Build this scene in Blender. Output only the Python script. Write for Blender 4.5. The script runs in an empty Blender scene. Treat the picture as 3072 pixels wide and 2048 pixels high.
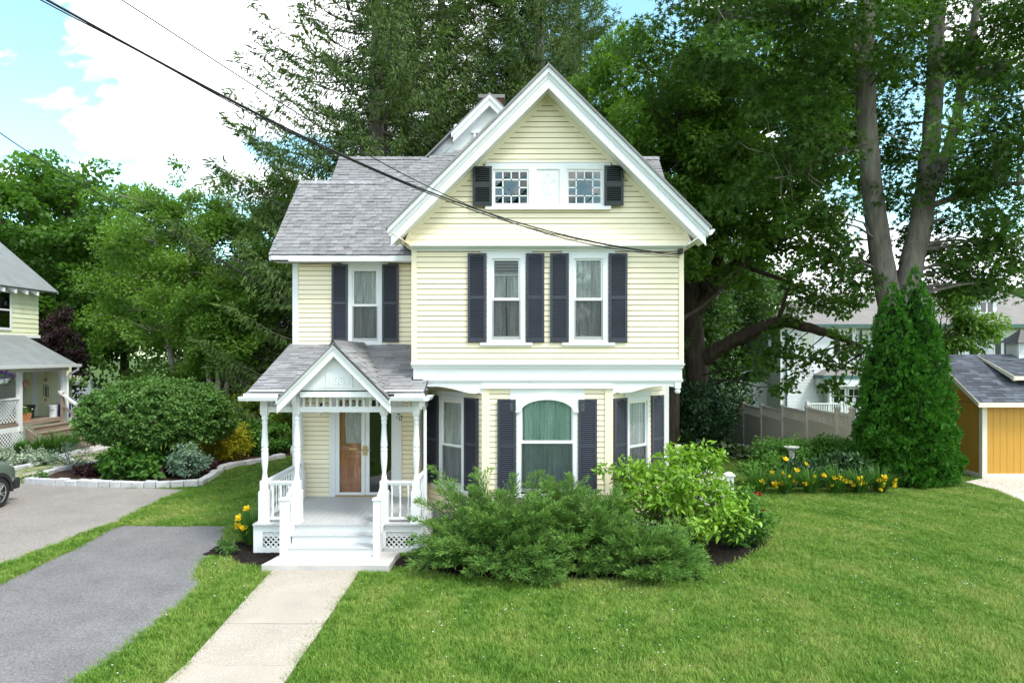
import bpy, bmesh, math, random
import numpy as np
from mathutils import Vector, Matrix
R = math.radians
random.seed(7)
rng = np.random.default_rng(11)
scene = bpy.context.scene
COL = scene.collection
# ---------------------------------------------------------------- camera
F, CX, HY, H = 2000.0, 1536.0, 1060.0, 3.65      # photo pixels (3072 wide), metres
cam = bpy.data.cameras.new('camera'); camo = bpy.data.objects.new('camera', cam); COL.objects.link(camo)
cam.sensor_width = 36.0; cam.lens = F/3072*36; cam.shift_y = (HY-1024)/3072
cam.clip_start = .1; cam.clip_end = 2000
camo.location = (0, 0, H); camo.rotation_euler = (R(90), 0, 0)
scene.camera = camo
# ---------------------------------------------------------------- light
SUN_EL, SUN_AZ = 56.0, 128.0       # azimuth clockwise from +Y : sun to the right and a little behind the camera
world = bpy.data.worlds.new('World'); scene.world = world; world.use_nodes = True
nt = world.node_tree; nt.nodes.clear()
def wn(t, **k):
    n = nt.nodes.new(t)
    for a, b in k.items(): setattr(n, a, b)
    return n
out = wn('ShaderNodeOutputWorld'); bg = wn('ShaderNodeBackground'); bg.inputs[1].default_value = .12
sky = wn('ShaderNodeTexSky', sky_type='NISHITA', sun_disc=False)
sky.sun_elevation = R(SUN_EL); sky.sun_rotation = R(SUN_AZ); sky.air_density = 1.0; sky.dust_density = .6; sky.ozone_density = 1.2
tc = wn('ShaderNodeTexCoord')
noi = wn('ShaderNodeTexNoise'); noi.inputs['Scale'].default_value = 3.1; noi.inputs['Detail'].default_value = 9; noi.inputs['Roughness'].default_value = .55; noi.inputs['Distortion'].default_value = .25
mp = wn('ShaderNodeMapping'); mp.inputs['Location'].default_value = (3.37, 1.2, 7.75); mp.inputs['Scale'].default_value = (1, 1, 1.7)
nt.links.new(tc.outputs['Generated'], mp.inputs[0]); nt.links.new(mp.outputs[0], noi.inputs[0])
ramp = wn('ShaderNodeMapRange'); ramp.inputs[1].default_value = .472; ramp.inputs[2].default_value = .528
nt.links.new(noi.outputs['Fac'], ramp.inputs[0])
noi2 = wn('ShaderNodeTexNoise'); noi2.inputs['Scale'].default_value = 6; noi2.inputs['Detail'].default_value = 4
nt.links.new(mp.outputs[0], noi2.inputs[0])
cl = wn('ShaderNodeMix', data_type='RGBA'); cl.inputs[6].default_value = (9.3, 9.7, 10.3, 1); cl.inputs[7].default_value = (11.6, 11.6, 11.6, 1)
nt.links.new(noi2.outputs['Fac'], cl.inputs[0])
tint = wn('ShaderNodeMix', data_type='RGBA', blend_type='MULTIPLY'); tint.inputs[0].default_value = 1; tint.inputs[7].default_value = (1.55, 1.9, 1.55, 1)
nt.links.new(sky.outputs[0], tint.inputs[6])
mx = wn('ShaderNodeMix', data_type='RGBA')
nt.links.new(ramp.outputs[0], mx.inputs[0]); nt.links.new(tint.outputs[2], mx.inputs[6]); nt.links.new(cl.outputs[2], mx.inputs[7])
nt.links.new(mx.outputs[2], bg.inputs[0]); nt.links.new(bg.outputs[0], out.inputs[0])
sun = bpy.data.lights.new('sun', 'SUN'); suno = bpy.data.objects.new('sun', sun); COL.objects.link(suno)
sun.energy = 1.8; sun.angle = R(14); sun.color = (1, .95, .87)
az, el = R(SUN_AZ), R(SUN_EL)
sd = Vector((math.sin(az)*math.cos(el), math.cos(az)*math.cos(el), math.sin(el)))
suno.rotation_euler = sd.to_track_quat('Z', 'Y').to_euler(); suno.location = sd*60
vs = scene.view_settings
vs.view_transform = 'Standard'; vs.look = 'None'; vs.exposure = 1.08; vs.gamma = 1; vs.use_curve_mapping = False
scene.cycles.use_denoising = True
scene.cycles.max_bounces = 8; scene.cycles.transparent_max_bounces = 24; scene.cycles.transmission_bounces = 6
scene.cycles.sample_clamp_indirect = 4
# ---------------------------------------------------------------- pixel -> place
K = 3072/2352.0
def W(px, py, Y): return Vector(((px-CX)*Y/F, Y, H-(py-HY)*Y/F))
def D(dx, dy, Y): return W(dx*K, dy*K, Y)
def G(px, py, z=0.0):
    Y = (H-z)*F/(py-HY); return ((px-CX)*Y/F, Y)
def GD(dx, dy, z=0.0): return G(dx*K, dy*K, z)
def zm(ox, oy, s): return lambda x, y: (ox+x/s, oy+y/s)
# ---------------------------------------------------------------- objects
WL = {}
def link(name, me, mat=None, parent=None, loc=(0, 0, 0), rz=0.0):
    """loc in world metres when the parent is unrotated (or in the parent's own frame if the parent is 'local')"""
    o = bpy.data.objects.new(name, me); COL.objects.link(o)
    loc = Vector(loc); base = Vector((0, 0, 0))
    if parent is not None:
        o.parent = parent; base = WL.get(parent.name, Vector((0, 0, 0)))
    o.location = loc-base; o.rotation_euler = (0, 0, rz)
    WL[o.name] = loc if not rz else Vector((0, 0, 0))
    if rz: WL[o.name] = Vector((0, 0, 0))
    if mat is not None and me is not None and not me.materials: me.materials.append(mat)
    return o
def tag(o, label=None, cat=None, group=None, kind=None):
    if label: o['label'] = label
    if cat: o['category'] = cat
    if group: o['group'] = group
    if kind: o['kind'] = kind
    return o
def thing(name, label, cat, loc=(0, 0, 0), group=None, local=False):
    o = bpy.data.objects.new(name, None); COL.objects.link(o); o.empty_display_size = .2
    o.location = loc; WL[o.name] = Vector((0, 0, 0)) if local else Vector(loc)
    return tag(o, label, cat, group)
def copy_tree(o, parent=None):
    c = o.copy(); COL.objects.link(c); c.parent = parent
    for ch in [x for x in bpy.data.objects if x.parent == o]: copy_tree(ch, c)
    return c
class MB:
    def __init__(s): s.v = []; s.f = []
    def add(s, vs, fs):
        n = len(s.v); s.v += [tuple(v) for v in vs]; s.f += [tuple(i+n for i in f) for f in fs]; return s
    def box(s, x0, x1, y0, y1, z0, z1):
        if x0 > x1: x0, x1 = x1, x0
        if y0 > y1: y0, y1 = y1, y0
        if z0 > z1: z0, z1 = z1, z0
        return s.add([(x0,y0,z0),(x1,y0,z0),(x1,y1,z0),(x0,y1,z0),(x0,y0,z1),(x1,y0,z1),(x1,y1,z1),(x0,y1,z1)],
                     [(0,3,2,1),(4,5,6,7),(0,1,5,4),(1,2,6,5),(2,3,7,6),(3,0,4,7)])
    def hexa(s, a):   # 8 points, bottom 4 then top 4
        return s.add(a, [(0,3,2,1),(4,5,6,7),(0,1,5,4),(1,2,6,5),(2,3,7,6),(3,0,4,7)])
    def prism_y(s, poly, y0, y1):   # poly of (x,z), extruded along y
        n = len(poly)
        vs = [(x, y0, z) for x, z in poly]+[(x, y1, z) for x, z in poly]
        return s.add(vs, [tuple(range(n)), tuple(range(2*n-1, n-1, -1))]+[(i, i+n, (i+1) % n+n, (i+1) % n) for i in range(n)])
    def prism_x(s, poly, x0, x1):   # poly of (y,z)
        n = len(poly)
        vs = [(x0, y, z) for y, z in poly]+[(x1, y, z) for y, z in poly]
        return s.add(vs, [tuple(range(n)), tuple(range(2*n-1, n-1, -1))]+[(i, i+n, (i+1) % n+n, (i+1) % n) for i in range(n)])
    def prism_z(s, poly, z0, z1):
        n = len(poly)
        vs = [(x, y, z0) for x, y in poly]+[(x, y, z1) for x, y in poly]
        return s.add(vs, [tuple(range(n-1, -1, -1)), tuple(range(n, 2*n))]+[(i, (i+1) % n, (i+1) % n+n, i+n) for i in range(n)])
    def tube(s, pts, rad, sides=8, cap=True):
        pts = [Vector(p) for p in pts]; n = len(pts)
        if not hasattr(rad, '__len__'): rad = [rad]*n
        base = len(s.v); up = Vector((0, 0, 1)); prevu = None
        for i, p in enumerate(pts):
            t = (pts[min(i+1, n-1)]-pts[max(i-1, 0)]); t = t.normalized() if t.length > 1e-9 else up
            u = prevu-t*prevu.dot(t) if prevu is not None else t.cross(Vector((.31, .95, .05)) if abs(t.z) > .7 else up)
            if u.length < 1e-6: u = t.orthogonal()
            u.normalize(); w = t.cross(u); prevu = u
            for k in range(sides):
                a = 2*math.pi*k/sides; s.v.append(tuple(p+(u*math.cos(a)+w*math.sin(a))*rad[i]))
        for i in range(n-1):
            for k in range(sides):
                k2 = (k+1) % sides; a = base+i*sides
                s.f.append((a+k, a+k2, a+sides+k2, a+sides+k))
        if cap:
            s.f.append(tuple(base+k for k in range(sides-1, -1, -1))); s.f.append(tuple(base+(n-1)*sides+k for k in range(sides)))
        return s
    def lathe(s, prof, cx=0, cy=0, sides=14):   # prof: (r,z) bottom to top
        base = len(s.v); n = len(prof)
        for r, z in prof:
            for k in range(sides):
                a = 2*math.pi*k/sides; s.v.append((cx+r*math.cos(a), cy+r*math.sin(a), z))
        for i in range(n-1):
            for k in range(sides):
                k2 = (k+1) % sides; a = base+i*sides
                s.f.append((a+k, a+k2, a+sides+k2, a+sides+k))
        s.f.append(tuple(base+k for k in range(sides-1, -1, -1))); s.f.append(tuple(base+(n-1)*sides+k for k in range(sides)))
        return s
    def mesh(s, name, mat=None, smooth=False):
        me = bpy.data.meshes.new(name); me.from_pydata(s.v, [], s.f)
        bm = bmesh.new(); bm.from_mesh(me); bmesh.ops.recalc_face_normals(bm, faces=bm.faces); bm.to_mesh(me); bm.free(); me.update()
        if mat: me.materials.append(mat)
        if smooth:
            me.polygons.foreach_set('use_smooth', [True]*len(me.polygons))
            try: me.set_sharp_from_angle(angle=R(40))
            except Exception: pass
        return me
    def build(s, name, mat, parent=None, smooth=False, rz=0.0, local=False, bevel=0):
        """vertices in world metres (or parent's frame); origin moved to the base centre"""
        a = np.array(s.v); c = (a.min(0)+a.max(0))/2; c[2] = a[:, 2].min()
        s.v = [tuple(p) for p in a-c]
        o = link(name, s.mesh(name, mat, smooth), None, parent, c)
        if bevel:
            m = o.modifiers.new('bevel', 'BEVEL'); m.width = bevel; m.segments = 2; m.limit_method = 'ANGLE'
        return o
def np_mesh(name, V, Fq, mat=None, attrs=None, smooth=False):
    """V (n,3), Fq (m,k) constant size faces"""
    me = bpy.data.meshes.new(name); V = np.ascontiguousarray(V, np.float32); Fq = np.ascontiguousarray(Fq, np.int32)
    m, k = Fq.shape
    me.vertices.add(len(V)); me.vertices.foreach_set('co', V.ravel())
    me.loops.add(m*k); me.loops.foreach_set('vertex_index', Fq.ravel())
    me.polygons.add(m); me.polygons.foreach_set('loop_start', np.arange(0, m*k, k, dtype=np.int32))
    try: me.polygons.foreach_set('loop_total', np.full(m, k, np.int32))
    except Exception: pass
    if smooth: me.polygons.foreach_set('use_smooth', np.ones(m, bool))
    for nme, arr in (attrs or {}).items():
        a = me.attributes.new(nme, 'FLOAT', 'POINT'); a.data.foreach_set('value', np.ascontiguousarray(arr, np.float32))
    me.update(calc_edges=True); me.validate()
    if mat: me.materials.append(mat)
    return me
# ---------------------------------------------------------------- materials
def mat_new(name):
    m = bpy.data.materials.new(name); m.use_nodes = True
    t = m.node_tree; b = t.nodes['Principled BSDF']; return m, t, b
def paint(name, col, rough=.5, var=.08, scale=6.0, bump=.0, bscale=60.0, objvar=.0, dirt=None, dirtamt=0.0, spec=.5, metal=0.0, stretch=(1, 1, 1), fine=0.0, finescale=200.0, island=0.0):
    """base colour broken up by noise, optional per-object variation, grime patches, fine speckle and bump"""
    m, t, b = mat_new(name); N = t.nodes; L = t.links
    tcn = N.new('ShaderNodeTexCoord'); mpn = N.new('ShaderNodeMapping'); mpn.inputs['Scale'].default_value = stretch
    geo = N.new('ShaderNodeNewGeometry'); L.new(geo.outputs['Position'], mpn.inputs[0])
    n1 = N.new('ShaderNodeTexNoise'); n1.inputs['Scale'].default_value = scale; n1.inputs['Detail'].default_value = 6; n1.inputs['Roughness'].default_value = .6
    L.new(mpn.outputs[0], n1.inputs[0])
    r1 = N.new('ShaderNodeMapRange'); r1.inputs[1].default_value = .3; r1.inputs[2].default_value = .7; r1.inputs[3].default_value = 1-var; r1.inputs[4].default_value = 1+var
    L.new(n1.outputs['Fac'], r1.inputs[0]); fac = r1.outputs[0]
    if fine:
        n3 = N.new('ShaderNodeTexNoise'); n3.inputs['Scale'].default_value = finescale; n3.inputs['Detail'].default_value = 3; L.new(geo.outputs['Position'], n3.inputs[0])
        r3 = N.new('ShaderNodeMapRange'); r3.inputs[1].default_value = .3; r3.inputs[2].default_value = .7; r3.inputs[3].default_value = 1-fine; r3.inputs[4].default_value = 1+fine
        L.new(n3.outputs['Fac'], r3.inputs[0]); mm = N.new('ShaderNodeMath'); mm.operation = 'MULTIPLY'; L.new(fac, mm.inputs[0]); L.new(r3.outputs[0], mm.inputs[1]); fac = mm.outputs[0]
    if objvar:
        oi = N.new('ShaderNodeObjectInfo'); r2 = N.new('ShaderNodeMapRange'); r2.inputs[3].default_value = 1-objvar; r2.inputs[4].default_value = 1+objvar
        L.new(oi.outputs['Random'], r2.inputs[0]); mm = N.new('ShaderNodeMath'); mm.operation = 'MULTIPLY'; L.new(fac, mm.inputs[0]); L.new(r2.outputs[0], mm.inputs[1]); fac = mm.outputs[0]
    if island:
        r4 = N.new('ShaderNodeMapRange'); r4.inputs[3].default_value = 1-island; r4.inputs[4].default_value = 1+island
        L.new(geo.outputs['Random Per Island'], r4.inputs[0]); mm = N.new('ShaderNodeMath'); mm.operation = 'MULTIPLY'; L.new(fac, mm.inputs[0]); L.new(r4.outputs[0], mm.inputs[1]); fac = mm.outputs[0]
    sc = N.new('ShaderNodeVectorMath'); sc.operation = 'SCALE'; sc.inputs[0].default_value = col; L.new(fac, sc.inputs['Scale'])
    cout = sc.outputs[0]
    if dirt:
        nd = N.new('ShaderNodeTexNoise'); nd.inputs['Scale'].default_value = 2.3; nd.inputs['Detail'].default_value = 8; nd.inputs['Roughness'].default_value = .7; L.new(geo.outputs['Position'], nd.inputs[0])
        rd = N.new('ShaderNodeMapRange'); rd.inputs[1].default_value = .5; rd.inputs[2].default_value = .8; rd.inputs[4].default_value = dirtamt; L.new(nd.outputs['Fac'], rd.inputs[0])
        mxn = N.new('ShaderNodeMix'); mxn.data_type = 'RGBA'; L.new(rd.outputs[0], mxn.inputs[0]); L.new(cout, mxn.inputs[6]); mxn.inputs[7].default_value = (*dirt, 1); cout = mxn.outputs[2]
    L.new(cout, b.inputs['Base Color']); b.inputs['Roughness'].default_value = rough; b.inputs['Metallic'].default_value = metal
    b.inputs['Specular IOR Level'].default_value = spec
    if bump:
        n2 = N.new('ShaderNodeTexNoise'); n2.inputs['Scale'].default_value = bscale; n2.inputs['Detail'].default_value = 5; L.new(mpn.outputs[0], n2.inputs[0])
        bp = N.new('ShaderNodeBump'); bp.inputs['Strength'].default_value = 1; bp.inputs['Distance'].default_value = bump; L.new(n2.outputs['Fac'], bp.inputs['Height']); L.new(bp.outputs[0], b.inputs['Normal'])
    return m
def leafmat(name, c1, c2, trans=.35, rough=.55, spec=.3, big=.0):
    """c1..c2 by the per-leaf random attribute; translucent leaves"""
    m, t, b = mat_new(name); N = t.nodes; L = t.links
    at = N.new('ShaderNodeAttribute'); at.attribute_name = 'rnd'
    mxn = N.new('ShaderNodeMix'); mxn.data_type = 'RGBA'; mxn.inputs[6].default_value = (*c1, 1); mxn.inputs[7].default_value = (*c2, 1)
    L.new(at.outputs['Fac'], mxn.inputs[0]); L.new(mxn.outputs[2], b.inputs['Base Color'])
    b.inputs['Roughness'].default_value = rough; b.inputs['Specular IOR Level'].default_value = spec
    tr = N.new('ShaderNodeBsdfTranslucent'); g = N.new('ShaderNodeMix'); g.data_type = 'RGBA'; g.blend_type = 'MULTIPLY'; g.inputs[0].default_value = 1; g.inputs[7].default_value = (1.25, 1.35, .6, 1)
    L.new(mxn.outputs[2], g.inputs[6]); L.new(g.outputs[2], tr.inputs[0])
    ms = N.new('ShaderNodeMixShader'); ms.inputs[0].default_value = trans
    L.new(b.outputs[0], ms.inputs[1]); L.new(tr.outputs[0], ms.inputs[2]); L.new(ms.outputs[0], N['Material Output'].inputs[0])
    return m
def bark(name, col, scale=7.0, depth=.03, var=.45, moss=None):
    m = paint(name, col, .9, var, scale, depth, scale*2.2, spec=.15, stretch=(1, 1, .22), dirt=moss, dirtamt=.6 if moss else 0)
    return m
M = {}
M['siding'] = paint('cream_siding', (.895, .785, .575), .45, .025, 1.5, objvar=.018, dirt=(.55, .47, .28), dirtamt=.05)
M['core_shade'] = paint('wall_core_shade', (.20, .155, .095), .9, .1, 6)  # darkened wall core; its colour stands in for shadow lines between clapboards
M['white'] = paint('white_paint', (.75, .76, .775), .42, .02, 2.5, dirt=(.5, .5, .48), dirtamt=.06)
M['white_old'] = paint('old_white_paint', (.76, .755, .75), .5, .05, 5, .001, 50, dirt=(.4, .38, .35), dirtamt=.2)
M['shutter'] = paint('slate_blue_shutter', (.038, .042, .062), .4, .12, 3, objvar=.12)
M['shutter_dark'] = paint('black_green_shutter', (.012, .017, .018), .33, .15, 4, objvar=.1)
M['shingle'] = paint('grey_asphalt_shingle', (.235, .229, .238), .9, .12, 3.0, .003, 150, objvar=.17, island=.17, spec=.2, fine=.25, finescale=160, dirt=(.10, .09, .085), dirtamt=.35)
M['roofslab'] = paint('roof_underlay', (.07, .065, .07), .95, .15, 4, spec=.1)
M['deck'] = paint('grey_deck_paint', (.46, .46, .47), .45, .05, 3, .0008, 30, stretch=(8, 1, 1))
M['dark'] = paint('shade_backing', (.012, .012, .013), .8, .1, 2, spec=.1)  # near-black, paints the darkness of unlit space behind openings
M['oak'] = paint('varnished_oak', (.50, .19, .052), .3, .28, 9, .0006, 40, stretch=(1, 1, .12), fine=.12, finescale=90)
M['brass'] = paint('brass', (.55, .40, .16), .3, .08, 10, metal=1.0)
M['iron'] = paint('black_iron', (.012, .012, .014), .45, .15, 20)
M['cable'] = paint('black_cable', (.008, .008, .010), .5, .15, 20)
M['alu'] = paint('grey_aluminium', (.46, .46, .46), .4, .05, 8, metal=.35)
M['brick'] = paint('red_brick', (.27, .095, .065), .9, .25, 9, .003, 90, objvar=.3, spec=.15)
M['mortar'] = paint('mortar', (.36, .34, .32), .95, .12, 12, .002, 80)
M['granite'] = paint('grey_granite', (.47, .47, .485), .75, .10, 6, .006, 25, objvar=.12, fine=.3, finescale=70, dirt=(.25, .22, .18), dirtamt=.25)
M['slab'] = paint('pale_stone_slab', (.48, .455, .44), .75, .10, 2.2, .004, 40, fine=.12, finescale=120, dirt=(.33, .29, .26), dirtamt=.35)
M['walk'] = paint('exposed_aggregate_concrete', (.385, .335, .285), .85, .09, 1.5, .003, 160, objvar=.03, fine=.28, finescale=65, dirt=(.36, .29, .22), dirtamt=.35)
M['asph_dark'] = paint('grey_asphalt', (.165, .158, .162), .85, .16, 1.1, .004, 120, fine=.42, finescale=40, dirt=(.095, .09, .09), dirtamt=.5, spec=.3)
M['asph_light'] = paint('worn_beige_asphalt', (.245, .222, .208), .88, .13, .7, .003, 120, fine=.35, finescale=48, dirt=(.30, .265, .235), dirtamt=.7, spec=.25)
M['mulch'] = paint('dark_mulch', (.020, .015, .013), .95, .5, 20, .02, 35, spec=.1, fine=.5, finescale=60)
M['soil'] = paint('brown_mulch', (.055, .034, .024), .95, .4, 15, .02, 30, spec=.1, fine=.5, finescale=60)
M['gravel'] = paint('pale_gravel', (.53, .47, .41), .9, .2, 8, .01, 40, fine=.4, finescale=45)
M['lawn'] = paint('lawn_soil', (.052, .088, .016), .95, .25, 1.2, .01, 60, spec=.1, fine=.5, finescale=40)
M['shedyellow'] = paint('mustard_board', (.47, .245, .025), .55, .05, 3, .001, 60, stretch=(4, 4, .4))
M['shedtrim'] = paint('cream_trim', (.70, .64, .53), .5, .04, 3)
M['shedshingle'] = paint('blue_grey_shingle', (.085, .095, .118), .9, .15, 3, .003, 150, objvar=.4, island=.2, spec=.2, fine=.25, finescale=160)
M['vinyl'] = paint('taupe_vinyl', (.52, .475, .42), .4, .03, 2)
M['leftsiding'] = paint('pale_green_siding', (.70, .72, .50), .5, .03, 2, objvar=.03)
M['leftroof'] = paint('grey_green_shingle', (.20, .215, .22), .9, .12, 2, .004, 60, fine=.2, finescale=60, spec=.2)
M['oldwood'] = paint('weathered_wood', (.27, .21, .165), .9, .25, 6, .003, 60, stretch=(1, .15, 1), spec=.15)
M['houserow'] = paint('white_clapboard', (.74, .745, .78), .5, .03, 2, objvar=.03, dirt=(.5, .5, .52), dirtamt=.1)
M['greyroof'] = paint('brown_grey_shingle', (.20, .185, .175), .9, .12, 1.5, .006, 40, fine=.2, finescale=30)
M['copper'] = paint('green_copper', (.05, .12, .11), .6, .2, 6)
M['redclap'] = paint('barn_red_clapboard', (.10, .016, .014), .7, .2, 4)
M['terracotta'] = paint('terracotta', (.50, .22, .10), .8, .1, 8)
M['plasticblack'] = paint('black_plastic', (.015, .015, .016), .45, .1, 8)
M['plasticwhite'] = paint('white_plastic', (.72, .73, .76), .4, .03, 8)
M['plasticblue'] = paint('blue_plastic', (.02, .05, .25), .4, .05, 8)
M['teal'] = paint('dark_teal_door', (.012, .045, .06), .35, .05, 4)
M['stonewhite'] = paint('weathered_cast_stone', (.50, .52, .49), .9, .12, 12, .004, 50, dirt=(.22, .25, .2), dirtamt=.5)
M['rubber'] = paint('tyre_rubber', (.015, .015, .016), .85, .15, 30)
M['rim'] = paint('alloy_rim', (.55, .55, .56), .25, .05, 10, metal=.9)
M['cladding'] = paint('black_car_plastic', (.022, .022, .024), .6, .1, 20)
m, t, b = mat_new('sage_car_paint'); b.inputs['Base Color'].default_value = (.20, .25, .215, 1); b.inputs['Metallic'].default_value = .45; b.inputs['Roughness'].default_value = .32; b.inputs['Coat Weight'].default_value = .8; M['carpaint'] = m
def glassmat(name, tint=(1, 1, 1), refl=1.0, base=.06, rough=.0):
    m, t, b = mat_new(name); N = t.nodes; L = t.links; N.remove(b)
    fr = N.new('ShaderNodeFresnel'); fr.inputs[0].default_value = 1.5
    mr = N.new('ShaderNodeMapRange'); mr.inputs[3].default_value = base; mr.inputs[4].default_value = refl; L.new(fr.outputs[0], mr.inputs[0])
    tr = N.new('ShaderNodeBsdfTransparent'); tr.inputs[0].default_value = (*tint, 1); gl = N.new('ShaderNodeBsdfGlossy'); gl.inputs['Roughness'].default_value = rough
    geo = N.new('ShaderNodeNewGeometry'); nz = N.new('ShaderNodeTexNoise'); nz.inputs['Scale'].default_value = 2.2; L.new(geo.outputs['Position'], nz.inputs[0])
    bp = N.new('ShaderNodeBump'); bp.inputs['Distance'].default_value = .006; L.new(nz.outputs['Fac'], bp.inputs['Height']); L.new(bp.outputs[0], gl.inputs['Normal'])
    ms = N.new('ShaderNodeMixShader'); L.new(mr.outputs[0], ms.inputs[0]); L.new(tr.outputs[0], ms.inputs[1]); L.new(gl.outputs[0], ms.inputs[2]); L.new(ms.outputs[0], N['Material Output'].inputs[0])
    return m
M['glass'] = glassmat('window_glass', (.95, .97, .97), .95, .07)
M['darkglass'] = glassmat('dark_glass', (.25, .26, .28), .9, .08)
def stained(name, col, base):
    return glassmat(name, col, .95, base)
M['sg'] = [stained('stained_glass_%s' % n, c, bb*.5) for n, c, bb in (('blue', (.10, .13, .30), .22), ('rose', (.35, .10, .12), .2), ('violet', (.25, .18, .30), .25), ('ruby', (.20, .02, .02), .10), ('green', (.03, .10, .07), .10), ('clear', (.6, .65, .7), .22))]
def lace(name, col, dens=.72, scale=1.0):
    """sheer curtain: gathers vary in density, with a fine lace figure"""
    m, t, b = mat_new(name); N = t.nodes; L = t.links
    tcn = N.new('ShaderNodeTexCoord'); mpn = N.new('ShaderNodeMapping'); mpn.inputs['Scale'].default_value = (scale, .2, scale*.06); L.new(tcn.outputs['Object'], mpn.inputs[0])
    g = N.new('ShaderNodeTexNoise'); g.inputs['Scale'].default_value = 22; g.inputs['Detail'].default_value = 3; L.new(mpn.outputs[0], g.inputs[0])
    n = N.new('ShaderNodeTexVoronoi'); n.inputs['Scale'].default_value = 42; n.feature = 'SMOOTH_F1'; L.new(tcn.outputs['Object'], n.inputs[0])
    mr = N.new('ShaderNodeMapRange'); mr.inputs[1].default_value = .32; mr.inputs[2].default_value = .62; mr.inputs[3].default_value = dens*.66; mr.inputs[4].default_value = dens; L.new(g.outputs['Fac'], mr.inputs[0])
    m2 = N.new('ShaderNodeMapRange'); m2.inputs[1].default_value = .1; m2.inputs[2].default_value = .5; m2.inputs[3].default_value = 1.0; m2.inputs[4].default_value = .78; L.new(n.outputs['Distance'], m2.inputs[0])
    mu = N.new('ShaderNodeMath'); mu.operation = 'MULTIPLY'; L.new(mr.outputs[0], mu.inputs[0]); L.new(m2.outputs[0], mu.inputs[1])
    b.inputs['Base Color'].default_value = (*col, 1); b.inputs['Roughness'].default_value = .9; b.inputs['Specular IOR Level'].default_value = .1
    tr = N.new('ShaderNodeBsdfTransparent'); ms = N.new('ShaderNodeMixShader'); L.new(mu.outputs[0], ms.inputs[0]); L.new(tr.outputs[0], ms.inputs[1]); L.new(b.outputs[0], ms.inputs[2]); L.new(ms.outputs[0], N['Material Output'].inputs[0])
    return m
M['lace'] = lace('white_lace', (.86, .89, .88), 1.0)
M['lace_green'] = lace('pale_green_lace', (.58, .80, .72), .9, .8)
M['cloth_green'] = paint('sea_green_drape', (.38, .58, .51), .9, .1, 5, spec=.1)
m, t, b = mat_new('insect_screen'); N = t.nodes; tr = N.new('ShaderNodeBsdfTransparent'); tr.inputs[0].default_value = (.76, .76, .77, 1); df = N.new('ShaderNodeBsdfDiffuse'); df.inputs[0].default_value = (.13, .13, .14, 1)
ms = N.new('ShaderNodeMixShader'); ms.inputs[0].default_value = .24; t.links.new(tr.outputs[0], ms.inputs[1]); t.links.new(df.outputs[0], ms.inputs[2]); t.links.new(ms.outputs[0], N['Material Output'].inputs[0]); M['screen'] = m
# ================================================================ ground
def sstep(a, b, x):
    t = np.clip((np.asarray(x, float)-a)/(b-a), 0, 1); return t*t*(3-2*t)
def hgt(x, y):
    return -.065*np.clip(np.asarray(y, float)-20.5, 0, 10.5)*sstep(3.5, 6.5, x)
def gz(x, y): return float(hgt(x, y))
xs = np.concatenate([np.linspace(-420, -45, 9), np.linspace(-40, 45, 86), np.linspace(50, 420, 9)])
ys = np.concatenate([np.linspace(-60, 0, 5), np.linspace(1, 50, 50), np.linspace(55, 500, 12)])
gx, gy = np.meshgrid(xs, ys); gzv = hgt(gx, gy)
nx, ny = len(xs), len(ys); idx = np.arange(nx*ny).reshape(ny, nx)
fq = np.stack([idx[:-1, :-1], idx[:-1, 1:], idx[1:, 1:], idx[1:, :-1]], -1).reshape(-1, 4)
tag(link('lawn_ground', np_mesh('lawn_ground', np.stack([gx, gy, gzv], -1).reshape(-1, 3), fq, M['lawn'], smooth=True)), kind='structure')
def sheet(name, pts, mat, z, kind='structure', thick=.02):
    o = MB().prism_z(pts, z-thick, z).build(name, mat); tag(o, kind=kind); return o
z2 = zm(0, 1400, 2.42); z6 = zm(0, 680, 1.668)
near_right = [(678, 1578), (668, 1610), (661, 1648), (640, 1662), (616, 1675), (597, 1700), (583, 1726), (590, 1740), (605, 1749), (550, 1805), (470, 1868), (388, 1933), (231, 2040), (100, 2140)]
near_left = [(-200, 1850), (0, 1751), (83, 1710), (223, 1648), (302, 1602), (340, 1585), (364, 1578)]
drive_near = [G(*p) for p in near_right]+[G(-700, 2140)]+[G(*p) for p in near_left]
nb_right = [(562, 1468), (540, 1476), (488, 1497), (430, 1522), (351, 1563), (231, 1607), (120, 1650), (0, 1693), (-300, 1810), (-700, 2100)]
drive_nb = [G(*p) for p in nb_right]+[G(-2600, 2100), G(-2600, 1530), G(-420, 1440)]+[G(*p) for p in [(78, 1449), (300, 1462), (470, 1466)]]
def ccw(p):
    a = sum(p[i][0]*p[(i+1) % len(p)][1]-p[(i+1) % len(p)][0]*p[i][1] for i in range(len(p)))
    return p if a > 0 else p[::-1]
def jitter(poly, amp=.05, step=.3, seed=1):
    r = random.Random(seed); o = []
    for i in range(len(poly)):
        a = Vector(poly[i]); b = Vector(poly[(i+1) % len(poly)]); n = max(1, int((b-a).length/step))
        n = min(n, 60)
        for k in range(n): q = a.lerp(b, k/n); o.append((q.x+r.uniform(-amp, amp), q.y+r.uniform(-amp, amp)))
    return o
drive_near = jitter(ccw(drive_near), .04, .35, 2); drive_nb = jitter(ccw(drive_nb), .04, .35, 3)
sheet('driveway', drive_near, M['asph_dark'], .006)
sheet('driveway', drive_nb, M['asph_light'], .008)
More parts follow.
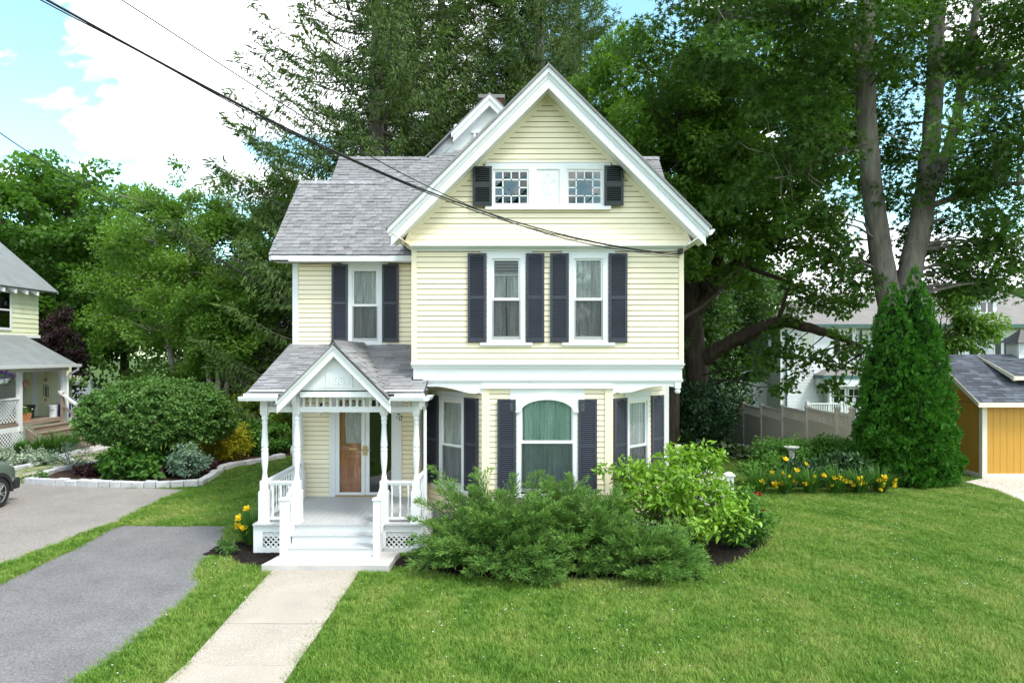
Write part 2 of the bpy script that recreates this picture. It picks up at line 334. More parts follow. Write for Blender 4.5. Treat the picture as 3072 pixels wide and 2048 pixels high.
# front walk: separate cast slabs with recessed joints
walk_base = None
wy = [11.22, 10.15, 8.95, 7.75, 6.4, 5.0]
wl = lambda y: np.interp(y, [5.0, 7.39, 11.25], [-4.05, -3.78, -4.02])
wr = lambda y: np.interp(y, [5.0, 7.39, 11.25], [-2.44, -2.51, -2.55])
walk_poly = ccw([(wl(5.), 5.), (wr(5.), 5.), (wr(7.39), 7.39), (wr(11.25), 11.25), (wl(11.25), 11.25), (wl(7.39), 7.39)])
walk_base = sheet('front_walk', walk_poly, M['soil'], .006)
for i in range(len(wy)-1):
    a, b2 = wy[i]-.004, wy[i+1]+.004
    pl = jitter(ccw([(wl(a), a), (wr(a), a), (wr(b2), b2), (wl(b2), b2)]), .006, .25, i+9)
    MB().prism_z(pl, .0, .026+.004*(i % 2)).build('paving_slab', M['walk'], walk_base)
# planting beds by the porch and juniper
bedA = ccw([GD(515, 1262), GD(560, 1250), GD(640, 1235), GD(640, 1282), GD(610, 1303), GD(560, 1298), GD(525, 1282)])
bedB = ccw([GD(886, 1300), GD(960, 1308), GD(1060, 1326), GD(1300, 1332), GD(1540, 1326), GD(1690, 1296), GD(1760, 1255), (5.15, 13.2), (4.9, 14.0), (3.2, 14.2), (3.2, 12.9), (-1.6, 12.9), (-2.0, 11.9)])
bedA = ccw([(-5.55, 12.9), (-4.5, 12.9), (-4.0, 11.9), (-4.17, 11.2), GD(606, 1300), GD(560, 1300), GD(520, 1280), (-5.6, 12.1)])
sheet('mulch_bed', jitter(bedA, .03, .2, 4), M['mulch'], .012); sheet('mulch_bed', jitter(bedB, .03, .2, 5), M['mulch'], .012)
# ================================================================ the cream house
house = thing('house', 'cream clapboard house with white front gable, slate blue shutters and turned-post porch', 'house', (0, 16, 0))
YM, YW = 12.7, 14.5           # front of the main block, front of the recessed wing
XL, XR, XC = -1.89, 3.245, .672
EXP = .1016
def clap(parent, x0a, x1a, x0b, x1b, z, e, mat, name='clapboard', t0=.015, t1=.004, slot=.012):
    """one board in the parent's frame: bottom run x0a..x1a, top run x0b..x1b, face to -y"""
    e = e-slot; m = MB(); m.hexa([(x0a, -t0, z), (x1a, -t0, z), (x1a, .004, z), (x0a, .004, z), (x0b, -t1, z+e), (x1b, -t1, z+e), (x1b, .004, z+e), (x0b, .004, z+e)])
    return m.build(name, mat, parent)
def wall(parent, origin, rz, length, zbot, ztop, openings=(), mat=None, bounds=None, e=EXP, core=None, name='wall', thick=.18, boards=True, back=True):
    """wall in its own frame: x along the wall from origin, front face y=0; openings (x0,x1,z0,z1)"""
    xs_ = sorted({0.0, length, *[v for o in openings for v in o[:2]]}); zs_ = sorted({zbot, ztop, *[v for o in openings for v in o[2:4]]})
    m = MB()
    if core is not None: m.prism_y(core, .004, thick)
    else:
        for i in range(len(xs_)-1):
            for j in range(len(zs_)-1):
                cx, cz = (xs_[i]+xs_[i+1])/2, (zs_[j]+zs_[j+1])/2
                if any(o[0] < cx < o[1] and o[2] < cz < o[3] for o in openings): continue
                m.box(xs_[i], xs_[i+1], .004, thick, zs_[j], zs_[j+1])
    o = link(name, m.mesh(name, M['core_shade'] if boards else (mat or M['siding'])), None, parent, origin, rz); WL[o.name] = Vector((0, 0, 0))
    if boards:
        z = zbot
        while z < ztop-.01:
            ee = min(e, ztop-z)
            xa, xb = (0, length) if bounds is None else bounds(z); xc, xd = (0, length) if bounds is None else bounds(z+ee)
            if xb-xa > .05:
                cuts = sorted([(q[0], q[1]) for q in openings if q[2]-.001 < z+ee*.6 < q[3]+.001 or q[2] < z+ee*.4 < q[3]])
                segs = []; cur = xa; cur2 = xc
                for c0, c1 in cuts:
                    if c0 > cur+.01: segs.append((cur, c0, cur2, c0))
                    cur = cur2 = max(cur, c1)
                if xb > cur+.01: segs.append((cur, xb, cur2, xd))
                for s0, s1, s2, s3 in segs:
                    if s3-s2 < .01: s2 = s3 = (s0+s1)/2
                    clap(o, s0, s1, s2, s3, z, ee, mat or M['siding'])
            z += e
    return o
def lroot(name, me, parent, loc, rz=0.0):
    o = link(name, me, None, parent, loc, rz); WL[o.name] = Vector((0, 0, 0)); return o
SHM = {}
def shutter(parent, loc, w, h, rz=0.0, mat='shutter', mid=None):
    """louvred shutter, origin bottom centre, back on the wall"""
    key = (round(w, 3), round(h, 3), mat)
    if key not in SHM:
        st = w*.135; fr = MB(); lo = MB(); d0, d1 = -.034, 0.
        fr.box(-w/2, -w/2+st, d0, d1, 0, h); fr.box(w/2-st, w/2, d0, d1, 0, h)
        bot, top = .10*h if h < 1 else .075, .045*h if h < 1 else .05
        mz = h*(mid or .5); mh = .055 if mid is None else .10
        fr.box(-w/2+st, w/2-st, d0+.002, d1, 0, bot); fr.box(-w/2+st, w/2-st, d0+.002, d1, mz-mh/2, mz+mh/2)
        hw = w/2-st; arch = [(-hw, h), (-hw, h-top), (-hw*.55, h-top), (-hw*.3, h-top*.55), (0, h-top*.4), (hw*.3, h-top*.55), (hw*.55, h-top), (hw, h-top), (hw, h)]
        fr.prism_y(arch[::-1], d0+.002, d1)
        fr.box(-hw, hw, -.006, 0, bot, h-top*.4)
        for sx in (-1, 1):
            for fz in (.06, .5, .95): fr.box(sx*(w/2-st*.5)-.005, sx*(w/2-st*.5)+.005, d0-.003, d0+.001, fz*h-.005, fz*h+.005)
        for a, c in ((bot, mz-mh/2), (mz+mh/2, h-top)):
            n = max(3, int(round((c-a)/.0385))); p = (c-a)/n
            for i in range(n):
                z = a+i*p; lo.hexa([(-hw, -.030, z+.004), (hw, -.030, z+.004), (hw, -.004, z+p*.55), (-hw, -.004, z+p*.55), (-hw, -.030, z+.010+p*.12), (hw, -.030, z+.010+p*.12), (hw, -.004, z+p*.98), (-hw, -.004, z+p*.98)])
        SHM[key] = (fr.mesh('shutter_frame', M[mat]), lo.mesh('louvers', M[mat]))
    f, l = SHM[key]
    o = lroot('shutter', f, parent, loc, rz); lv = link('louvers', l, None, o, (0, 0, 0)); return o
def curtain_mesh(w, z0, z1, folds=9, amp=.014, y=.07, gap=0.0, mat='lace', seed=1):
    r = random.Random(seed); n = folds*8; V = []; Fs = []
    ph = [r.uniform(0, 6) for _ in range(3)]
    rows = 6; xs_ = []
    for i in range(n+1):
        u = i/n; x = -w/2+u*w
        yy = math.sin(u*folds*6.283+ph[0])*amp+math.sin(u*folds*2.4*6.283/2+ph[1])*amp*.5
        xs_.append((x, yy))
    for j in range(rows+1):
        z = z0+(z1-z0)*j/rows
        for x, yy in xs_: V.append((x+.006*math.sin(j*1.3+x*30), y+yy*(1.15-.4*j/rows), z))
    for j in range(rows):
        for i in range(n):
            if gap and abs(xs_[i][0]) < gap*(1-.5*j/rows): continue
            a = j*(n+1)+i; Fs.append((a, a+1, a+n+2, a+n+1))
    m = MB(); m.add(V, Fs); return m.mesh('curtain', M[mat], True)
def sash_window(parent, loc, w, h, rz=0.0, glass=None, meet=.5, curtain='lace', gap=0.0, header=None, sillw=None, blind_or_backing=False, seed=1, casing=.085, arch=False, hh=.13, green=False):
    """double-hung window, origin bottom centre of the outer casing on the wall face; casing w x h"""
    c = casing; m = MB()
    d = -.032
    m.box(-w/2, -w/2+c, d, .12, 0, h); m.box(w/2-c, w/2, d, .12, 0, h); m.box(-w/2+c, w/2-c, d, .12, h-c, h); m.box(-w/2+c, w/2-c, d, .12, 0, c*.6)
    # inner bead
    m.box(-w/2+c-.016, -w/2+c+.002, d-.008, -.01, c*.6, h-c); m.box(w/2-c-.002, w/2-c+.016, d-.008, -.01, c*.6, h-c); m.box(-w/2+c-.016, w/2-c+.016, d-.0085, -.01, h-c-.002, h-c+.016)
    o = lroot('window', m.mesh('window_casing', M['white']), parent, loc, rz)
    iw = w/2-c; z0, z1 = c*.6, h-c; zm_ = z0+(z1-z0)*meet; s = .042
    u = MB(); y0, y1 = -.012, .022
    u.box(-iw, -iw+s, y0, y1, zm_-.02, z1); u.box(iw-s, iw, y0, y1, zm_-.02, z1); u.box(-iw+s, iw-s, y0, y1, z1-s, z1); u.box(-iw+s, iw-s, y0, y1, zm_-.02, zm_+.022)
    u.build('upper_sash', M['white'], o)
    l = MB(); y0, y1 = -.020, .012; f = .03
    l.box(-iw+.006, -iw+f, y0, y1, z0+.004, zm_-.021); l.box(iw-f, iw-.006, y0, y1, z0+.004, zm_-.021); l.box(-iw+f, iw-f, y0, y1, z0+.004, z0+.06); l.box(-iw+f, iw-f, y0, y1, zm_-.035, zm_-.021)
    l.box(-.012, .012, y0-.008, y0+.001, z0+.012, z0+.03)
    l.build('screen_frame', M['alu'], o)
    g = MB(); g.add([(-iw+s, .004, zm_+.02), (iw-s, .004, zm_+.02), (iw-s, .004, z1-s), (-iw+s, .004, z1-s)], [(0, 1, 2, 3)]); g.build('pane', M['glass'], o)
    g = MB(); g.add([(-iw+f, .008, z0+.06), (iw-f, .008, z0+.06), (iw-f, .008, zm_-.03), (-iw+f, .008, zm_-.03)], [(0, 1, 2, 3)]); g.build('pane', M['glass'], o)
    g = MB(); g.add([(-iw+f, -.006, z0+.06), (iw-f, -.006, z0+.06), (iw-f, -.006, zm_-.03), (-iw+f, -.006, zm_-.03)], [(0, 1, 2, 3)]); g.build('insect_screen', M['screen'], o)
    ctop = z1 if not blind_or_backing else z0+(z1-z0)*.80
    if curtain: link('curtain', curtain_mesh(iw*2, z0, ctop, 7, .014, .045, gap, curtain, seed), None, o, (0, 0, 0))
    if blind_or_backing:
        bl = MB(); bl.box(-iw+.04, iw-.04, .02, .04, ctop-.02, ctop+.02)
        k = ctop+.03
        while k < z1: bl.box(-iw+.03, iw-.03, .02, .032, k, k+.012); k += .028
        bl.build('blind_or_backing', M['plasticwhite'], o)
    b2 = MB(); b2.box(-iw-.02, iw+.02, .19, .2, z0-.02, z1+.02); b2.box(-iw-.02, -iw-.012, .11, .2, z0, z1); b2.box(iw+.012, iw+.02, .11, .2, z0, z1); b2.build('shade_backing', M['dark'], o)  # dark sheets painted as the unlit interior
    if header:
        hb = MB(); hb.box(-header/2, header/2, -.030, .002, h+.002, h+hh); hb.box(-header/2-.012, header/2+.012, -.036, .002, h+hh, h+hh+.012); hb.build('head_board', M['white'], o)
    if sillw:
        sb = MB(); sb.box(-sillw/2, sillw/2, -.055, .002, -.052, -.002); sb.box(-sillw/2+.012, sillw/2-.012, -.035, .002, -.068, -.052); sb.build('sill', M['white'], o)
    return o
# ---- main block, second floor
z3 = zm(1150, 700, 2.4758)
def X3(zx, Y=YM): return (z3(zx, 0)[0]-CX)*Y/F
def Z3(zy, Y=YM): return H-(z3(0, zy)[1]-HY)*Y/F
ZB, ZG = Z3(966), 5.685        # bottom and top of second-floor clapboards
wins = []
for (fx0, fx1, hx0, hx1) in ((770, 1056, 718, 1105), (1378, 1668, 1325, 1715)):
    wins.append((X3(fx0), X3(fx1), Z3(810), Z3(150), X3(hx0), X3(hx1)))
ops = [(a-XL+.02, b_-XL-.02, c+.02, d-.02) for a, b_, c, d, e, f in wins]
wall(house, (XL, YM, 0), 0, XR-XL, ZB, ZG-.05, ops)
for i, (a, b_, c, d, e, f) in enumerate(wins):
    sash_window(house, ((a+b_)/2, YM, c), b_-a, d-c, header=f-e, sillw=f-e, blind_or_backing=(i == 0), gap=.012 if i == 0 else 0, seed=i+3, casing=.095)
for x0, x1 in ((628, 763), (1060, 1195), (1238, 1373), (1673, 1810)):
    shutter(house, ((X3(x0)+X3(x1))/2, YM-.02, Z3(808)), X3(x1)-X3(x0), Z3(149)-Z3(808))
MB().box(XL-.02, XL+.075, YM-.034, YM+.002, ZB, ZG-.05).build('corner_board', M['siding'], house); MB().box(XR-.07, XR+.02, YM-.034, YM+.002, ZB, ZG-.05).build('corner_board', M['siding'], house)
# side walls of the main block and of the rear of the house
MB().box(XL-.012, XL+.16, YM+.186, YW+.1, 3.1, ZG).build('side_wall', M['siding'], house); MB().box(XR-.16, XR+.012, YM+.186, 22, 3.1, ZG+.2).build('side_wall', M['siding'], house)
# ---- band between the floors
b1, b2_, b3, b4 = Z3(966), Z3(1000), Z3(1082), Z3(1106)
bd = MB()
bd.box(XL-.03, XR+.03, YM-.085, YM+1.2, b1-.022, b1+.002); bd.box(XL-.02, XR+.02, YM-.065, YM+1.2, b1-.045, b1-.022); bd.box(XL-.01, XR+.01, YM-.045, YM+1.2, b2_, b1-.045)
bd.box(XL+.012, XR-.01, YM-.018, YM+1.2, b3, b2_); bd.box(XL+.2, XR+.005, YM-.055, YM+1.1, b3-.018, b3); bd.box(XL+.2, XR+.0, YM-.042, YM+1.1, b3-.05, b3-.018); bd.box(XL+.2, XR-.005, YM-.022, YM+1.1, b4, b3-.05)
bd.build('belt_course', M['white'], house)
sf = MB(); sf.box(XL+.01, XR-.01, YM+.02, YW+.3, b4-.0, b4+.03); sf.build('overhang_soffit', M['white'], house)
# corner valances under the overhang
def zz(p): return (X3(p[0]), Z3(p[1]))
vl = [zz(p) for p in ((300, 1104), (300, 1140), (345, 1137), (400, 1136), (460, 1142), (530, 1157), (600, 1177), (640, 1186), (690, 1189), (700, 1184), (722, 1186), (735, 1196), (735, 1104))]
MB().prism_y(vl, YM-.018, YM+.02).build('valance', M['white'], house)
vr = [zz(p) for p in ((1700, 1104), (1700, 1192), (1715, 1190), (1735, 1180), (1760, 1186), (1850, 1176), (1950, 1147), (2010, 1136), (2060, 1132), (2120, 1134), (2165, 1140), (2165, 1104))]
MB().prism_y(vr, YM-.018, YM+.02).build('valance', M['white'], house)
fx = X3(2185)
fn = MB(); fn.box(fx-.055, fx+.055, YM-.05, YM+.06, Z3(1148), b4+.002)
fn.lathe([(.0, Z3(1190)), (.04, Z3(1185)), (.056, Z3(1172)), (.05, Z3(1160)), (.03, Z3(1153)), (.06, Z3(1150)), (.06, Z3(1147))], fx, YM+.0)
fn.build('drop_finial', M['white'], house, True)
# ---- canted bay on the ground floor
z22 = zm(1200, 1100, 2.24)
def X2(zx, Y=YM): return (z22(zx, 0)[0]-CX)*Y/F
def Z2(zy, Y=YM): return H-(z22(0, zy)[1]-HY)*Y/F
BX0, BX1, YB = X2(555), X2(1425), YM+.02
FLOOR = .55
gx0, gx1 = X2(812), X2(1163); wz0, wzs, wzt = 1.02, Z2(300), Z2(222)
cx_ = (gx0+gx1)/2; gw = gx1-gx0
cw = X2(1195)-X2(785)
ZT1 = Z2(142)       # top of bay clapboards
opc = [(X2(740)-BX0, X2(1240)-BX0, Z2(215), ZT1), (cx_-cw/2+.02-BX0, cx_+cw/2-.02-BX0, wz0-.05, Z2(215))]
wall(house, (BX0, YB, 0), 0, BX1-BX0, FLOOR-.1, ZT1, opc)
MB().box(BX0-.012, X2(600), YB-.034, YB+.03, FLOOR-.12, ZT1).build('corner_board', M['siding'], house); MB().box(X2(1378), BX1+.012, YB-.034, YB+.03, FLOOR-.12, ZT1).build('corner_board', M['siding'], house)
MB().box(BX0-.02, BX1+.02, YB-.05, YB+.03, ZT1, b4+.001).box(BX0-.03, BX1+.03, YB-.07, YB+.03, ZT1-.012, ZT1+.006).build('frieze_board', M['white'], house)
# arched picture window
aw = MB()
N_ = 20; ri = gw/2
def arcpts(rx, zs, rz_, n=N_): return [(cx_+rx*math.cos(math.pi*i/n), zs+rz_*math.sin(math.pi*i/n)) for i in range(n+1)]
inner = arcpts(ri, wzs, wzt-wzs)
topb = Z2(150)
poly = [(cx_+ri, topb), ]
hx0, hx1 = X2(740), X2(1240)
for i in range(N_):   # head board with an arched cut-out
    a, b_ = inner[i], inner[i+1]
    aw.add([(a[0], YB-.03, a[1]), (b_[0], YB-.03, b_[1]), (b_[0], YB-.03, topb), (a[0], YB-.03, topb), (a[0], YB+.12, a[1]), (b_[0], YB+.12, b_[1])], [(1, 0, 3, 2), (0, 1, 5, 4)])
aw.box(hx0, cx_-ri, YB-.03, YB+.1, Z2(300), topb); aw.box(cx_+ri, hx1, YB-.03, YB+.1, Z2(300), topb)
aw.box(hx0, hx1, YB-.03, YB+.1, topb, ZT1-.013)
aw.box(cx_-cw/2, cx_-ri, YB-.0305, YB+.1, wz0-.05, Z2(300)); aw.box(cx_+ri, cx_+cw/2, YB-.0305, YB+.1, wz0-.05, Z2(300))
awo = aw.build('window', M['white'], house)
tr = MB(); o1 = arcpts(X2(1185)-cx_+.04, Z2(305), Z2(185)-Z2(305)); o2 = arcpts(ri+.004, Z2(305), wzt-Z2(305)+.004)
for i in range(N_):
    a, b_, c, d = o2[i], o2[i+1], o1[i+1], o1[i]
    tr.hexa([(a[0], YB-.065, a[1]), (b_[0], YB-.065, b_[1]), (b_[0], YB-.0, b_[1]), (a[0], YB-.0, a[1]), (d[0], YB-.065, d[1]), (c[0], YB-.065, c[1]), (c[0], YB, c[1]), (d[0], YB, d[1])])
tr.build('arch_moulding', M['white'], awo)
mz0, mz1 = Z2(515), Z2(495)
us = MB(); s = .03
us.box(gx0, gx0+s, YB-.005, YB+.03, mz0, wzs+.1); us.box(gx1-s, gx1, YB-.005, YB+.03, mz0, wzs+.1); us.box(gx0-.02, gx1+.02, YB-.02, YB+.03, mz0, mz1); us.build('upper_sash', M['white'], awo)
ls = MB(); ls.box(gx0-.02, gx0+.02, YB-.018, YB+.01, wz0, mz0-.003); ls.box(gx1-.02, gx1+.02, YB-.018, YB+.01, wz0, mz0-.003); ls.box(gx0+.02, gx1-.02, YB-.018, YB+.01, wz0, wz0+.05); ls.build('screen_frame', M['alu'], awo)
gp = MB(); pts = [(gx0, YB+.012, mz1), (gx1, YB+.012, mz1)]+[(x, YB+.012, z) for x, z in inner]; gp.add(pts, [tuple(range(len(pts)))]); gp.build('pane', M['glass'], awo)
gp = MB(); gp.add([(gx0, YB+.012, wz0), (gx1, YB+.012, wz0), (gx1, YB+.012, mz0), (gx0, YB+.012, mz0)], [(0, 1, 2, 3)]); gp.build('pane', M['glass'], awo)
gp = MB(); gp.add([(gx0, YB-.004, wz0), (gx1, YB-.004, wz0), (gx1, YB-.004, mz0), (gx0, YB-.004, mz0)], [(0, 1, 2, 3)]); gp.build('insect_screen', M['screen'], awo)
link('curtain', curtain_mesh(gw, mz0-.06, wzt+.05, 13, .02, .06, .0, 'lace_green', 5), None, awo, (cx_, YB, 0))
link('curtain', curtain_mesh(gw, wz0-.05, mz1, 11, .025, .07, .0, 'cloth_green', 6), None, awo, (cx_, YB, 0))
link('curtain', curtain_mesh(gw, mz0-.06, wzt+.05, 9, .02, .13, .0, 'cloth_green', 8), None, awo, (cx_, YB, 0))
MB().box(gx0-.1, gx1+.1, YB+.26, YB+.28, wz0-.1, wzt+.1).build('shade_backing', M['dark'], awo)  # dark sheet in place of the unlit room behind the arch
MB().box(hx0-.1, hx1+.1, YB-.06, YB+.01, wz0-.105, wz0-.05).box(hx0-.1, hx1+.1, YB-.035, YB+.01, wz0-.12, wz0-.105).build('sill', M['white'], awo)
for x0, x1 in ((655, 778), (1199, 1323)):
    shutter(house, ((X2(x0)+X2(x1))/2, YB-.02, .99), X2(x1)-X2(x0), Z2(219)-.99)
# canted sides
L45 = math.sqrt(2)
tl = BX0-XL; trr = XR-BX1
Lc = tl*L45; Rc = trr*L45
# left: local x runs from the back (far left) corner to the front corner
wl_, wr_ = Lc-1.288, Lc-.495
wall(house, (XL, YB+tl, 0), -R(45), Lc, FLOOR-.1, b4-.01, [(wl_+.02, wr_-.02, 1.0, 2.72)])
def cant(x): return (XL+x/L45, YB+tl-x/L45)
for xa, xb in ((Lc-.495, Lc-.09), (.09, wl_)):
    p = cant((xa+xb)/2); shutter(house, (p[0]-.014, p[1]-.014, .98), xb-xa-.01, 1.81, -R(45))
p = cant((wl_+wr_)/2); sash_window(house, (p[0], p[1], .98), wr_-wl_, 1.81, -R(45), seed=12, casing=.08, header=(wr_-wl_)+.12, hh=.09, sillw=wr_-wl_+.5, meet=.47)
# right: local x from the front corner back
def cantr(x): return (BX1+x/L45, YB+x/L45)
def tr_of(px):     # photo column -> run along the right cant
    u = (px-CX)/F; t_ = (u*YB-BX1)/(1-u); return t_*L45
s0, s1, w1, s2, s3 = [tr_of(z22(x, 0)[0]) for x in (1428, 1516, 1668, 1682, 1762)]
s3 = min(s3, Rc-.02)
wall(house, (BX1, YB, 0), R(45), Rc, FLOOR-.1, b4-.01, [(s1+.02, w1-.02, 1.0, 2.72)])
for xa, xb in ((s0, s1), (s2, s3)):
    p = cantr((xa+xb)/2); shutter(house, (p[0]+.014, p[1]-.014, .98), xb-xa-.01, 1.81, R(45))
p = cantr((s1+w1)/2); sash_window(house, (p[0], p[1], .98), w1-s1, 1.81, R(45), seed=14, casing=.08, header=(w1-s1)+.12, hh=.09, sillw=w1-s1+.5, meet=.47)
MB().box(XR-.06, XR+.05, YB+trr-.06, YB+trr+.08, 0, b4).build('corner_board', M['white'], house)
MB().box(XR-.16, XR, YB+trr, 22, 0, 3.2).build('side_wall', M['siding'], house)
fd = MB(); fd.prism_z(ccw([(XL, YB+tl+.02), (BX0, YB+.02), (BX1, YB+.02), (XR, YB+trr+.02), (XR, 20), (XL, 20)]), -.1, FLOOR-.12); fd.build('foundation', M['granite'], house)
# ---- front gable
z4 = zm(1150, 180, 2.24)
YF = 12.2            # plane of the rake boards
APZ = 8.90; EVX = 2.95
def rakez(x, off=0): return APZ-off-abs(x-XC)
gw0 = 6.02
def gb(z):
    if z < gw0: return (XL-.02-(gw0-z)*.36+.0, XR+.02+(gw0-z)*.36)
    return (XL-.02, XR+.02)
# wall of the gable: boards flare forward below gw0
zb = ZG
def gbounds(z):
    hw = APZ-.36-z
    a, b_ = gb(z); return (max(a, XC-hw)-XL, min(b_, XC+hw)-XL)
core = [(gb(ZG)[0]-XL, ZG), (gb(ZG)[1]-XL, ZG), (XR+.02-XL, gw0), (XR+.02-XL, APZ-.36-(XR+.02-XC)), (XC-XL, APZ-.34), (XL-.02-XL, APZ-.36-(XC-XL+.02)), (XL-.02-XL, gw0)]
gws = wall(house, (XL, YM-.03, 0), 0, XR-XL, gw0, APZ-.36, [], bounds=gbounds, core=core, thick=.2)
n_ = 3; e_ = (gw0-ZG)/n_
for i in range(n_):        # flared skirt courses
    z = ZG+i*e_; za = z+e_
    ya, yb = -.14*(gw0-z)/(gw0-ZG)*1.0, -.14*(gw0-za)/(gw0-ZG)
    a, b_ = gbounds(z); c, d = gbounds(za)
    MB().hexa([(a, ya-.02, z), (b_, ya-.02, z), (b_, .1, z), (a, .1, z), (c, yb-.005, za), (d, yb-.005, za), (d, .1, za), (c, .1, za)]).build('clapboard', M['siding'], gws)
MB().box(XL-.12, XR+.12, YM-.19, YM+.1, ZG-.018, ZG-.001).box(XL-.03, XR+.03, YM-.12, YM+.1, ZG-.045, ZG-.018).box(XL+.0, XR+.0, YM-.055, YM+.1, ZG-.09, ZG-.045).build('skirt_moulding', M['white'], house)
for sx in (-1, 1):        # slanted trim at the flared corners
    xa = (XL-.02 if sx < 0 else XR+.02); xb = xa+sx*.125
    MB().hexa([(xb-.0, YM-.20, ZG), (xb-sx*.07, YM-.20, ZG), (xb-sx*.07, YM-.1, ZG), (xb, YM-.1, ZG), (xa, YM-.06, gw0+.06), (xa-sx*.07, YM-.06, gw0+.06), (xa-sx*.07, YM, gw0+.06), (xa, YM, gw0+.06)]).build('corner_board', M['siding'], house)
# rake boards: stepped mouldings in front, soffit behind, cream trim on the wall
def rake(y0, y1, o0, o1, ext=0.0, name='rake_board', mat='white', lap=EVX):
    """band below the roof line between vertical offsets o0 and o1, both slopes"""
    for sx in (-1, 1):
        e = lap+ext
        pl = [(XC, APZ-o0), (XC+sx*e, APZ-o0-e), (XC+sx*(e-(0)), APZ-o1-e+.0), (XC, APZ-o1)]
        m = MB(); m.prism_y(pl if sx < 0 else pl[::-1], y0, y1); m.build(name, M[mat], house)
rake(YF, YF+.03, .0, .10)
rake(YF+.028, YF+.05, .10, .14, -.012)
rake(YF+.05, YF+.08, .14, .375, -.06)
rake(YF+.032, YF+.06, .155, .185, -.03)
rake(YF+.038, YF+.06, .345, .378, -.055)
rake(YF+.078, YM+.0, .30, .345, -.08, 'soffit')
rake(YM-.055, YM-.02, .345, .44, -.42, 'wall_trim', 'siding')
# roof planes of the front gable
for sx in (-1, 1):
    e = EVX+.03
    m = MB(); pl = [(XC, APZ+.055), (XC+sx*e, APZ+.055-e), (XC+sx*e, APZ+.004-e), (XC, APZ+.004)]
    m.prism_y(pl if sx < 0 else pl[::-1], YF-.03, 18.2); m.build('roof', M['shingle'], house)
# eaves: soffit boards and gutter at the foot of each slope
EZ = APZ-EVX
for sx in (-1, 1):
    xo = XC+sx*(EVX-.02); xi = (XL if sx < 0 else XR)
    m = MB(); m.hexa([(xo, YF+.04, EZ-.05), (xi-sx*.0, YF+.04, EZ-.30), (xi, 18 if sx > 0 else 13.9, EZ-.30), (xo, 18 if sx > 0 else 13.9, EZ-.05), (xo, YF+.04, EZ-.035), (xi, YF+.04, EZ-.285), (xi, 18 if sx > 0 else 13.9, EZ-.285), (xo, 18 if sx > 0 else 13.9, EZ-.035)])
    m.build('eave_soffit', M['siding' if sx < 0 else 'white'], house)
gt = MB(); gxp = XC+EVX; gt.prism_y([(gxp-.01, EZ-.03), (gxp+.10, EZ-.01), (gxp+.11, EZ-.035), (gxp+.05, EZ-.12), (gxp-.01, EZ-.12)], YF+.05, 18); gt.build('gutter', M['white'], house)
# ---- attic windows, carved panel and shutters
z5 = zm(1400, 480, 4.704); YA = YM-.068
def X5(x): return (z5(x, 0)[0]-CX)*YA/F
def Z5(y): return H-(z5(0, y)[1]-HY)*YA/F
af = MB()
af.box(X5(265), X5(2030), YA-.03, YA+.01, Z5(135), Z5(40)); af.box(X5(255), X5(2040), YA-.042, YA+.01, Z5(40), Z5(34))
af.box(X5(265), X5(2030), YA-.055, YA+.01, Z5(705), Z5(655))
af.box(X5(265), X5(375), YA-.03, YA+.01, Z5(655), Z5(135)); af.box(X5(880), X5(985), YA-.03, YA+.01, Z5(655), Z5(135)); af.box(X5(1310), X5(1412), YA-.03, YA+.01, Z5(655), Z5(135)); af.box(X5(1920), X5(2030), YA-.03, YA+.01, Z5(655), Z5(135))
afo = af.build('attic_window_frame', M['white'], house)
cp = MB(); cp.box(X5(985), X5(1310), YA-.012, YA+.01, Z5(655), Z5(135))
cpo = cp.build('carved_panel', M['white'], afo)
def ring(m, x, z, r, y, t=.008, a0=0, a1=360, n=14):
    pts = [(x+r*math.cos(R(a0+(a1-a0)*i/n)), y, z+r*math.sin(R(a0+(a1-a0)*i/n))) for i in range(n+1)]; m.tube(pts, t, 5)
cv = MB(); ya = YA-.014; q = 1/4.704*YA/F
for (x, y, r_, a0, a1) in ((1145, 203, 16, -30, 210), (1125, 238, 16, 60, 300), (1167, 238, 16, -120, 120), (1055, 302, 15, 60, 300), (1085, 288, 15, 0, 200), (1100, 305, 12, 180, 360), (1208, 288, 15, -20, 180), (1240, 302, 15, -120, 120), (1193, 305, 12, 180, 360)):
    ring(cv, X5(x), Z5(y), r_*q, ya, .005, a0, a1)
for pts in (((1145, 255), (1145, 480)), ((1145, 355), (1120, 330), (1095, 312)), ((1145, 355), (1170, 330), (1195, 312)), ((1070, 380), (1072, 410), (1095, 445), (1145, 485)), ((1222, 380), (1220, 410), (1195, 445), (1145, 485)), ((1090, 450), (1092, 480), (1120, 482), (1145, 488)), ((1200, 450), (1198, 480), (1170, 482), (1145, 488)), ((1145, 515), (1145, 560))):
    cv.tube([(X5(x), ya, Z5(y)) for x, y in pts], .0045, 5)
cv.build('carving', M['white_old'], afo)
cols_l = [(403, 502), (520, 620), (636, 735), (753, 852)]; rows = [(172, 270), (288, 383), (400, 500), (515, 612)]
PL = [[2, 4, 3, 4], [0, 5, 5, 3], [2, 5, 5, 4], [0, 3, 4, 3]]; PR = [[0, 5, 4, 2], [1, 5, 5, 2], [2, 5, 5, 2], [3, 4, 1, 0]]
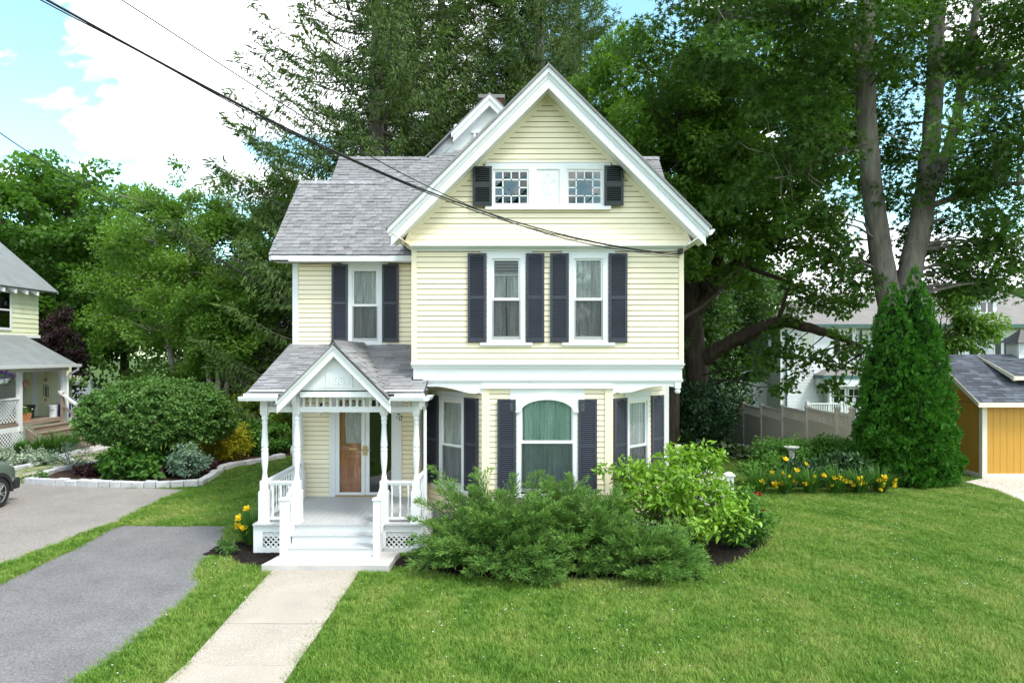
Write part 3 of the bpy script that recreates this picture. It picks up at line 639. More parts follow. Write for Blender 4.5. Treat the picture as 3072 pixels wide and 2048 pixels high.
for dx, PP, x0, x1 in ((0, PL, 375, 880), (1034, PR, 1412, 1920)):
    bars = MB(); cc = [(a+dx, b_+dx) for a, b_ in cols_l]; yb0, yb1 = YA-.012, YA+.008
    bars.box(X5(x0), X5(cc[0][0]), yb0, yb1, Z5(655), Z5(135)); bars.box(X5(cc[3][1]), X5(x1), yb0, yb1, Z5(655), Z5(135))
    bars.box(X5(cc[0][0]), X5(cc[3][1]), yb0, yb1, Z5(172), Z5(135)); bars.box(X5(cc[0][0]), X5(cc[3][1]), yb0, yb1, Z5(655), Z5(612))
    yb0 += .004
    for k in range(3):
        for r_ in range(4):
            if k == 1 and r_ in (1, 2): continue
            bars.box(X5(cc[k][1]), X5(cc[k+1][0]), yb0, yb1, Z5(rows[r_][1]), Z5(rows[r_][0]))
    for r_ in range(3):
        for k in range(4):
            if r_ == 1 and k in (1, 2): continue
            bars.box(X5(cc[k][0]), X5(cc[k][1]), yb0+.001, yb1, Z5(rows[r_+1][0]), Z5(rows[r_][1]))
    bars.build('glazing_bars', M['white_old'], afo)
    for r_ in range(4):
        for k in range(4):
            if r_ in (1, 2) and k in (1, 2): continue
            MB().add([(X5(cc[k][0]), YA-.002, Z5(rows[r_][1])), (X5(cc[k][1]), YA-.002, Z5(rows[r_][1])), (X5(cc[k][1]), YA-.002-.003*((k+r_) % 2), Z5(rows[r_][0])), (X5(cc[k][0]), YA-.002, Z5(rows[r_][0]))], [(0, 1, 2, 3)]).build('pane', M['sg'][PP[r_][k]], afo)
    MB().add([(X5(cc[1][0]), YA-.003, Z5(500)), (X5(cc[2][1]), YA-.003, Z5(500)), (X5(cc[2][1]), YA-.003, Z5(288)), (X5(cc[1][0]), YA-.003, Z5(288))], [(0, 1, 2, 3)]).build('pane', M['sg'][5], afo)
    MB().box(X5(cc[0][0])-.01, X5(cc[3][1])+.01, YA+.003, YA+.006, Z5(620), Z5(165)).build('shade_backing', M['dark'], afo)  # thin dark sheet paints the attic gloom behind the panes
for x0, x1, y0, y1 in ((88, 357, 100, 660), (1937, 2207, 88, 652)):
    shutter(house, ((X5(x0)+X5(x1))/2, YA-.032, Z5(y1)), X5(x1)-X5(x0), Z5(y0)-Z5(y1), 0, 'shutter_dark', .53)
# ================================================================ wing
XW = -4.745
zw = zm(750, 440, 2.451)
def X6(x, Y=YW): return (zw(x, 0)[0]-CX)*Y/F
def Z6(y, Y=YW): return H-(zw(0, y)[1]-HY)*Y/F
wz_b, wz_t = Z6(1445), Z6(872)
wa, wb = X6(723), X6(972)
EWZ = 5.70
wall(house, (XW, YW, 0), 0, XL-XW, 3.72, EWZ-.1, [(wa+.02-XW, wb-.02-XW, wz_b+.02, wz_t-.02)])
sash_window(house, ((wa+wb)/2, YW, wz_b), wb-wa, wz_t-wz_b, header=X6(1020)-X6(685), hh=.20, sillw=X6(1020)-X6(690), seed=21, casing=.085)
for x0, x1 in ((604, 721), (974, 1095)): shutter(house, ((X6(x0)+X6(x1))/2, YW-.02, Z6(1436)), X6(x1)-X6(x0), Z6(868)-Z6(1436))
MB().box(XW-.02, XW+.1, YW-.034, YW+.002, .5, EWZ-.1).build('corner_board', M['white'], house, bevel=.004)
# left side wall of the wing (gable end) and the rear walls
MB().prism_x([(YW+.19, .3), (19.5, .3), (19.5, EWZ), (16.9, EWZ), (16.18, 7.5), (YW+.19, EWZ-.05)], XW, XW+.16).build('side_wall', M['siding'], house)
MB().box(-4.3, XL, 16.7, 16.9, 3, 7.6).build('rear_wall', M['siding'], house)
# eave of the wing
MB().box(-5.12, XL-.02, 14.1, 14.125, EWZ-.10, EWZ+.02).build('fascia', M['white'], house)
MB().box(-5.11, XL-.02, 14.125, YW+.02, EWZ-.085, EWZ-.06).build('soffit', M['white'], house)
MB().prism_x([(14.1, EWZ-.07), (14.1, EWZ+.01), (16.18, 7.79), (16.18, 7.70)], -5.14, -5.11).build('rake_board', M['white'], house)
MB().prism_x([(14.1, EWZ-.07), (16.18, 7.70), (16.18, 7.66), (14.1, EWZ-.10)], -5.11, XW+.02).build('soffit', M['white'], house)
# ---------------------------------------------------------------- shingled roofs
TAB = MB(); TAB.hexa([(0, 0, .000), (1, 0, .000), (1, 1.25, .0), (0, 1.25, .0), (0, 0, .013), (1, 0, .013), (1, 1.25, .003), (0, 1.25, .003)])
TABME = TAB.mesh('shingle_tab', M['shingle'])
class Tabs:
    """collects shingle tabs; the first cap become objects, the rest one mesh"""
    def __init__(s, cap): s.cap = cap; s.n = 0; s.rest = MB(); s.list = []
    def finish(s, parent, mat, me):
        s.list.sort(key=lambda q: q[0])
        for i, (d, Mx) in enumerate(s.list):
            if i < s.cap:
                o = bpy.data.objects.new('shingle', me); COL.objects.link(o); o.parent = parent
                o.matrix_local = Matrix.Translation(-WL[parent.name]) @ Mx
            else:
                s.rest.add([Mx @ v.co for v in me.vertices], [tuple(p.vertices) for p in me.polygons])
        if s.rest.v: tag(s.rest.build('shingle_field', mat, parent), kind='stuff')
def shingle_plane(tabs, origin, ux, uy, rows, exp=.127, seed=1, wmin=.15, wmax=.30):
    """origin, ux along the eave, uy up the slope; rows(v)->(x0,x1) run of the course at distance v"""
    r = random.Random(seed); ux = Vector(ux).normalized(); uy = Vector(uy).normalized(); n = ux.cross(uy)
    v = 0.0; k = 0
    while True:
        run = rows(v+exp*.5)
        if run is None: break
        x0, x1 = run; x = x0-(r.random()*.0); first = True
        while x < x1-.02:
            w = r.uniform(wmin, wmax)
            if first: w *= r.uniform(.4, 1); first = False
            w = min(w, x1-x)
            if x1-(x+w) < .05: w = x1-x
            lift = r.uniform(0, .006); dv = r.uniform(-.006, .006)
            p = Vector(origin)+ux*x+uy*(v+dv)+n*(.004+lift)
            Mx = Matrix.Translation(p) @ Matrix(((ux.x, uy.x, n.x, 0), (ux.y, uy.y, n.y, 0), (ux.z, uy.z, n.z, 0), (0, 0, 0, 1))) @ Matrix.Diagonal((w-.005, exp, r.choice((.7, .9, 1.1, 1.3, 1.6)), 1))
            tabs.list.append(((p-Vector((0, 0, H))).length, Mx)); x += w
        v += exp; k += 1
def slab(name, pts, thick, mat, parent):
    pts = [Vector(p) for p in pts]; n = (pts[1]-pts[0]).cross(pts[2]-pts[0]).normalized()
    m = MB(); k = len(pts); m.add(pts+[p-n*thick for p in pts], [tuple(range(k)), tuple(range(2*k-1, k-1, -1))]+[(i, i+k, (i+1) % k+k, (i+1) % k) for i in range(k)])
    return m.build(name, mat, parent)
S2 = math.sqrt(.5)
# wing roof, front slope
E0 = Vector((-5.15, 14.1, 5.73))
wing_roof = slab('roof', [E0, (XL+.4, 14.1, 5.73), (XL+.4, 16.6, 8.23), (.3, 17.24, 8.87), (-1.36, 17.24, 8.87), (-2.28, 16.97, 8.60), (-2.7, 16.5, 8.13), (-3.23, 16.18, 7.81), (-5.15, 16.18, 7.81)], .05, M['roofslab'], house)
slab('roof', [(-5.15, 16.18, 7.81), (-3.0, 16.18, 7.81), (-3.0, 18.3, 5.69), (-5.15, 18.3, 5.69)], .05, M['shingle'], house)
def wing_rows(v):
    z = 5.73+v*S2; y = 14.1+v*S2
    if z > 8.87: return None
    xa = 0.0
    if z > 7.81: xa = np.interp(z, [7.81, 8.13, 8.60, 8.87], [-3.23, -2.7, -2.28, -1.36])+5.15
    # right limit: under the left slope of the front gable  z = APZ-(XC-x)
    xb = min(z-APZ+XC, .3)+5.15+.15
    xb = max(xb, XL+5.15+.02) if z < 6.6 else xb
    if z < 6.25: xb = XL+5.15+.1
    return (xa, max(xb, xa+.05))
tw = Tabs(0); shingle_plane(tw, E0, (1, 0, 0), (0, 1, 1), wing_rows, seed=4, wmin=.12, wmax=.22)
tw.finish(wing_roof, M['shingle'], TABME)
# ridge caps
def caps(parent, a, b_, n=None, w=.13):
    a, b_ = Vector(a), Vector(b_); L_ = (b_-a).length; k = n or max(1, int(L_/.14)); m = MB()
    t_ = (b_-a).normalized(); s_ = t_.cross(Vector((0, 0, 1))).normalized()
    for i in range(k):
        p = a.lerp(b_, i/k); q_ = a.lerp(b_, (i+1.1)/k); h0, h1 = .035+.006*(i % 2), .025
        m.add([p-s_*w+Vector((0, 0, -.075)), p+Vector((0, 0, h0)), p+s_*w+Vector((0, 0, -.075)), q_-s_*w+Vector((0, 0, -.09)), q_+Vector((0, 0, h1)), q_+s_*w+Vector((0, 0, -.09))], [(0, 3, 4, 1), (1, 4, 5, 2)])
    return tag(m.build('ridge_cap', M['shingle'], parent))
caps(wing_roof, (-5.15, 16.18, 7.81), (-3.2, 16.18, 7.81)); caps(wing_roof, (-3.23, 16.18, 7.81), (-2.65, 16.52, 8.15)); caps(wing_roof, (-2.7, 16.5, 8.13), (-2.2, 17.0, 8.62))
# main cross gable behind
RZ = 8.93
cross_roof = slab('roof', [(-4.66, 16.2, RZ-1.8), (3.95, 16.2, RZ-1.8), (3.95, 18, RZ), (-4.66, 18, RZ)], .06, M['roofslab'], house)
slab('roof', [(-4.66, 18, RZ), (3.95, 18, RZ), (3.95, 21.2, RZ-3.2), (-4.66, 21.2, RZ-3.2)], .06, M['shingle'], house)
tcx = Tabs(0)
shingle_plane(tcx, (-4.66, 16.9, RZ-1.1), (1, 0, 0), (0, 1, 1), lambda v: (0, 3.2) if v < 1.53 else None, seed=8)
shingle_plane(tcx, (2.6, 16.4, RZ-1.6), (1, 0, 0), (0, 1, 1), lambda v: (0, 1.35) if v < 2.24 else None, seed=9)
tcx.finish(cross_roof, M['shingle'], TABME)
caps(cross_roof, (-4.66, 18, RZ), (-1.5, 18, RZ)); caps(cross_roof, (2.2, 18, RZ), (3.95, 18, RZ))
MB().prism_x([(16.25, 3), (19.6, 3), (19.6, RZ-1.7), (18, RZ-.1), (16.25, RZ-1.85)], -4.3, -4.2).build('side_wall', M['siding'], house)
MB().prism_x([(14.2, 3), (21, 3), (21, RZ-3.1), (18, RZ-.1), (16.4, RZ-1.7), (14.2, 5.6)], 3.3, 3.45).build('side_wall', M['siding'], house)
# tall rear gable with its own rake boards
GX, GZ, GY = -.575, 10.27, 17.05
rear = MB(); hw = 3.3
rear.prism_y([(GX-hw, GZ-.3-hw), (GX+hw, GZ-.3-hw), (GX, GZ-.3)], GY+.3, GY+.5); rw = rear.build('gable_wall', M['siding'], house)
z_ = GZ-.55-1.9
while z_ < GZ-.6:
    h_ = GZ-.55-z_; clap(rw, GX-h_-WL[rw.name].x*0, GX+h_, GX-h_+EXP, GX+h_-EXP, z_, EXP, M['siding']).location.y += GY+.3-0*16; z_ += EXP
def rake2(y0, y1, o0, o1, ext0=0.0, lap=1.85, name='rake_board', mat='white'):
    for sx in (-1, 1):
        e = lap
        pl = [(GX+sx*ext0, GZ-o0-ext0), (GX+sx*e, GZ-o0-e), (GX+sx*e, GZ-o1-e), (GX+sx*ext0, GZ-o1-ext0)]
        MB().prism_y(pl if sx < 0 else pl[::-1], y0, y1).build(name, M[mat], house)
rake2(GY-.02, GY+.02, 0, .09, 0, .98); rake2(GY, GY+.04, .09, .13, 0, .97); rake2(GY+.02, GY+.06, .13, .27, 0, .93)
rake2(GY+.05, GY+.3, .19, .235, 0, .95, 'soffit')
rake2(GY+.2, GY+.24, 0, .09, .96, 1.85); rake2(GY+.22, GY+.3, .09, .24, .96, 1.8)
rake2(GY+.27, GY+.29, .23, .56, 0, 1.9, 'frieze_board')
for sx in (-1, 1):
    pl = [(GX, GZ+.05), (GX+sx*hw, GZ+.05-hw), (GX+sx*hw, GZ-hw), (GX, GZ)]
    MB().prism_y(pl if sx < 0 else pl[::-1], GY-.03, 24).build('roof', M['shingle'], house)
wq = MB(); wx0, wz1 = GX-.42, 9.35
wq.box(wx0, wx0+.06, GY+.2, GY+.3, 8.6, wz1); wq.box(wx0-.06, wx0+.9, GY+.19, GY+.3, wz1, wz1+.06); wq.box(wx0+.78, wx0+.84, GY+.2, GY+.3, 8.6, wz1); wqo = wq.build('window', M['white'], house)
MB().box(wx0+.06, wx0+.78, GY+.26, GY+.29, 8.6, wz1).build('pane', M['darkglass'], wqo)
# chimney of bricks
CH0, CH1 = (1103-1176)*20/1531, (1155-1176)*20/1531
ch = MB().box(CH0+.06, CH1-.06, 20.06, 20.5, 9.0, 11.3).build('chimney', M['mortar'], house)
BR = MB().box(0, .2, 0, .09, 0, .057).mesh('brick', M['brick'])
z_ = 10.2; k = 0
while z_ < 11.26:
    x = CH0+.03-(.1 if k % 2 else 0)
    while x < CH1-.05:
        xx = max(x, CH0+.03); w_ = min(x+.2, CH1-.03)-xx
        if w_ > .03:
            o = link('brick', BR, None, ch, (xx, 20.03, z_)); o.scale = (w_/.2, 1, 1)
        x += .212
    z_ += .068; k += 1
MB().box(CH0-.06, CH1+.06, 19.95, 20.6, 11.3, 11.4).build('chimney_cap', M['greyroof'], ch)
# ================================================================ porch
zp = zm(700, 980, 2.1183)
YP = 12.3
def XP(x, Y=YP): return (zp(x, 0)[0]-CX)*Y/F
def ZP(y, Y=YP): return H-(zp(0, y)[1]-HY)*Y/F
PX = [-4.56, XP(404), XP(958), -1.765]
porch = MB()
nb = 18; fx0, fx1 = -4.72, -1.62
MB_ = MB().box(fx0+.04, fx1-.04, 12.2, YW+.0, .30, .518); porch = MB_.build('porch', M['white'], house)
bw_ = (fx1-fx0)/24
for i in range(24):
    MB().box(fx0+i*bw_+.002, fx0+(i+1)*bw_-.002, 12.12, YW-.002, .519, .55).build('floor_board', M['deck'], porch)
# skirt, corner piers and lattice
sk = MB(); sk.box(fx0, fx1, 12.165, 12.2, .40, .518); sk.box(fx0, fx0+.17, 12.165, 12.2, .02, .40); sk.box(-3.98, -3.90, 12.165, 12.2, .02, .40); sk.box(-2.42, -2.30, 12.165, 12.2, .02, .40); sk.box(fx1-.17, fx1, 12.165, 12.2, .02, .40)
sk.box(fx0+.17, -3.98, 12.165, 12.2, .02, .11); sk.box(-2.30, fx1-.17, 12.165, 12.2, .02, .11); sk.box(fx0, fx0+.03, 12.2, YW, .02, .518); sk.box(fx1-.03, fx1, 12.2, YW, .02, .518)
sk.build('skirt_board', M['white'], porch)
def lattice(x0, x1, z0, z1, y, p=.095, w=.028, name='lattice', mat='white', parent=None, axis='x', fixed=0.0):
    m = MB(); H_ = z1-z0
    for s_, yy in ((1, 0), (-1, -.008)):
        c = -H_
        while c < (x1-x0)+H_:
            # line x = x0 + c + s*(z-z0) (s=1) or x0 + c + H - (z-z0)
            def xa(t): return x0+c+(t if s_ > 0 else H_-t)
            t0, t1 = 0., H_
            if s_ > 0: t0 = max(0, x0-(x0+c)); t1 = min(H_, x1-(x0+c))
            else: t0 = max(0, (x0+c+H_)-x1); t1 = min(H_, (x0+c+H_)-x0)
            if t1-t0 > .02:
                A, B_ = (xa(t0), z0+t0), (xa(t1), z0+t1); q_ = w*.7071
                pts = [(A[0]-q_, A[1]), (A[0]+q_, A[1]), (B_[0]+q_, B_[1]), (B_[0]-q_, B_[1])]
                pts = [(min(max(a, x0), x1), b_) for a, b_ in pts]
                if s_ < 0: pass
                if axis == 'x': m.prism_y(pts, y+yy-.006, y+yy)
                else: m.prism_x([(a, b_) for a, b_ in pts], fixed+yy-.006, fixed+yy)
            c += p
    return m.build(name, M[mat], parent)
lattice(fx0+.17, -3.98, .11, .40, 12.195, parent=porch); lattice(-2.30, fx1-.17, .11, .40, 12.195, parent=porch)
MB().box(fx0+.05, fx1-.05, 12.32, 12.34, .02, .5).build('shade_backing', M['dark'], porch)  # dark sheet painting the shade under the porch floor
# turned posts
def post_profile():
    pts = [(975, .066), (966, .066), (962, .060), (952, .060), (948, .052), (938, .052), (934, .046), (925, .046), (915, .049), (870, .066), (820, .076), (795, .075), (788, .068), (784, .078), (774, .078), (770, .066), (764, .066), (758, .078), (750, .078), (700, .066), (640, .055), (618, .053), (612, .062), (604, .062), (600, .055), (592, .055), (588, .068), (574, .068), (570, .062), (566, .062)]
    return [(r_*.82, ZP(y)) for y, r_ in pts]
pm = MB()
pz1 = ZP(1037); pz2 = ZP(975); ptop = 2.95
pm.box(-.088, .088, -.088, .088, FLOOR, pz1-.02); pm.box(-.10, .10, -.10, .10, FLOOR, FLOOR+.03)
pm.hexa([(-.088, -.088, pz1-.02), (.088, -.088, pz1-.02), (.088, .088, pz1-.02), (-.088, .088, pz1-.02), (-.068, -.068, pz1), (.068, -.068, pz1), (.068, .068, pz1), (-.068, .068, pz1)])
pm.box(-.068, .068, -.068, .068, pz1, pz2)
pm.lathe(post_profile(), 0, 0, 18)
pm.hexa([(-.045, -.045, ZP(566)), (.045, -.045, ZP(566)), (.045, .045, ZP(566)), (-.045, .045, ZP(566)), (-.065, -.065, ZP(550)), (.065, -.065, ZP(550)), (.065, .065, ZP(550)), (-.065, .065, ZP(550))])
pm.box(-.065, .065, -.065, .065, ZP(550), ptop)
for dx in (-.03, 0, .03): pm.box(dx-.006, dx+.006, -.069, -.06, ZP(545), ZP(490))
PME = pm.mesh('porch_post', M['white'], True)
for x in PX: link('porch_post', PME, None, porch, (x, YP, 0))
link('porch_post', PME, None, porch, (PX[3]+.02, YW-.15, 0)); link('porch_post', PME, None, porch, (PX[0], YW-.12, 0))
# spindle friezes
SPM = MB().lathe([(.026, 0), (.030, .01), (.026, .02), (.019, .03), (.026, .07), (.03, .085), (.026, .1), (.019, .14), (.026, .15), (.030, .16), (.026, .17)], 0, 0, 8).mesh('frieze_spindle', M['white'], True)
fz0, fz1 = ZP(506), ZP(446)
def frieze(x0, x1, n, y=YP):
    MB().box(x0, x1, y-.035, y+.035, ZP(541), fz0).build('frieze_rail', M['white'], porch)
    for i in range(n):
        o = link('frieze_spindle', SPM, None, porch, (x0+(i+.5)*(x1-x0)/n, y, fz0)); o.scale = (1, 1, (fz1-fz0)/.17)
frieze(PX[1]+.065, PX[2]-.065, 12); frieze(PX[0]+.065, PX[1]-.065, 4); frieze(PX[2]+.065, PX[3]-.065, 4)
MB().box(PX[0]-.07, PX[1]-.065, YP-.06, YP+.06, fz1, 2.96).build('porch_beam', M['white'], porch); MB().box(PX[2]+.065, PX[3]+.07, YP-.06, YP+.06, fz1, 2.96).build('porch_beam', M['white'], porch)
for x in (PX[0], PX[3]):
    MB().box(x-.03, x+.03, YP+.065, YW-.2, ZP(541), fz0).build('frieze_rail', M['white'], porch); MB().box(x-.05, x+.05, YP+.065, YW, fz1, 2.96).build('porch_beam', M['white'], porch)
    for i in range(10): o = link('frieze_spindle', SPM, None, porch, (x, YP+.2+i*.19, fz0)); o.scale = (1, 1, (fz1-fz0)/.17)
# brackets
for x, sx in ((PX[1], 1), (PX[2], -1)):
    arc = [(x-.035, ZP(548)), (x+.035, ZP(548))]
    outer = [(0, 0), (0.0, .30)]
    m = MB(); pts = []
    n = 8; x0 = x-.032*0
    A = [(YP-.065, ZP(556)), (YP-.085, ZP(548))]+[(YP-.09-.15*math.sin(i/n*1.57)**1.6, ZP(540)+(ZP(430)-ZP(540))*i/n) for i in range(n+1)]+[(YP-.065, ZP(430))]
    m.prism_x(A, x-.035, x+.035); m.build('bracket', M['white'], porch)
# balustrades
BAL = MB(); BAL.box(-.018, .018, -.018, .018, 0, .07).lathe([(.012, .07), (.019, .08), (.012, .09), (.014, .12), (.021, .2), (.014, .33), (.012, .35), (.019, .36), (.012, .37), (.014, .40), (.02, .47), (.013, .53)], 0, 0, 8).box(-.018, .018, -.018, .018, .53, .60)
BALM = BAL.mesh('baluster', M['white'], True)
rz0, rz1 = ZP(1208), ZP(985)
def balustrade(a, b_, n, z0a=None):
    a, b_ = Vector(a), Vector(b_); d_ = (b_-a); L_ = d_.length; ang = math.atan2(d_.y, d_.x)
    s_ = Vector((-d_.y, d_.x, 0)).normalized()
    def bar(z0, z1, w, lo):
        lo.hexa([a-s_*w+Vector((0, 0, z0)), b_-s_*w+Vector((0, 0, z0)), b_+s_*w+Vector((0, 0, z0)), a+s_*w+Vector((0, 0, z0)), a-s_*w+Vector((0, 0, z1)), b_-s_*w+Vector((0, 0, z1)), b_+s_*w+Vector((0, 0, z1)), a+s_*w+Vector((0, 0, z1))])
    lo = MB(); bar(rz0-.035, rz0, .03, lo); lo.build('bottom_rail', M['white'], porch)
    lo = MB(); bar(rz1-.05, rz1-.012, .026, lo); bar(rz1-.012, rz1+.02, .042, lo); lo.build('top_rail', M['white'], porch)
    for i in range(n):
        p = a.lerp(b_, (i+.5)/n); o = link('baluster', BALM, None, porch, (p.x, p.y, rz0)); o.scale = (1, 1, (rz1-.05-rz0)/.60)
balustrade((PX[0]+.07, YP, 0), (PX[1]-.07, YP, 0), 3); balustrade((PX[2]+.07, YP, 0), (PX[3]-.07, YP, 0), 3)
balustrade((PX[0], YP+.09, 0), (PX[0], YW-.2, 0), 13); balustrade((PX[3], YP+.09, 0), (PX[3], YW-.6, 0), 10)
# steps, newels and hand rails
sx0, sx1 = -3.93, -2.40; SL = .12
for i, (yf, zt) in enumerate(((11.92, .41), (11.64, .265))):
    MB().box(sx0-.02, sx1+.02, yf-.02, yf+.30, zt-.03, zt).build('tread', M['deck'], porch, bevel=.006)
    MB().box(sx0, sx1, yf+.002, yf+.022, zt-.15 if i == 0 else SL, zt-.03).build('riser', M['white'], porch)
MB().box(sx0, sx1, 12.19, 12.215-.051, .405, .519).build('riser', M['white'], porch)
for x in (sx0-.045, sx1+.045):
    nx_ = MB(); nx_.box(x-.06, x+.06, 11.58, 11.70, SL, SL+.98); nx_.box(x-.078, x+.078, 11.562, 11.718, SL+.98, SL+1.005); nx_.hexa([(x-.07, 11.57, SL+1.005), (x+.07, 11.57, SL+1.005), (x+.07, 11.71, SL+1.005), (x-.07, 11.71, SL+1.005), (x-.02, 11.62, SL+1.03), (x+.02, 11.62, SL+1.03), (x+.02, 11.66, SL+1.03), (x-.02, 11.66, SL+1.03)])
    nx_.build('newel_post', M['white'], porch)
    st = MB(); st.prism_x([(11.65, SL), (11.65, SL+.24), (12.16, .56), (12.2, .3), (12.2, SL)], x-.02, x+.02); st.build('stringer', M['white'], porch)
    hr = MB(); za, zb_ = SL+.92, rz1-.02
    for w_, d0, d1 in ((.035, 0, .035), (.022, -.04, 0)): hr.hexa([(x-w_, 11.70, za+d0), (x+w_, 11.70, za+d0), (x+w_, 12.22, zb_+d0), (x-w_, 12.22, zb_+d0), (x-w_, 11.70, za+d1), (x+w_, 11.70, za+d1), (x+w_, 12.22, zb_+d1), (x-w_, 12.22, zb_+d1)])
    hr.build('hand_rail', M['white'], porch)
    for i in range(4):
        yy = 11.77+i*.115; zt = SL+.24+(yy-11.65)/.51*.2
        o = link('baluster', BALM, None, porch, (x, yy, zt)); o.scale = (.9, .9, (za+(zb_-za)*(yy-11.7)/.52-.03-zt)/.6)
# porch roof (shed) with front cross gable
RE, RW_ = Vector((-4.82, 12.02, 2.90)), 3.84
uy = Vector((0, YW-12.02, RW_-2.90)); plen = uy.length
PGX, PGZ, PGY, gdown = -3.195, 3.84, 11.93, 1.0
ymz = 2.90+(YM-12.02)*(RW_-2.9)/(YW-12.02)
porch_roof = slab('porch_roof', [RE, (PGX-.94, 12.02, 2.90), (PGX, YW, RW_), (-4.78, YW, RW_)], .06, M['roofslab'], house)
slab('roof_plane', [(PGX+.94, 12.02, 2.90), (-1.60, 12.02, 2.90), (-1.60, YM-.05, ymz-.02), (XL-.01, YM-.05, ymz-.02), (XL-.01, YW, RW_), (PGX, YW, RW_)], .06, M['roofslab'], porch_roof)
def gable_edge_r(y):    # right edge of the cross gable where it meets the shed roof
    z = 2.90+(y-12.02)*(RW_-2.9)/(YW-12.02); return PGX+(PGZ-z)
tp = Tabs(300)
def rows_left(v):
    if v > plen-.02: return None
    y = 12.02+v/plen*(YW-12.02); z = 2.9+v/plen*(RW_-2.9); return (0, max(.05, PGX-(PGZ-z)+4.82+.03))
def rows_right(v):
    if v > plen-.02: return None
    y = 12.02+v/plen*(YW-12.02); z = 2.9+v/plen*(RW_-2.9); xr = -1.60 if y < YM-.05 else XL-.015
    return (PGX+(PGZ-z)-.03+4.82, xr+4.82)
shingle_plane(tp, RE, (1, 0, 0), uy, rows_left, seed=21, wmin=.18, wmax=.30); shingle_plane(tp, RE, (1, 0, 0), uy, rows_right, seed=22, wmin=.18, wmax=.30)
# right slope of the cross gable : courses run back along +Y
gdown = 1.0
go = Vector((PGX+gdown, PGY-.03, PGZ-gdown))
def rows_g(v):
    x = PGX+gdown-v*S2; z = PGZ-gdown+v*S2
    if z > PGZ-.02: return None
    yb = 12.02+(z-2.90)/(RW_-2.9)*(YW-12.02); return (0, max(.06, yb-(PGY-.03)))
shingle_plane(tp, go, (0, 1, 0), (-1, 0, 1), rows_g, seed=23, wmin=.18, wmax=.3)
tp.finish(porch_roof, M['shingle'], TABME)
for sx in (-1, 1):
    pl = [(PGX, PGZ), (PGX+sx*gdown, PGZ-gdown), (PGX+sx*gdown, PGZ-gdown-.05), (PGX, PGZ-.05)]
    m = MB(); yb = 12.06
    m.add([(PGX, PGY-.03, PGZ), (PGX+sx*gdown, PGY-.03, PGZ-gdown), (PGX+sx*gdown, yb, PGZ-gdown), (PGX, YW, PGZ), (PGX, PGY-.03, PGZ-.04), (PGX+sx*gdown, PGY-.03, PGZ-gdown-.04), (PGX+sx*gdown, yb, PGZ-gdown-.04), (PGX, YW, PGZ-.04)], [(0, 1, 2, 3), (7, 6, 5, 4), (0, 4, 5, 1), (1, 5, 6, 2), (3, 7, 4, 0)])
    m.build('gable_roof', M['roofslab' if sx > 0 else 'shingle'], porch_roof)
caps(porch_roof, (PGX, PGY-.02, PGZ+.02), (PGX, YW-.05, PGZ+.02), w=.09)
def rake3(y0, y1, o0, o1, cut=0.0, name='rake_board'):
    for sx in (-1, 1):
        e = gdown+.02-cut; pl = [(PGX, PGZ-o0), (PGX+sx*e, PGZ-o0-e), (PGX+sx*e, PGZ-o1-e), (PGX, PGZ-o1)]
        MB().prism_y(pl if sx < 0 else pl[::-1], y0, y1).build(name, M['white'], porch_roof)
rake3(PGY-.02, PGY+.01, -.005, .075); rake3(PGY, PGY+.03, .075, .11, .01); rake3(PGY+.012, PGY+.05, .11, .245, .0)
rake3(PGY+.045, PGY+.2, .2, .225, .03, 'soffit')
# pediment
YPD = 12.08
def XQ(x): return XP(x, YPD)
def ZQ(y): return ZP(y, YPD)
pz = ZQ(446)
pd = MB(); ww = PGZ-.2-ZQ(402)
pd.prism_y([(PGX-ww, ZQ(402)), (PGX+ww, ZQ(402)), (PGX, PGZ-.2)], YPD, YPD+.05)
pdo = pd.build('pediment', M['white'], porch)
MB().box(XQ(425), XQ(925), YPD-.02, YP+.05, pz, ZQ(402)).build('pediment_board', M['white'], pdo)
rl = MB()
rl.box(XQ(590), XQ(756), YPD-.02, YPD+.002, ZQ(388), ZQ(296)); 
rl.box(XQ(604), XQ(744), YPD-.026, YPD-.018, ZQ(310), ZQ(306)); rl.box(XQ(604), XQ(744), YPD-.026, YPD-.018, ZQ(380), ZQ(376)); rl.box(XQ(600), XQ(604), YPD-.026, YPD-.018, ZQ(380), ZQ(306)); rl.box(XQ(744), XQ(748), YPD-.026, YPD-.018, ZQ(380), ZQ(306))
for cxp, sg in ((597, -1), (750, 1)):
    q_ = 1/2.1183*YPD/F; c0 = (XQ(cxp), ZQ(394))
    for i in range(7):
        a0, a1 = R(8+i*12), R(8+i*12+8); r0, r1 = 14*q_, 52*q_
        rl.hexa([(c0[0]+sg*r0*math.cos(a0), YPD-.018, c0[1]+r0*math.sin(a0)), (c0[0]+sg*r1*math.cos(a0), YPD-.018, c0[1]+r1*math.sin(a0)), (c0[0]+sg*r1*math.cos(a0), YPD+.001, c0[1]+r1*math.sin(a0)), (c0[0]+sg*r0*math.cos(a0), YPD+.001, c0[1]+r0*math.sin(a0)),
                 (c0[0]+sg*r0*math.cos(a1), YPD-.018, c0[1]+r0*math.sin(a1)), (c0[0]+sg*r1*math.cos(a1), YPD-.018, c0[1]+r1*math.sin(a1)), (c0[0]+sg*r1*math.cos(a1), YPD+.001, c0[1]+r1*math.sin(a1)), (c0[0]+sg*r0*math.cos(a1), YPD+.001, c0[1]+r0*math.sin(a1))])
    ring(rl, c0[0], c0[1], 60*q_, YPD-.008, .008, 90-sg*90, 90, 12)
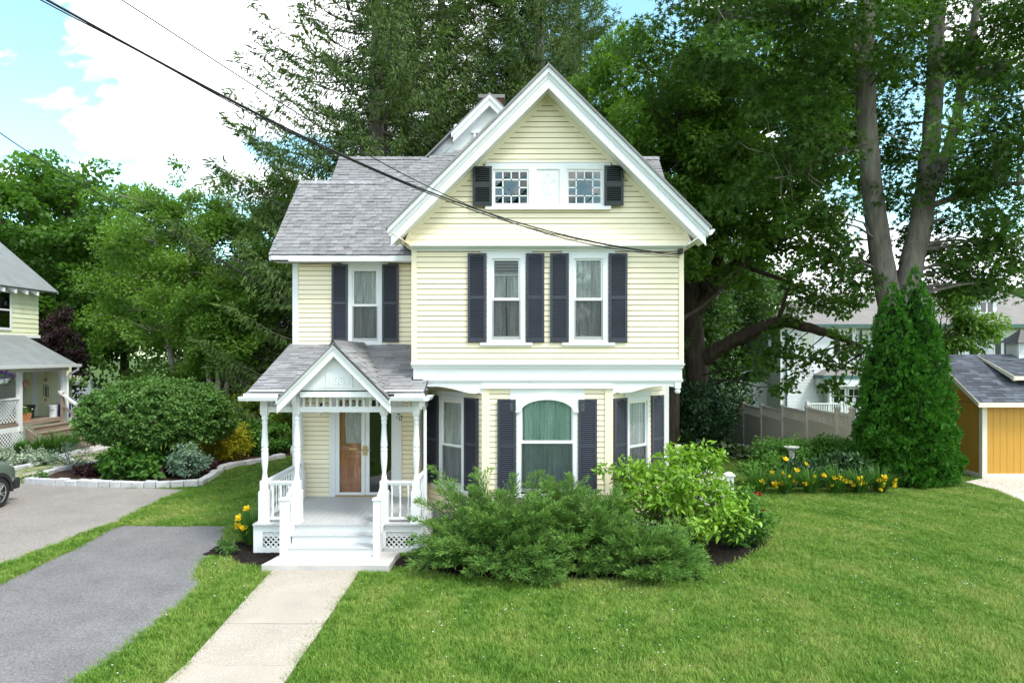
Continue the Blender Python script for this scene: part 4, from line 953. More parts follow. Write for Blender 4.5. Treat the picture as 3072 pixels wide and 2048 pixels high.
for sg, xa, xb in ((-1, 583, 470), (1, 764, 880)):
    rl.prism_y([(XQ(xa), ZQ(392)), (XQ(xb), ZQ(392)), (XQ(xb), ZQ(388)), (XQ(xa), ZQ(298)), (XQ(xa), ZQ(334))][::1 if sg > 0 else -1], YPD-.009, YPD+.001)
rl.build('sunburst_relief', M['white'], pdo)
def text(s, size, loc, mat, parent, depth=.004, shear=0.0, name='numerals', rot=(R(90), 0, 0)):
    cu = bpy.data.curves.new('t', 'FONT'); cu.body = s; cu.size = size; cu.extrude = depth; cu.shear = shear; cu.align_x = 'CENTER'; cu.align_y = 'CENTER'
    to = bpy.data.objects.new('t', cu); COL.objects.link(to); bpy.context.view_layer.update()
    me = bpy.data.meshes.new_from_object(to.evaluated_get(bpy.context.evaluated_depsgraph_get())); bpy.data.objects.remove(to)
    me.materials.clear(); me.materials.append(mat); o = link(name, me, None, parent, loc); o.rotation_euler = rot; return o
text('1883', .21, (XQ(673), YPD-.024, ZQ(343)), M['white'], pdo, .014)
# gutters and fascia
gu = MB()
for x0, x1 in ((-4.90, PGX-gdown-.02), (PGX+gdown+.02, -1.58)):
    gu.prism_x([(12.02, 2.80), (11.93, 2.80), (11.91, 2.865), (11.925, 2.875), (12.02, 2.875)], x0, x1)
    gu.box(x0+.06, x1, 12.0, 12.05, 2.862, 2.925)
gu.prism_y([(-1.58, 2.80), (-1.50, 2.80), (-1.47, 2.87), (-1.58, 2.87)], 11.93, 12.6)
gu.build('gutter', M['white'], porch_roof)
MB().tube([(-1.60, 12.0, 2.8), (-1.60, 12.02, 2.72), (-1.60, 12.26, 2.62), (-1.60, 12.28, .55)], .03, 8).build('downspout', M['white'], porch_roof, True)
MB().box(-4.76, -1.62, 12.06, YW, 2.961, 2.985).build('porch_ceiling', M['white'], porch_roof)
MB().prism_x([(12.02, 2.83), (YW, RW_-.07), (YW, RW_-.19), (12.02, 2.72+.06)], -4.80, -4.77).build('rake_board', M['white'], porch_roof)
# wall behind the porch with the entrance
zd = zm(900, 1100, 3.92)
def X7(x, Y=YW): return (zd(x, 0)[0]-CX)*Y/F
def Z7(y, Y=YW): return H-(zd(0, y)[1]-HY)*Y/F
DX0, DX1 = X7(357), X7(1198)
wall(house, (XW, YW, 0), 0, XL-XW, FLOOR, 3.70, [(DX0-XW, DX1-XW, FLOOR, 2.88)])
MB().box(XL-.005, XL+.02, 13.4, YW, FLOOR-.2, 3.1).build('side_wall', M['siding'], house)
DT = 2.72
dc = MB(); dc.box(DX0, X7(420), YW-.035, YW+.12, FLOOR, 2.88); dc.box(X7(1098), DX1, YW-.035, YW+.12, FLOOR, 2.88); dc.box(X7(420), X7(1098), YW-.035, YW+.12, DT, 2.88)
dc.box(DX0-.02, DX0+.0, YW-.02, YW+.0, FLOOR, 2.88)
dfo = dc.build('door_frame', M['white'], house)
MB().box(X7(420), X7(1098), YW-.05, YW+.06, FLOOR, FLOOR+.025).build('threshold', M['brass'], dfo)
# storm doors
zs0 = FLOOR+.03
for xa, xb, hx, sg in ((420, 769, 752, 1), (771, 1098, 787, -1)):
    ga, gb_ = (467, 725) if sg > 0 else (820, 1078)
    sd_ = MB(); sd_.box(X7(xa)+.003, X7(ga), YW-.03, YW+.005, zs0, DT); sd_.box(X7(gb_), X7(xb)-.003, YW-.03, YW+.005, zs0, DT); sd_.box(X7(ga), X7(gb_), YW-.03, YW+.005, zs0, zs0+.06); sd_.box(X7(ga), X7(gb_), YW-.03, YW+.005, DT-.08, DT)
    so = sd_.build('storm_door', M['white'], house)
    MB().add([(X7(ga), YW-.012, zs0+.06), (X7(gb_), YW-.012, zs0+.06), (X7(gb_), YW-.012, DT-.08), (X7(ga), YW-.012, DT-.08)], [(0, 1, 2, 3)]).build('pane', M['glass'] if sg > 0 else M['darkglass'], so)
    hd = MB(); hd.box(X7(hx)-.018, X7(hx)+.018, YW-.042, YW-.03, Z7(1038), Z7(926)); hd.tube([(X7(hx), YW-.04, Z7(972)), (X7(hx), YW-.085, Z7(972)), (X7(hx)-sg*.04, YW-.09, Z7(972)), (X7(hx)-sg*.11, YW-.085, Z7(976))], .009, 6); hd.build('handle', M['brass'], so)
# oak entrance door (left leaf) with panels
YD = YW+.05
od = MB(); xa, xb = X7(455), X7(770)
od.box(xa, xb, YD, YD+.045, zs0, DT)
od2 = od.build('door', M['oak'], house)
def pan(m, x0, x1, y0, y1, h=.012):
    a, b_, c, d = X7(x0), X7(x1), Z7(y1), Z7(y0); f = .02
    m.box(a, b_, YD-.010, YD+.001, c, c+f); m.box(a, b_, YD-.010, YD+.001, d-f, d); m.box(a, a+f, YD-.0105, YD+.001, c+f, d-f); m.box(b_-f, b_, YD-.0105, YD+.001, c+f, d-f)
    m.hexa([(a+f+.02, YD-h, c+f+.02), (b_-f-.02, YD-h, c+f+.02), (b_-f, YD, c+f), (a+f, YD, c+f), (a+f+.02, YD-h, d-f-.02), (b_-f-.02, YD-h, d-f-.02), (b_-f, YD, d-f), (a+f, YD, d-f)])
pn = MB(); pan(pn, 505, 722, 1012, 1098); pan(pn, 495, 588, 1160, 1382); pan(pn, 645, 735, 1160, 1385)
a, b_, c, d = X7(505), X7(738), Z7(918), 2.62
pn.box(a, b_, YD-.016, YD+.002, c, c+.03); pn.box(a, a+.03, YD-.016, YD+.002, c, d); pn.box(b_-.03, b_, YD-.016, YD+.002, c, d); pn.box(a, b_, YD-.016, YD+.002, d-.03, d)
pn.build('door_panel', M['oak'], od2)
MB().box(X7(574), X7(655), YD-.014, YD, Z7(985), Z7(957)).build('mail_slot', M['brass'], od2)
MB().box(a+.03, b_-.03, YD-.004, YD+.001, c+.03, d-.03).build('door_glass', M['dark'], od2)
link('curtain', curtain_mesh(b_-a-.08, c+.03, d-.03, 8, .004, 0, 0, 'lace', 31), None, od2, ((a+b_)/2, YD-.009, 0))
MB().box(X7(771), X7(1100), YD+.12, YD+.14, zs0, DT).build('shade_backing', M['dark'], house)  # dark sheet for the unlit hall behind the right leaf
text('7', .15, (X7(1144), YW-.04, Z7(578)), M['iron'], dfo, .004, .35, 'house_number'); text('0', .15, (X7(1176), YW-.04, Z7(604)), M['iron'], dfo, .004, .25, 'house_number')
db = MB(); db.lathe([(.0, 0), (.018, .006), (.026, .03), (.020, .06), (.026, .075), (.026, .09), (.02, .105), (.026, .13), (.018, .15), (0, .16)], X7(1154), YW-.04, 12); dbo = db.build('door_knocker', M['iron'], dfo)
for v in dbo.data.vertices: v.co.z *= .95
# porch sconce lamp
lm = MB(); lx = X7(265); lm.box(lx-.04, lx+.04, YW-.03, YW-.02, Z7(500), Z7(430)); lm.tube([(lx, YW-.03, Z7(450)), (lx, YW-.1, Z7(425)), (lx, YW-.16, Z7(440)), (lx, YW-.16, Z7(460))], .010, 6); lm.lathe([(.01, Z7(455)), (.05, Z7(460)), (.09, Z7(475))][::-1], lx, YW-.16, 10)
lo_ = lm.build('porch_lamp', M['iron'], house)
MB().lathe([(.0, Z7(575)), (.03, Z7(565)), (.065, Z7(540)), (.075, Z7(510)), (.07, Z7(480))], lx, YW-.16, 12).build('lamp_shade', paint('frosted_glass', (.75, .72, .62), .3, .03, 5), lo_, True)
# electric meter on the left wall
em = MB(); em.tube([(XW-.02, 15.3, 1.42), (XW-.30, 15.3, 1.42)], .13, 14); em.tube([(XW-.12, 15.3, 1.3), (XW-.12, 15.3, 1.1)], .012, 6); em.build('electric_meter', M['alu'], house, True)
MB().box(XW-.03, XW, 15.0, 15.06, .3, 5.6).build('downspout', M['white'], house)
# stone step
ss = MB(); ss.prism_z(jitter(ccw([(-4.19, 11.16), (-2.06, 11.13), (-2.02, 11.9), (-4.05, 11.92)]), .018, .2, 3), 0, SL)
tag(ss.build('stone_step', M['slab'], None, bevel=.012), 'pale rough stone slab step at the foot of the white porch stairs', 'stone step')
# ================================================================ cables to the house
def cable(pts_d, plan0, plan1, rad, label, extra=None, name='power_cable', n=60):
    """image curve laid on the vertical plane between two plan points"""
    pd_ = np.array(pts_d, float); t = np.linspace(pd_[0, 0], pd_[-1, 0], n)
    A = np.vander((pd_[:, 0]-1000)/1000, min(4, len(pd_))); co = np.linalg.lstsq(A, pd_[:, 1], rcond=None)[0]
    yy = np.vander((t-1000)/1000, len(co)) @ co
    (x0, y0), (x1, y1) = plan0, plan1; out_ = []
    for dx, dy in zip(t, yy):
        u = (dx-1176)/(F/K); dX, dY = x1-x0, y1-y0
        s_ = (u*y0-x0)/(dX-u*dY); Y = y0+s_*dY; out_.append(D(dx, dy, Y))
    return out_
hp = D(1562, 578, 12.62)
st = [(-60, -98), (95, 0), (290, 104), (480, 205), (650, 284), (830, 370), (1000, 445), (1150, 500), (1260, 537), (1400, 566), (1562, 579)]
p0 = (D(95, 0, 6.5).x, 6.5)
pts = cable(st, p0, (hp.x, 12.6), .01, '')
cb1 = MB()
cb1.tube(pts, .011, 6)
c1 = thing('power_cable', 'thick black twisted service cable sagging from the sky to the right house corner', 'cable', hp)
cb1.build('line', M['cable'], c1)
off = [p+Vector((.0, .02, -.022-.012*math.sin(i*.33))) for i, p in enumerate(pts)]
MB().tube(off, .007, 5).build('line', M['cable'], c1)
st2 = [(st_[0], st_[1]+4+10*math.sin(i*.6)**2) for i, st_ in enumerate(st)]
MB().tube(cable([(s_[0], s_[1]+(5 if 300 < s_[0] < 1000 else 2)+ (18 if s_[0] > 1380 else 0)*(1 if s_[0] < 1560 else 0)) for s_ in st], p0, (hp.x, 12.6), .01, ''), .006, 5).build('line', M['cable'], c1)
MB().box(hp.x-.03, hp.x+.05, 12.58, 12.68, hp.z-.04, hp.z+.05).build('anchor', M['iron'], c1)
st3 = [(120, -105), (265, 0), (460, 120), (700, 262), (900, 385), (1060, 466), (1200, 524), (1300, 550), (1450, 575), (1562, 581)]
p0 = (D(265, 0, 5.8).x, 5.8)
tag(MB().tube(cable(st3, p0, (hp.x, 12.55), .01, ''), .0065, 5).build('telephone_cable', M['cable']), 'thin black cable running above the thick one to the right house corner', 'cable')
st4 = [(-120, 215), (0, 300), (130, 392), (280, 478), (420, 548), (560, 628), (672, 705)]
tag(MB().tube(cable(st4, (D(0, 300, 10).x, 10.), (-4.80, 15.2), .01, ''), .009, 5).build('telephone_cable', M['cable']), 'slack black cable crossing the leafy trees to the left side of the house', 'cable')
# ================================================================ mustard garden shed
shed = thing('garden_shed', 'mustard yellow board garden shed with cream trim and blue-grey shingle roof', 'shed', (16, 19.6, 0))
SX, SY = 13.80, 19.55; SXR = 19.0; SYB = 22.9; SH = 2.18
MB().box(SX+.03, SXR, SY+.03, SYB, 0, SH).build('shed_body', M['shedyellow'], shed)
nbd = 26; bw_ = .2
x = SX+.12
while x < SXR-.1: MB().box(x+.004, x+bw_-.004, SY+.008, SY+.032, .1, SH).build('board', M['shedyellow'], shed); x += bw_
pk = (SY+SYB)/2-.05
y = SY+.12
while y < SYB-.1:
    zt = SH+ (min(y+.1-SY, SYB-y-.1))*.78
    MB().hexa([(SX+.008, y+.002, .1), (SX+.034, y+.002, .1), (SX+.034, y+.2-.002, .1), (SX+.008, y+.2-.002, .1), (SX+.008, y+.002, zt-.07), (SX+.034, y+.002, zt-.07), (SX+.034, y+.198, zt+.07 if y < pk-.2 else zt-.07), (SX+.008, y+.198, zt+.07 if y < pk-.2 else zt-.07)]).build('board', M['shedyellow'], shed); y += .2
MB().prism_x([(SY+.02, SH), (SYB, SH), (pk, SH+(pk-SY)*.80)], SX+.036, SX+.1).build('gable_board', M['shedyellow'], shed)
MB().box(SX+.0, SX+.006, SY+.05, SYB, SH+.0, SH+.012).build('trim_strip', M['iron'], shed)
MB().box(SX-.02, SX+.12, SY-.02, SY+.03, .02, SH).box(SX-.021, SX+.007, SY+.03, SY+.12, .02, SH).build('corner_trim', M['shedtrim'], shed)
MB().box(SX-.03, SXR, SY-.03, SY+.03, 0, .13).box(SX-.03, SX+.02, SY+.03, SYB, 0, .12).build('base_board', M['shedtrim'], shed)
EX, EY, EZ_ = SX-.32, SY-.30, 2.24
RGY, RGZ = 21.35, 3.575
sroof = slab('roof', [(EX, EY, EZ_), (SXR, EY, EZ_), (SXR, RGY, RGZ), (EX, RGY, RGZ)], .05, M['roofslab'], shed)
slab('roof', [(EX, RGY, RGZ), (SXR, RGY, RGZ), (SXR, 23.4, EZ_), (EX, 23.4, EZ_)], .05, M['shedshingle'], shed)
MB().box(EX, SXR, EY-.025, EY, EZ_-.14, EZ_-.005).build('fascia', M['shedtrim'], shed)
MB().prism_x([(EY-.02, EZ_-.14), (EY-.02, EZ_), (RGY, RGZ-.002), (RGY, RGZ-.15)], EX-.02, EX+.01).build('rake_board', M['shedtrim'], shed)
MB().prism_x([(EY, EZ_-.06), (RGY, RGZ-.07), (RGY, RGZ-.1), (EY, EZ_-.09)], EX+.01, SX+.03).build('soffit', M['shedtrim'], shed)
TABS2 = TABME.copy(); TABS2.materials.clear(); TABS2.materials.append(M['shedshingle'])
ts = Tabs(230); sl = Vector((0, RGY-EY, RGZ-EZ_))
shingle_plane(ts, (EX, EY, EZ_), (1, 0, 0), sl, lambda v: (0, 4.6) if v < sl.length-.02 else None, .14, 31, .18, .42)
# dormer on the shed roof : low pitched roof running forward from the ridge
DX = D(2285, 0, 20.6).x
dorm = MB(); d0 = (DX, RGY, RGZ-.02); 
droof = slab('dormer_roof', [(DX, EY+.55, 2.98), (SXR, EY+.55, 2.98), (SXR, RGY, RGZ+.02), (DX, RGY, RGZ+.02)], .05, M['roofslab'], shed)
ud = Vector((0, RGY-EY-.55, RGZ+.02-2.98))
shingle_plane(ts, (DX, EY+.55, 2.98), (1, 0, 0), ud, lambda v: (0, 2.2) if v < ud.length-.02 else None, .14, 33, .18, .42)
ts.finish(sroof, M['shedshingle'], TABS2)
MB().prism_x([(EY+.53, 2.84), (EY+.53, 2.985), (RGY, RGZ+.02), (RGY-.1, RGZ-.08)], DX-.03, DX+.0).build('dormer_rake', M['shedtrim'], shed)
MB().box(DX, SXR, EY+.52, EY+.55, 2.86, 2.98).build('dormer_fascia', M['shedtrim'], shed)
MB().prism_x([(EY+.9, 2.5), (EY+.9, 2.92), (RGY, RGZ), (RGY, 3.4)], DX+.25, DX+.3).build('dormer_cheek', M['shedyellow'], shed)
MB().prism_x([(EY+.88, 2.52), (EY+.88, 2.92), (EY+.98, 2.92), (EY+.98, 2.60)], DX+.2, DX+.34).build('dormer_trim', M['shedtrim'], shed)
MB().box(DX+.3, SXR, EY+.9, EY+.95, 2.5, 2.92).build('dormer_front', M['shedyellow'], shed)
# cupola
cux, cuy = D(2345, 0, 21.35).x, 21.35
cu = MB(); cu.box(cux-.27, cux+.27, cuy-.27, cuy+.27, 3.3, 3.98); cuo = cu.build('cupola', M['white'], shed)
for i in range(6): MB().hexa([(cux-.23, cuy-.30, 3.66+i*.05), (cux+.23, cuy-.30, 3.66+i*.05), (cux+.23, cuy-.272, 3.69+i*.05), (cux-.23, cuy-.272, 3.69+i*.05), (cux-.23, cuy-.30, 3.668+i*.05), (cux+.23, cuy-.30, 3.668+i*.05), (cux+.23, cuy-.272, 3.698+i*.05), (cux-.23, cuy-.272, 3.698+i*.05)]).build('louver', M['white'], cuo)
for i in range(6): MB().hexa([(cux-.30, cuy-.23, 3.66+i*.05), (cux-.272, cuy-.23, 3.69+i*.05), (cux-.272, cuy+.23, 3.69+i*.05), (cux-.30, cuy+.23, 3.66+i*.05), (cux-.30, cuy-.23, 3.668+i*.05), (cux-.272, cuy-.23, 3.698+i*.05), (cux-.272, cuy+.23, 3.698+i*.05), (cux-.30, cuy+.23, 3.668+i*.05)]).build('louver', M['white'], cuo)
MB().hexa([(cux-.42, cuy-.42, 3.99), (cux+.42, cuy-.42, 3.99), (cux+.42, cuy+.42, 3.99), (cux-.42, cuy+.42, 3.99), (cux-.02, cuy-.02, 4.42), (cux+.02, cuy-.02, 4.42), (cux+.02, cuy+.02, 4.42), (cux-.02, cuy+.02, 4.42)]).build('cupola_roof', M['iron'], cuo)
gravel_poly = ccw([GD(2215, 1106), GD(2262, 1098), (24, 19.45), (24, 15.0), GD(2500, 1205), GD(2352, 1152), GD(2280, 1124)])
sheet('gravel_pad', jitter(gravel_poly, .05, .3, 6), M['gravel'], .01)
# ================================================================ taupe vinyl fence (recedes along the boundary)
vf = thing('privacy_fence', 'taupe vinyl privacy fence with capped posts stepping down behind the flower bed', 'fence', (10.2, 26, gz(10.2, 26)))
fpos = []
for i, (px, pyt) in enumerate(((2185, 1212), (2232, 1204), (2285, 1208), (2348, 1212), (2422, 1214), (2512, 1218), (2556, 1220))):
    t_ = i/5; u = (px-CX)/F; X0, Y0, X1, Y1 = 10.5, 32.5, 10.0, 20.5
    s_ = (u*Y0-X0)/((X1-X0)-u*(Y1-Y0)); X, Y = X0+s_*(X1-X0), Y0+s_*(Y1-Y0); fpos.append((X, Y, H-(pyt-HY)*Y/F))
for i, (X, Y, zt) in enumerate(fpos):
    g_ = gz(X, Y); m = MB(); m.box(X-.064, X+.064, Y-.064, Y+.064, g_-.1, zt-.08); po = m.build('post', M['vinyl'], vf)
    MB().box(X-.085, X+.085, Y-.085, Y+.085, zt-.08, zt-.045).hexa([(X-.075, Y-.075, zt-.045), (X+.075, Y-.075, zt-.045), (X+.075, Y+.075, zt-.045), (X-.075, Y+.075, zt-.045), (X-.012, Y-.012, zt), (X+.012, Y-.012, zt), (X+.012, Y+.012, zt), (X-.012, Y+.012, zt)]).build('post_cap', M['vinyl'], po)
    if i == len(fpos)-1: break
    X2_, Y2_, zt2 = fpos[i+1]; zp_ = zt2-.22; ga = min(gz(X, Y), gz(X2_, Y2_))
    def seg(za, zb, w, name):
        a = Vector((X, Y-.064, 0)); b_ = Vector((X2_, Y2_+.064, 0))
        return MB().hexa([(a.x-w, a.y, za), (a.x+w, a.y, za), (b_.x+w, b_.y, za), (b_.x-w, b_.y, za), (a.x-w, a.y, zb), (a.x+w, a.y, zb), (b_.x+w, b_.y, zb), (b_.x-w, b_.y, zb)]).build(name, M['vinyl'], vf)
    seg(zp_-.09, zp_, .035, 'top_rail'); seg(zp_-.50, zp_-.38, .035, 'middle_rail'); seg(ga-.3, zp_-.50, .012, 'panel')
    k = int((Y-Y2_)/.115)
    for j in range(k):
        f = (j+.5)/k; xx, yy = X+(X2_-X)*f, Y+(Y2_-Y)*f; MB().box(xx-.016, xx+.016, yy-.038, yy+.038, zp_-.385, zp_-.085).build('picket', M['vinyl'], vf)
# ================================================================ white picket fence beside the house
pf = thing('picket_fence', 'white picket fence with capped posts running back beside the lime green shrub', 'fence', (4.66, 16.4, 0))
for X, Y, zt in ((4.66, 14.3, 1.10), (4.66, 18.6, 1.10)):
    MB().box(X-.075, X+.075, Y-.075, Y+.075, 0, zt-.07).build('post', M['white'], pf)
    MB().box(X-.10, X+.10, Y-.10, Y+.10, zt-.07, zt-.035).hexa([(X-.09, Y-.09, zt-.035), (X+.09, Y-.09, zt-.035), (X+.09, Y+.09, zt-.035), (X-.09, Y+.09, zt-.035), (X-.04, Y-.04, zt+.01), (X+.04, Y-.04, zt+.01), (X+.04, Y+.04, zt+.01), (X-.04, Y+.04, zt+.01)]).build('post_cap', M['white'], pf)
for z in (.25, .78): MB().box(4.68, 4.72, 14.37, 18.53, z, z+.08).build('rail', M['white'], pf)
PKM = MB().prism_x([(-.03, 0), (.03, 0), (.03, .84), (0, .90), (-.03, .84)], -.01, .01).mesh('picket', M['white'])
n = 42
for i in range(n): 
    f = (i+.5)/n; link('picket', PKM, None, pf, (4.665, 14.37+4.16*f, .07-.10*math.sin(f*math.pi)))
# ================================================================ bird bath
bb = D(1818, 1090, 19.4); bth = thing('bird_bath', 'pale stone bird bath on a slender pedestal behind the yellow daylilies', 'bird bath', (bb.x, 19.4, 0))
MB().lathe([(.16, 0), (.16, .05), (.11, .08), (.085, .12), (.075, .45), (.08, .78), (.11, .84)], bb.x, 19.4, 16).build('pedestal', M['stonewhite'], bth, True)
MB().lathe([(.08, .84), (.19, .90), (.215, .93), (.215, .945), (.19, .945), (.15, .91), (.0, .90)], bb.x, 19.4, 20).build('basin', M['stonewhite'], bth, True)
sv = MB()
for k in range(26):
    a = k*1.9; z = .12+k*.026; sv.tube([(bb.x+.08*math.cos(a+t_*.5), 19.4+.08*math.sin(a+t_*.5), z+.05*t_) for t_ in (0, .5, 1)], [.006, .012, .004], 5)
sv.build('carved_vine', M['stonewhite'], bth)
lp = D(1604, 1000, 27.0); ltn = thing('garden_lantern', 'small white garden light on a stake among the hostas', 'garden light', (lp.x, 27, gz(lp.x, 27)))
zl = gz(lp.x, 27)
MB().lathe([(.02, zl), (.02, zl+.35), (.05, zl+.36), (.07, zl+.55)], lp.x, 27, 10).build('stem', M['plasticwhite'], ltn); MB().lathe([(.12, zl+.55), (.13, zl+.58), (.05, zl+.62)], lp.x, 27, 12).build('lamp_cap', M['plasticwhite'], ltn)
# ================================================================ white house behind the trees
wh = thing('house', 'white clapboard house with hip roof and dormer half hidden by the maple', 'house', (25, 48, -.7))
def clapwall(parent, x0, x1, y, z0, z1, mat, e=.2, holes=(), name='wall'):
    """front (-Y) wall far away: body plus separate boards"""
    MB().box(x0, x1, y, y+.2, z0, z1).build(name, mat, parent)
    z = z0
    while z < z1-.02:
        ee = min(e, z1-z); cuts = sorted([(a, b_) for a, b_, c, d in holes if c < z+ee*.5 < d]); cur = x0; segs = []
        for a, b_ in cuts:
            if a > cur: segs.append((cur, a))
            cur = max(cur, b_)
        if x1 > cur: segs.append((cur, x1))
        for a, b_ in segs: MB().hexa([(a, y-.03, z), (b_, y-.03, z), (b_, y+.002, z), (a, y+.002, z), (a, y-.006, z+ee), (b_, y-.006, z+ee), (b_, y+.002, z+ee), (a, y+.002, z+ee)]).build('clapboard', mat, parent)
        z += e
def sidewall(parent, x, y0, y1, z0, z1, mat, e=.2, sx=-1, name='wall'):
    MB().box(x, x+.2*(-sx), y0, y1, z0, z1).build(name, mat, parent)
    z = z0
    while z < z1-.02:
        ee = min(e, z1-z); xo = x+sx*.03; xi = x+sx*.006
        MB().hexa([(xo, y0, z), (x, y0, z), (x, y1, z), (xo, y1, z), (xi, y0, z+ee), (x, y0, z+ee), (x, y1, z+ee), (xi, y1, z+ee)]).build('clapboard', mat, parent); z += e
def farwin(parent, x0, x1, z0, z1, y, cols_=2, rows_=2, shut=None, name='window', glass='darkglass', bar=.03):
    m = MB(); f = .09; m.box(x0-f, x0, y-.06, y, z0-f, z1+f); m.box(x1, x1+f, y-.06, y, z0-f, z1+f); m.box(x0, x1, y-.06, y, z1, z1+f); m.box(x0, x1, y-.08, y, z0-f, z0)
    o = m.build(name, M['white'], parent)
    MB().add([(x0, y-.035, z0), (x1, y-.035, z0), (x1, y-.035, z1), (x0, y-.035, z1)], [(0, 1, 2, 3)]).build('pane', M['glass' if glass == 'glass' else 'darkglass'], o)
    g = MB()
    for i in range(1, cols_): xx = x0+(x1-x0)*i/cols_; g.box(xx-bar/2, xx+bar/2, y-.05, y-.034, z0, z1)
    for i in range(1, rows_): zz_ = z0+(z1-z0)*i/rows_; g.box(x0, x1, y-.052, y-.034, zz_-bar/2, zz_+bar/2)
    if g.v: g.build('glazing_bars', M['white'], o)
    MB().box(x0, x1, y-.03, y-.028, z0, z1).build('blind_or_backing', M['dark'] if glass != 'glass' else M['plasticwhite'], o)  # the dark one is a flat sheet painting the unlit room
    if shut:
        for a in (x0-f-.42, x1+f): MB().box(a, a+.42, y-.05, y, z0-.05, z1+.05).build('shutter', M['shutter_dark'], parent)
    return o
YH = 46.0; kH = YH/(F/K)
def XH(dx): return (dx-1176)*kH
def ZH(dy): return H-(dy-811.6)*kH
x0, x1, x2 = XH(1795), XH(1960), XH(2480)
clapwall(wh, x0, x1, YH, -1, ZH(752), M['houserow'], .22)
sidewall(wh, x0, YH+.2, YH+7.5, -1, ZH(752), M['houserow'], .22)
clapwall(wh, x1, x2, YH+.9, -1, ZH(757), M['houserow'], .22)
MB().box(x0-.1, x0+.14, YH-.08, YH+.1, -1, ZH(752)).build('corner_board', M['white'], wh)
MB().box(x1-.1, x1+.14, YH-.08, YH+.95, -1, ZH(752)).build('corner_board', M['white'], wh)
for dx in (1799, 1986): MB().tube([(XH(dx)+.15, YH-.15 if dx < 1900 else YH+.75, -1), (XH(dx)+.15, YH-.15 if dx < 1900 else YH+.75, ZH(757))], .07, 6).build('downspout', M['copper'], wh)
MB().box(x0-.5, x2, YH-.6, YH-.5, ZH(752), ZH(745)).build('gutter', M['copper'], wh)
MB().box(x0-.45, x2, YH-.5, YH+8, ZH(752), ZH(745)-.02).build('cornice', M['white'], wh)
MB().box(x1+.1, x2, YH+.82, YH+.9, ZH(775), ZH(757)).build('frieze_board', M['white'], wh)
ez = ZH(745); rz_ = ZH(658)
MB().hexa([(x0-.5, YH-.55, ez), (x2, YH-.55, ez), (x2, YH+9, ez), (x0-.5, YH+9, ez), (x0+4.2, YH+4.2, ez+2.6), (x2-2, YH+4.2, ez+2.6), (x2-2, YH+4.4, ez+2.6), (x0+4.2, YH+4.4, ez+2.6)]).build('roof', M['greyroof'], wh)
# dormer
dx0, dx1 = XH(2262), XH(2314); yd = YH+1.0
dm = MB(); dm.box(dx0, dx1, yd, yd+2.5, ez+.5, ez+2.0); dmo = dm.build('dormer', M['houserow'], wh)
farwin(dmo, XH(2275), XH(2303), ez+.9, ez+1.6, yd, 2, 1, bar=.1)
MB().hexa([(dx0-.35, yd-.35, ez+2.0), (dx1+.35, yd-.35, ez+2.0), (dx1+.35, yd+3, ez+2.0), (dx0-.35, yd+3, ez+2.0), (dx0+.6, yd+.7, ez+2.6), (dx1-.6, yd+.7, ez+2.6), (dx1-.6, yd+3, ez+2.6), (dx0+.6, yd+3, ez+2.6)]).build('dormer_roof', M['greyroof'], dmo)
MB().box(dx0-.34, dx1+.34, yd-.34, yd+.1, ez+1.92, ez+2.0).build('dormer_eave', M['white'], dmo)
farwin(wh, XH(2264), XH(2303), ZH(822), ZH(772), YH+.9, 2, 2, True, glass='glass')
farwin(wh, XH(2345), XH(2384), ZH(822), ZH(772), YH+.9, 2, 2, True, glass='glass')
farwin(wh, XH(1842), XH(1868), ZH(815), ZH(765), YH, 2, 2, False, glass='glass')
farwin(wh, XH(1932), XH(1950), ZH(815), ZH(768), YH, 2, 2, True)
# side wing windows (dark openings on the left side wall)
for ya in (47.6, 49.6): MB().box(x0-.06, x0+.02, ya, ya+1.0, ZH(800), ZH(765)).build('window', M['white'], wh); MB().box(x0-.07, x0+.02, ya+.12, ya+.88, ZH(797), ZH(768)).build('pane', M['darkglass'], wh)
sidewall(wh, x0-.5, YH+1, YH+8.5, ZH(812)+.0, ZH(752), M['houserow'], .22)
MB().box(x0-.5, x0, YH+1, YH+8.5, ZH(812)-.1, ZH(812)).build('jetty', M['white'], wh)
MB().prism_y([(x0-2.7, -.5), (x0-.0, -.5), (x0, ZH(862)), (x0-2.4, ZH(905))], YH+2.5, YH+6).build('lean_to', M['houserow'], wh)
MB().prism_y([(x0-2.9, ZH(912)), (x0, ZH(862)), (x0, ZH(858)), (x0-2.9, ZH(908))], YH+2.2, YH+6.3).build('lean_to_roof', M['copper'], wh)
# portico with french doors
pxa, pxb = XH(1868), XH(1972); yp_ = YH-1.5
MB().box(pxa, pxb, yp_, YH-.05, ZH(868), ZH(860)).build('portico_cornice', M['copper'], wh)
MB().box(pxa+.1, pxb-.1, yp_+.05, YH-.05, ZH(885), ZH(868)).build('portico_beam', M['white'], wh)
MB().hexa([(pxa, yp_, ZH(860)), (pxb, yp_, ZH(860)), (pxb, YH, ZH(860)), (pxa, YH, ZH(860)), (pxa+1.4, yp_+1.2, ZH(836)), (pxb-1.2, yp_+1.2, ZH(836)), (pxb-1.2, YH, ZH(836)), (pxa+1.4, YH, ZH(836))]).build('portico_roof', M['greyroof'], wh)
for dx in (1884, 1962): MB().lathe([(.15, -.7), (.15, 0), (.13, ZH(892)), (.17, ZH(886)), (.17, ZH(884))], XH(dx), yp_+.2, 12).build('portico_column', M['white'], wh, True)
farwin(wh, XH(1900), XH(1924), -.6, ZH(892), YH-.9, 2, 4, name='french_door'); farwin(wh, XH(1934), XH(1956), -.6, ZH(892), YH-.9, 2, 4, name='french_door')
MB().box(XH(1890), XH(1962), YH-.88, YH, -.7, ZH(884)).build('portico_wall', M['houserow'], wh)
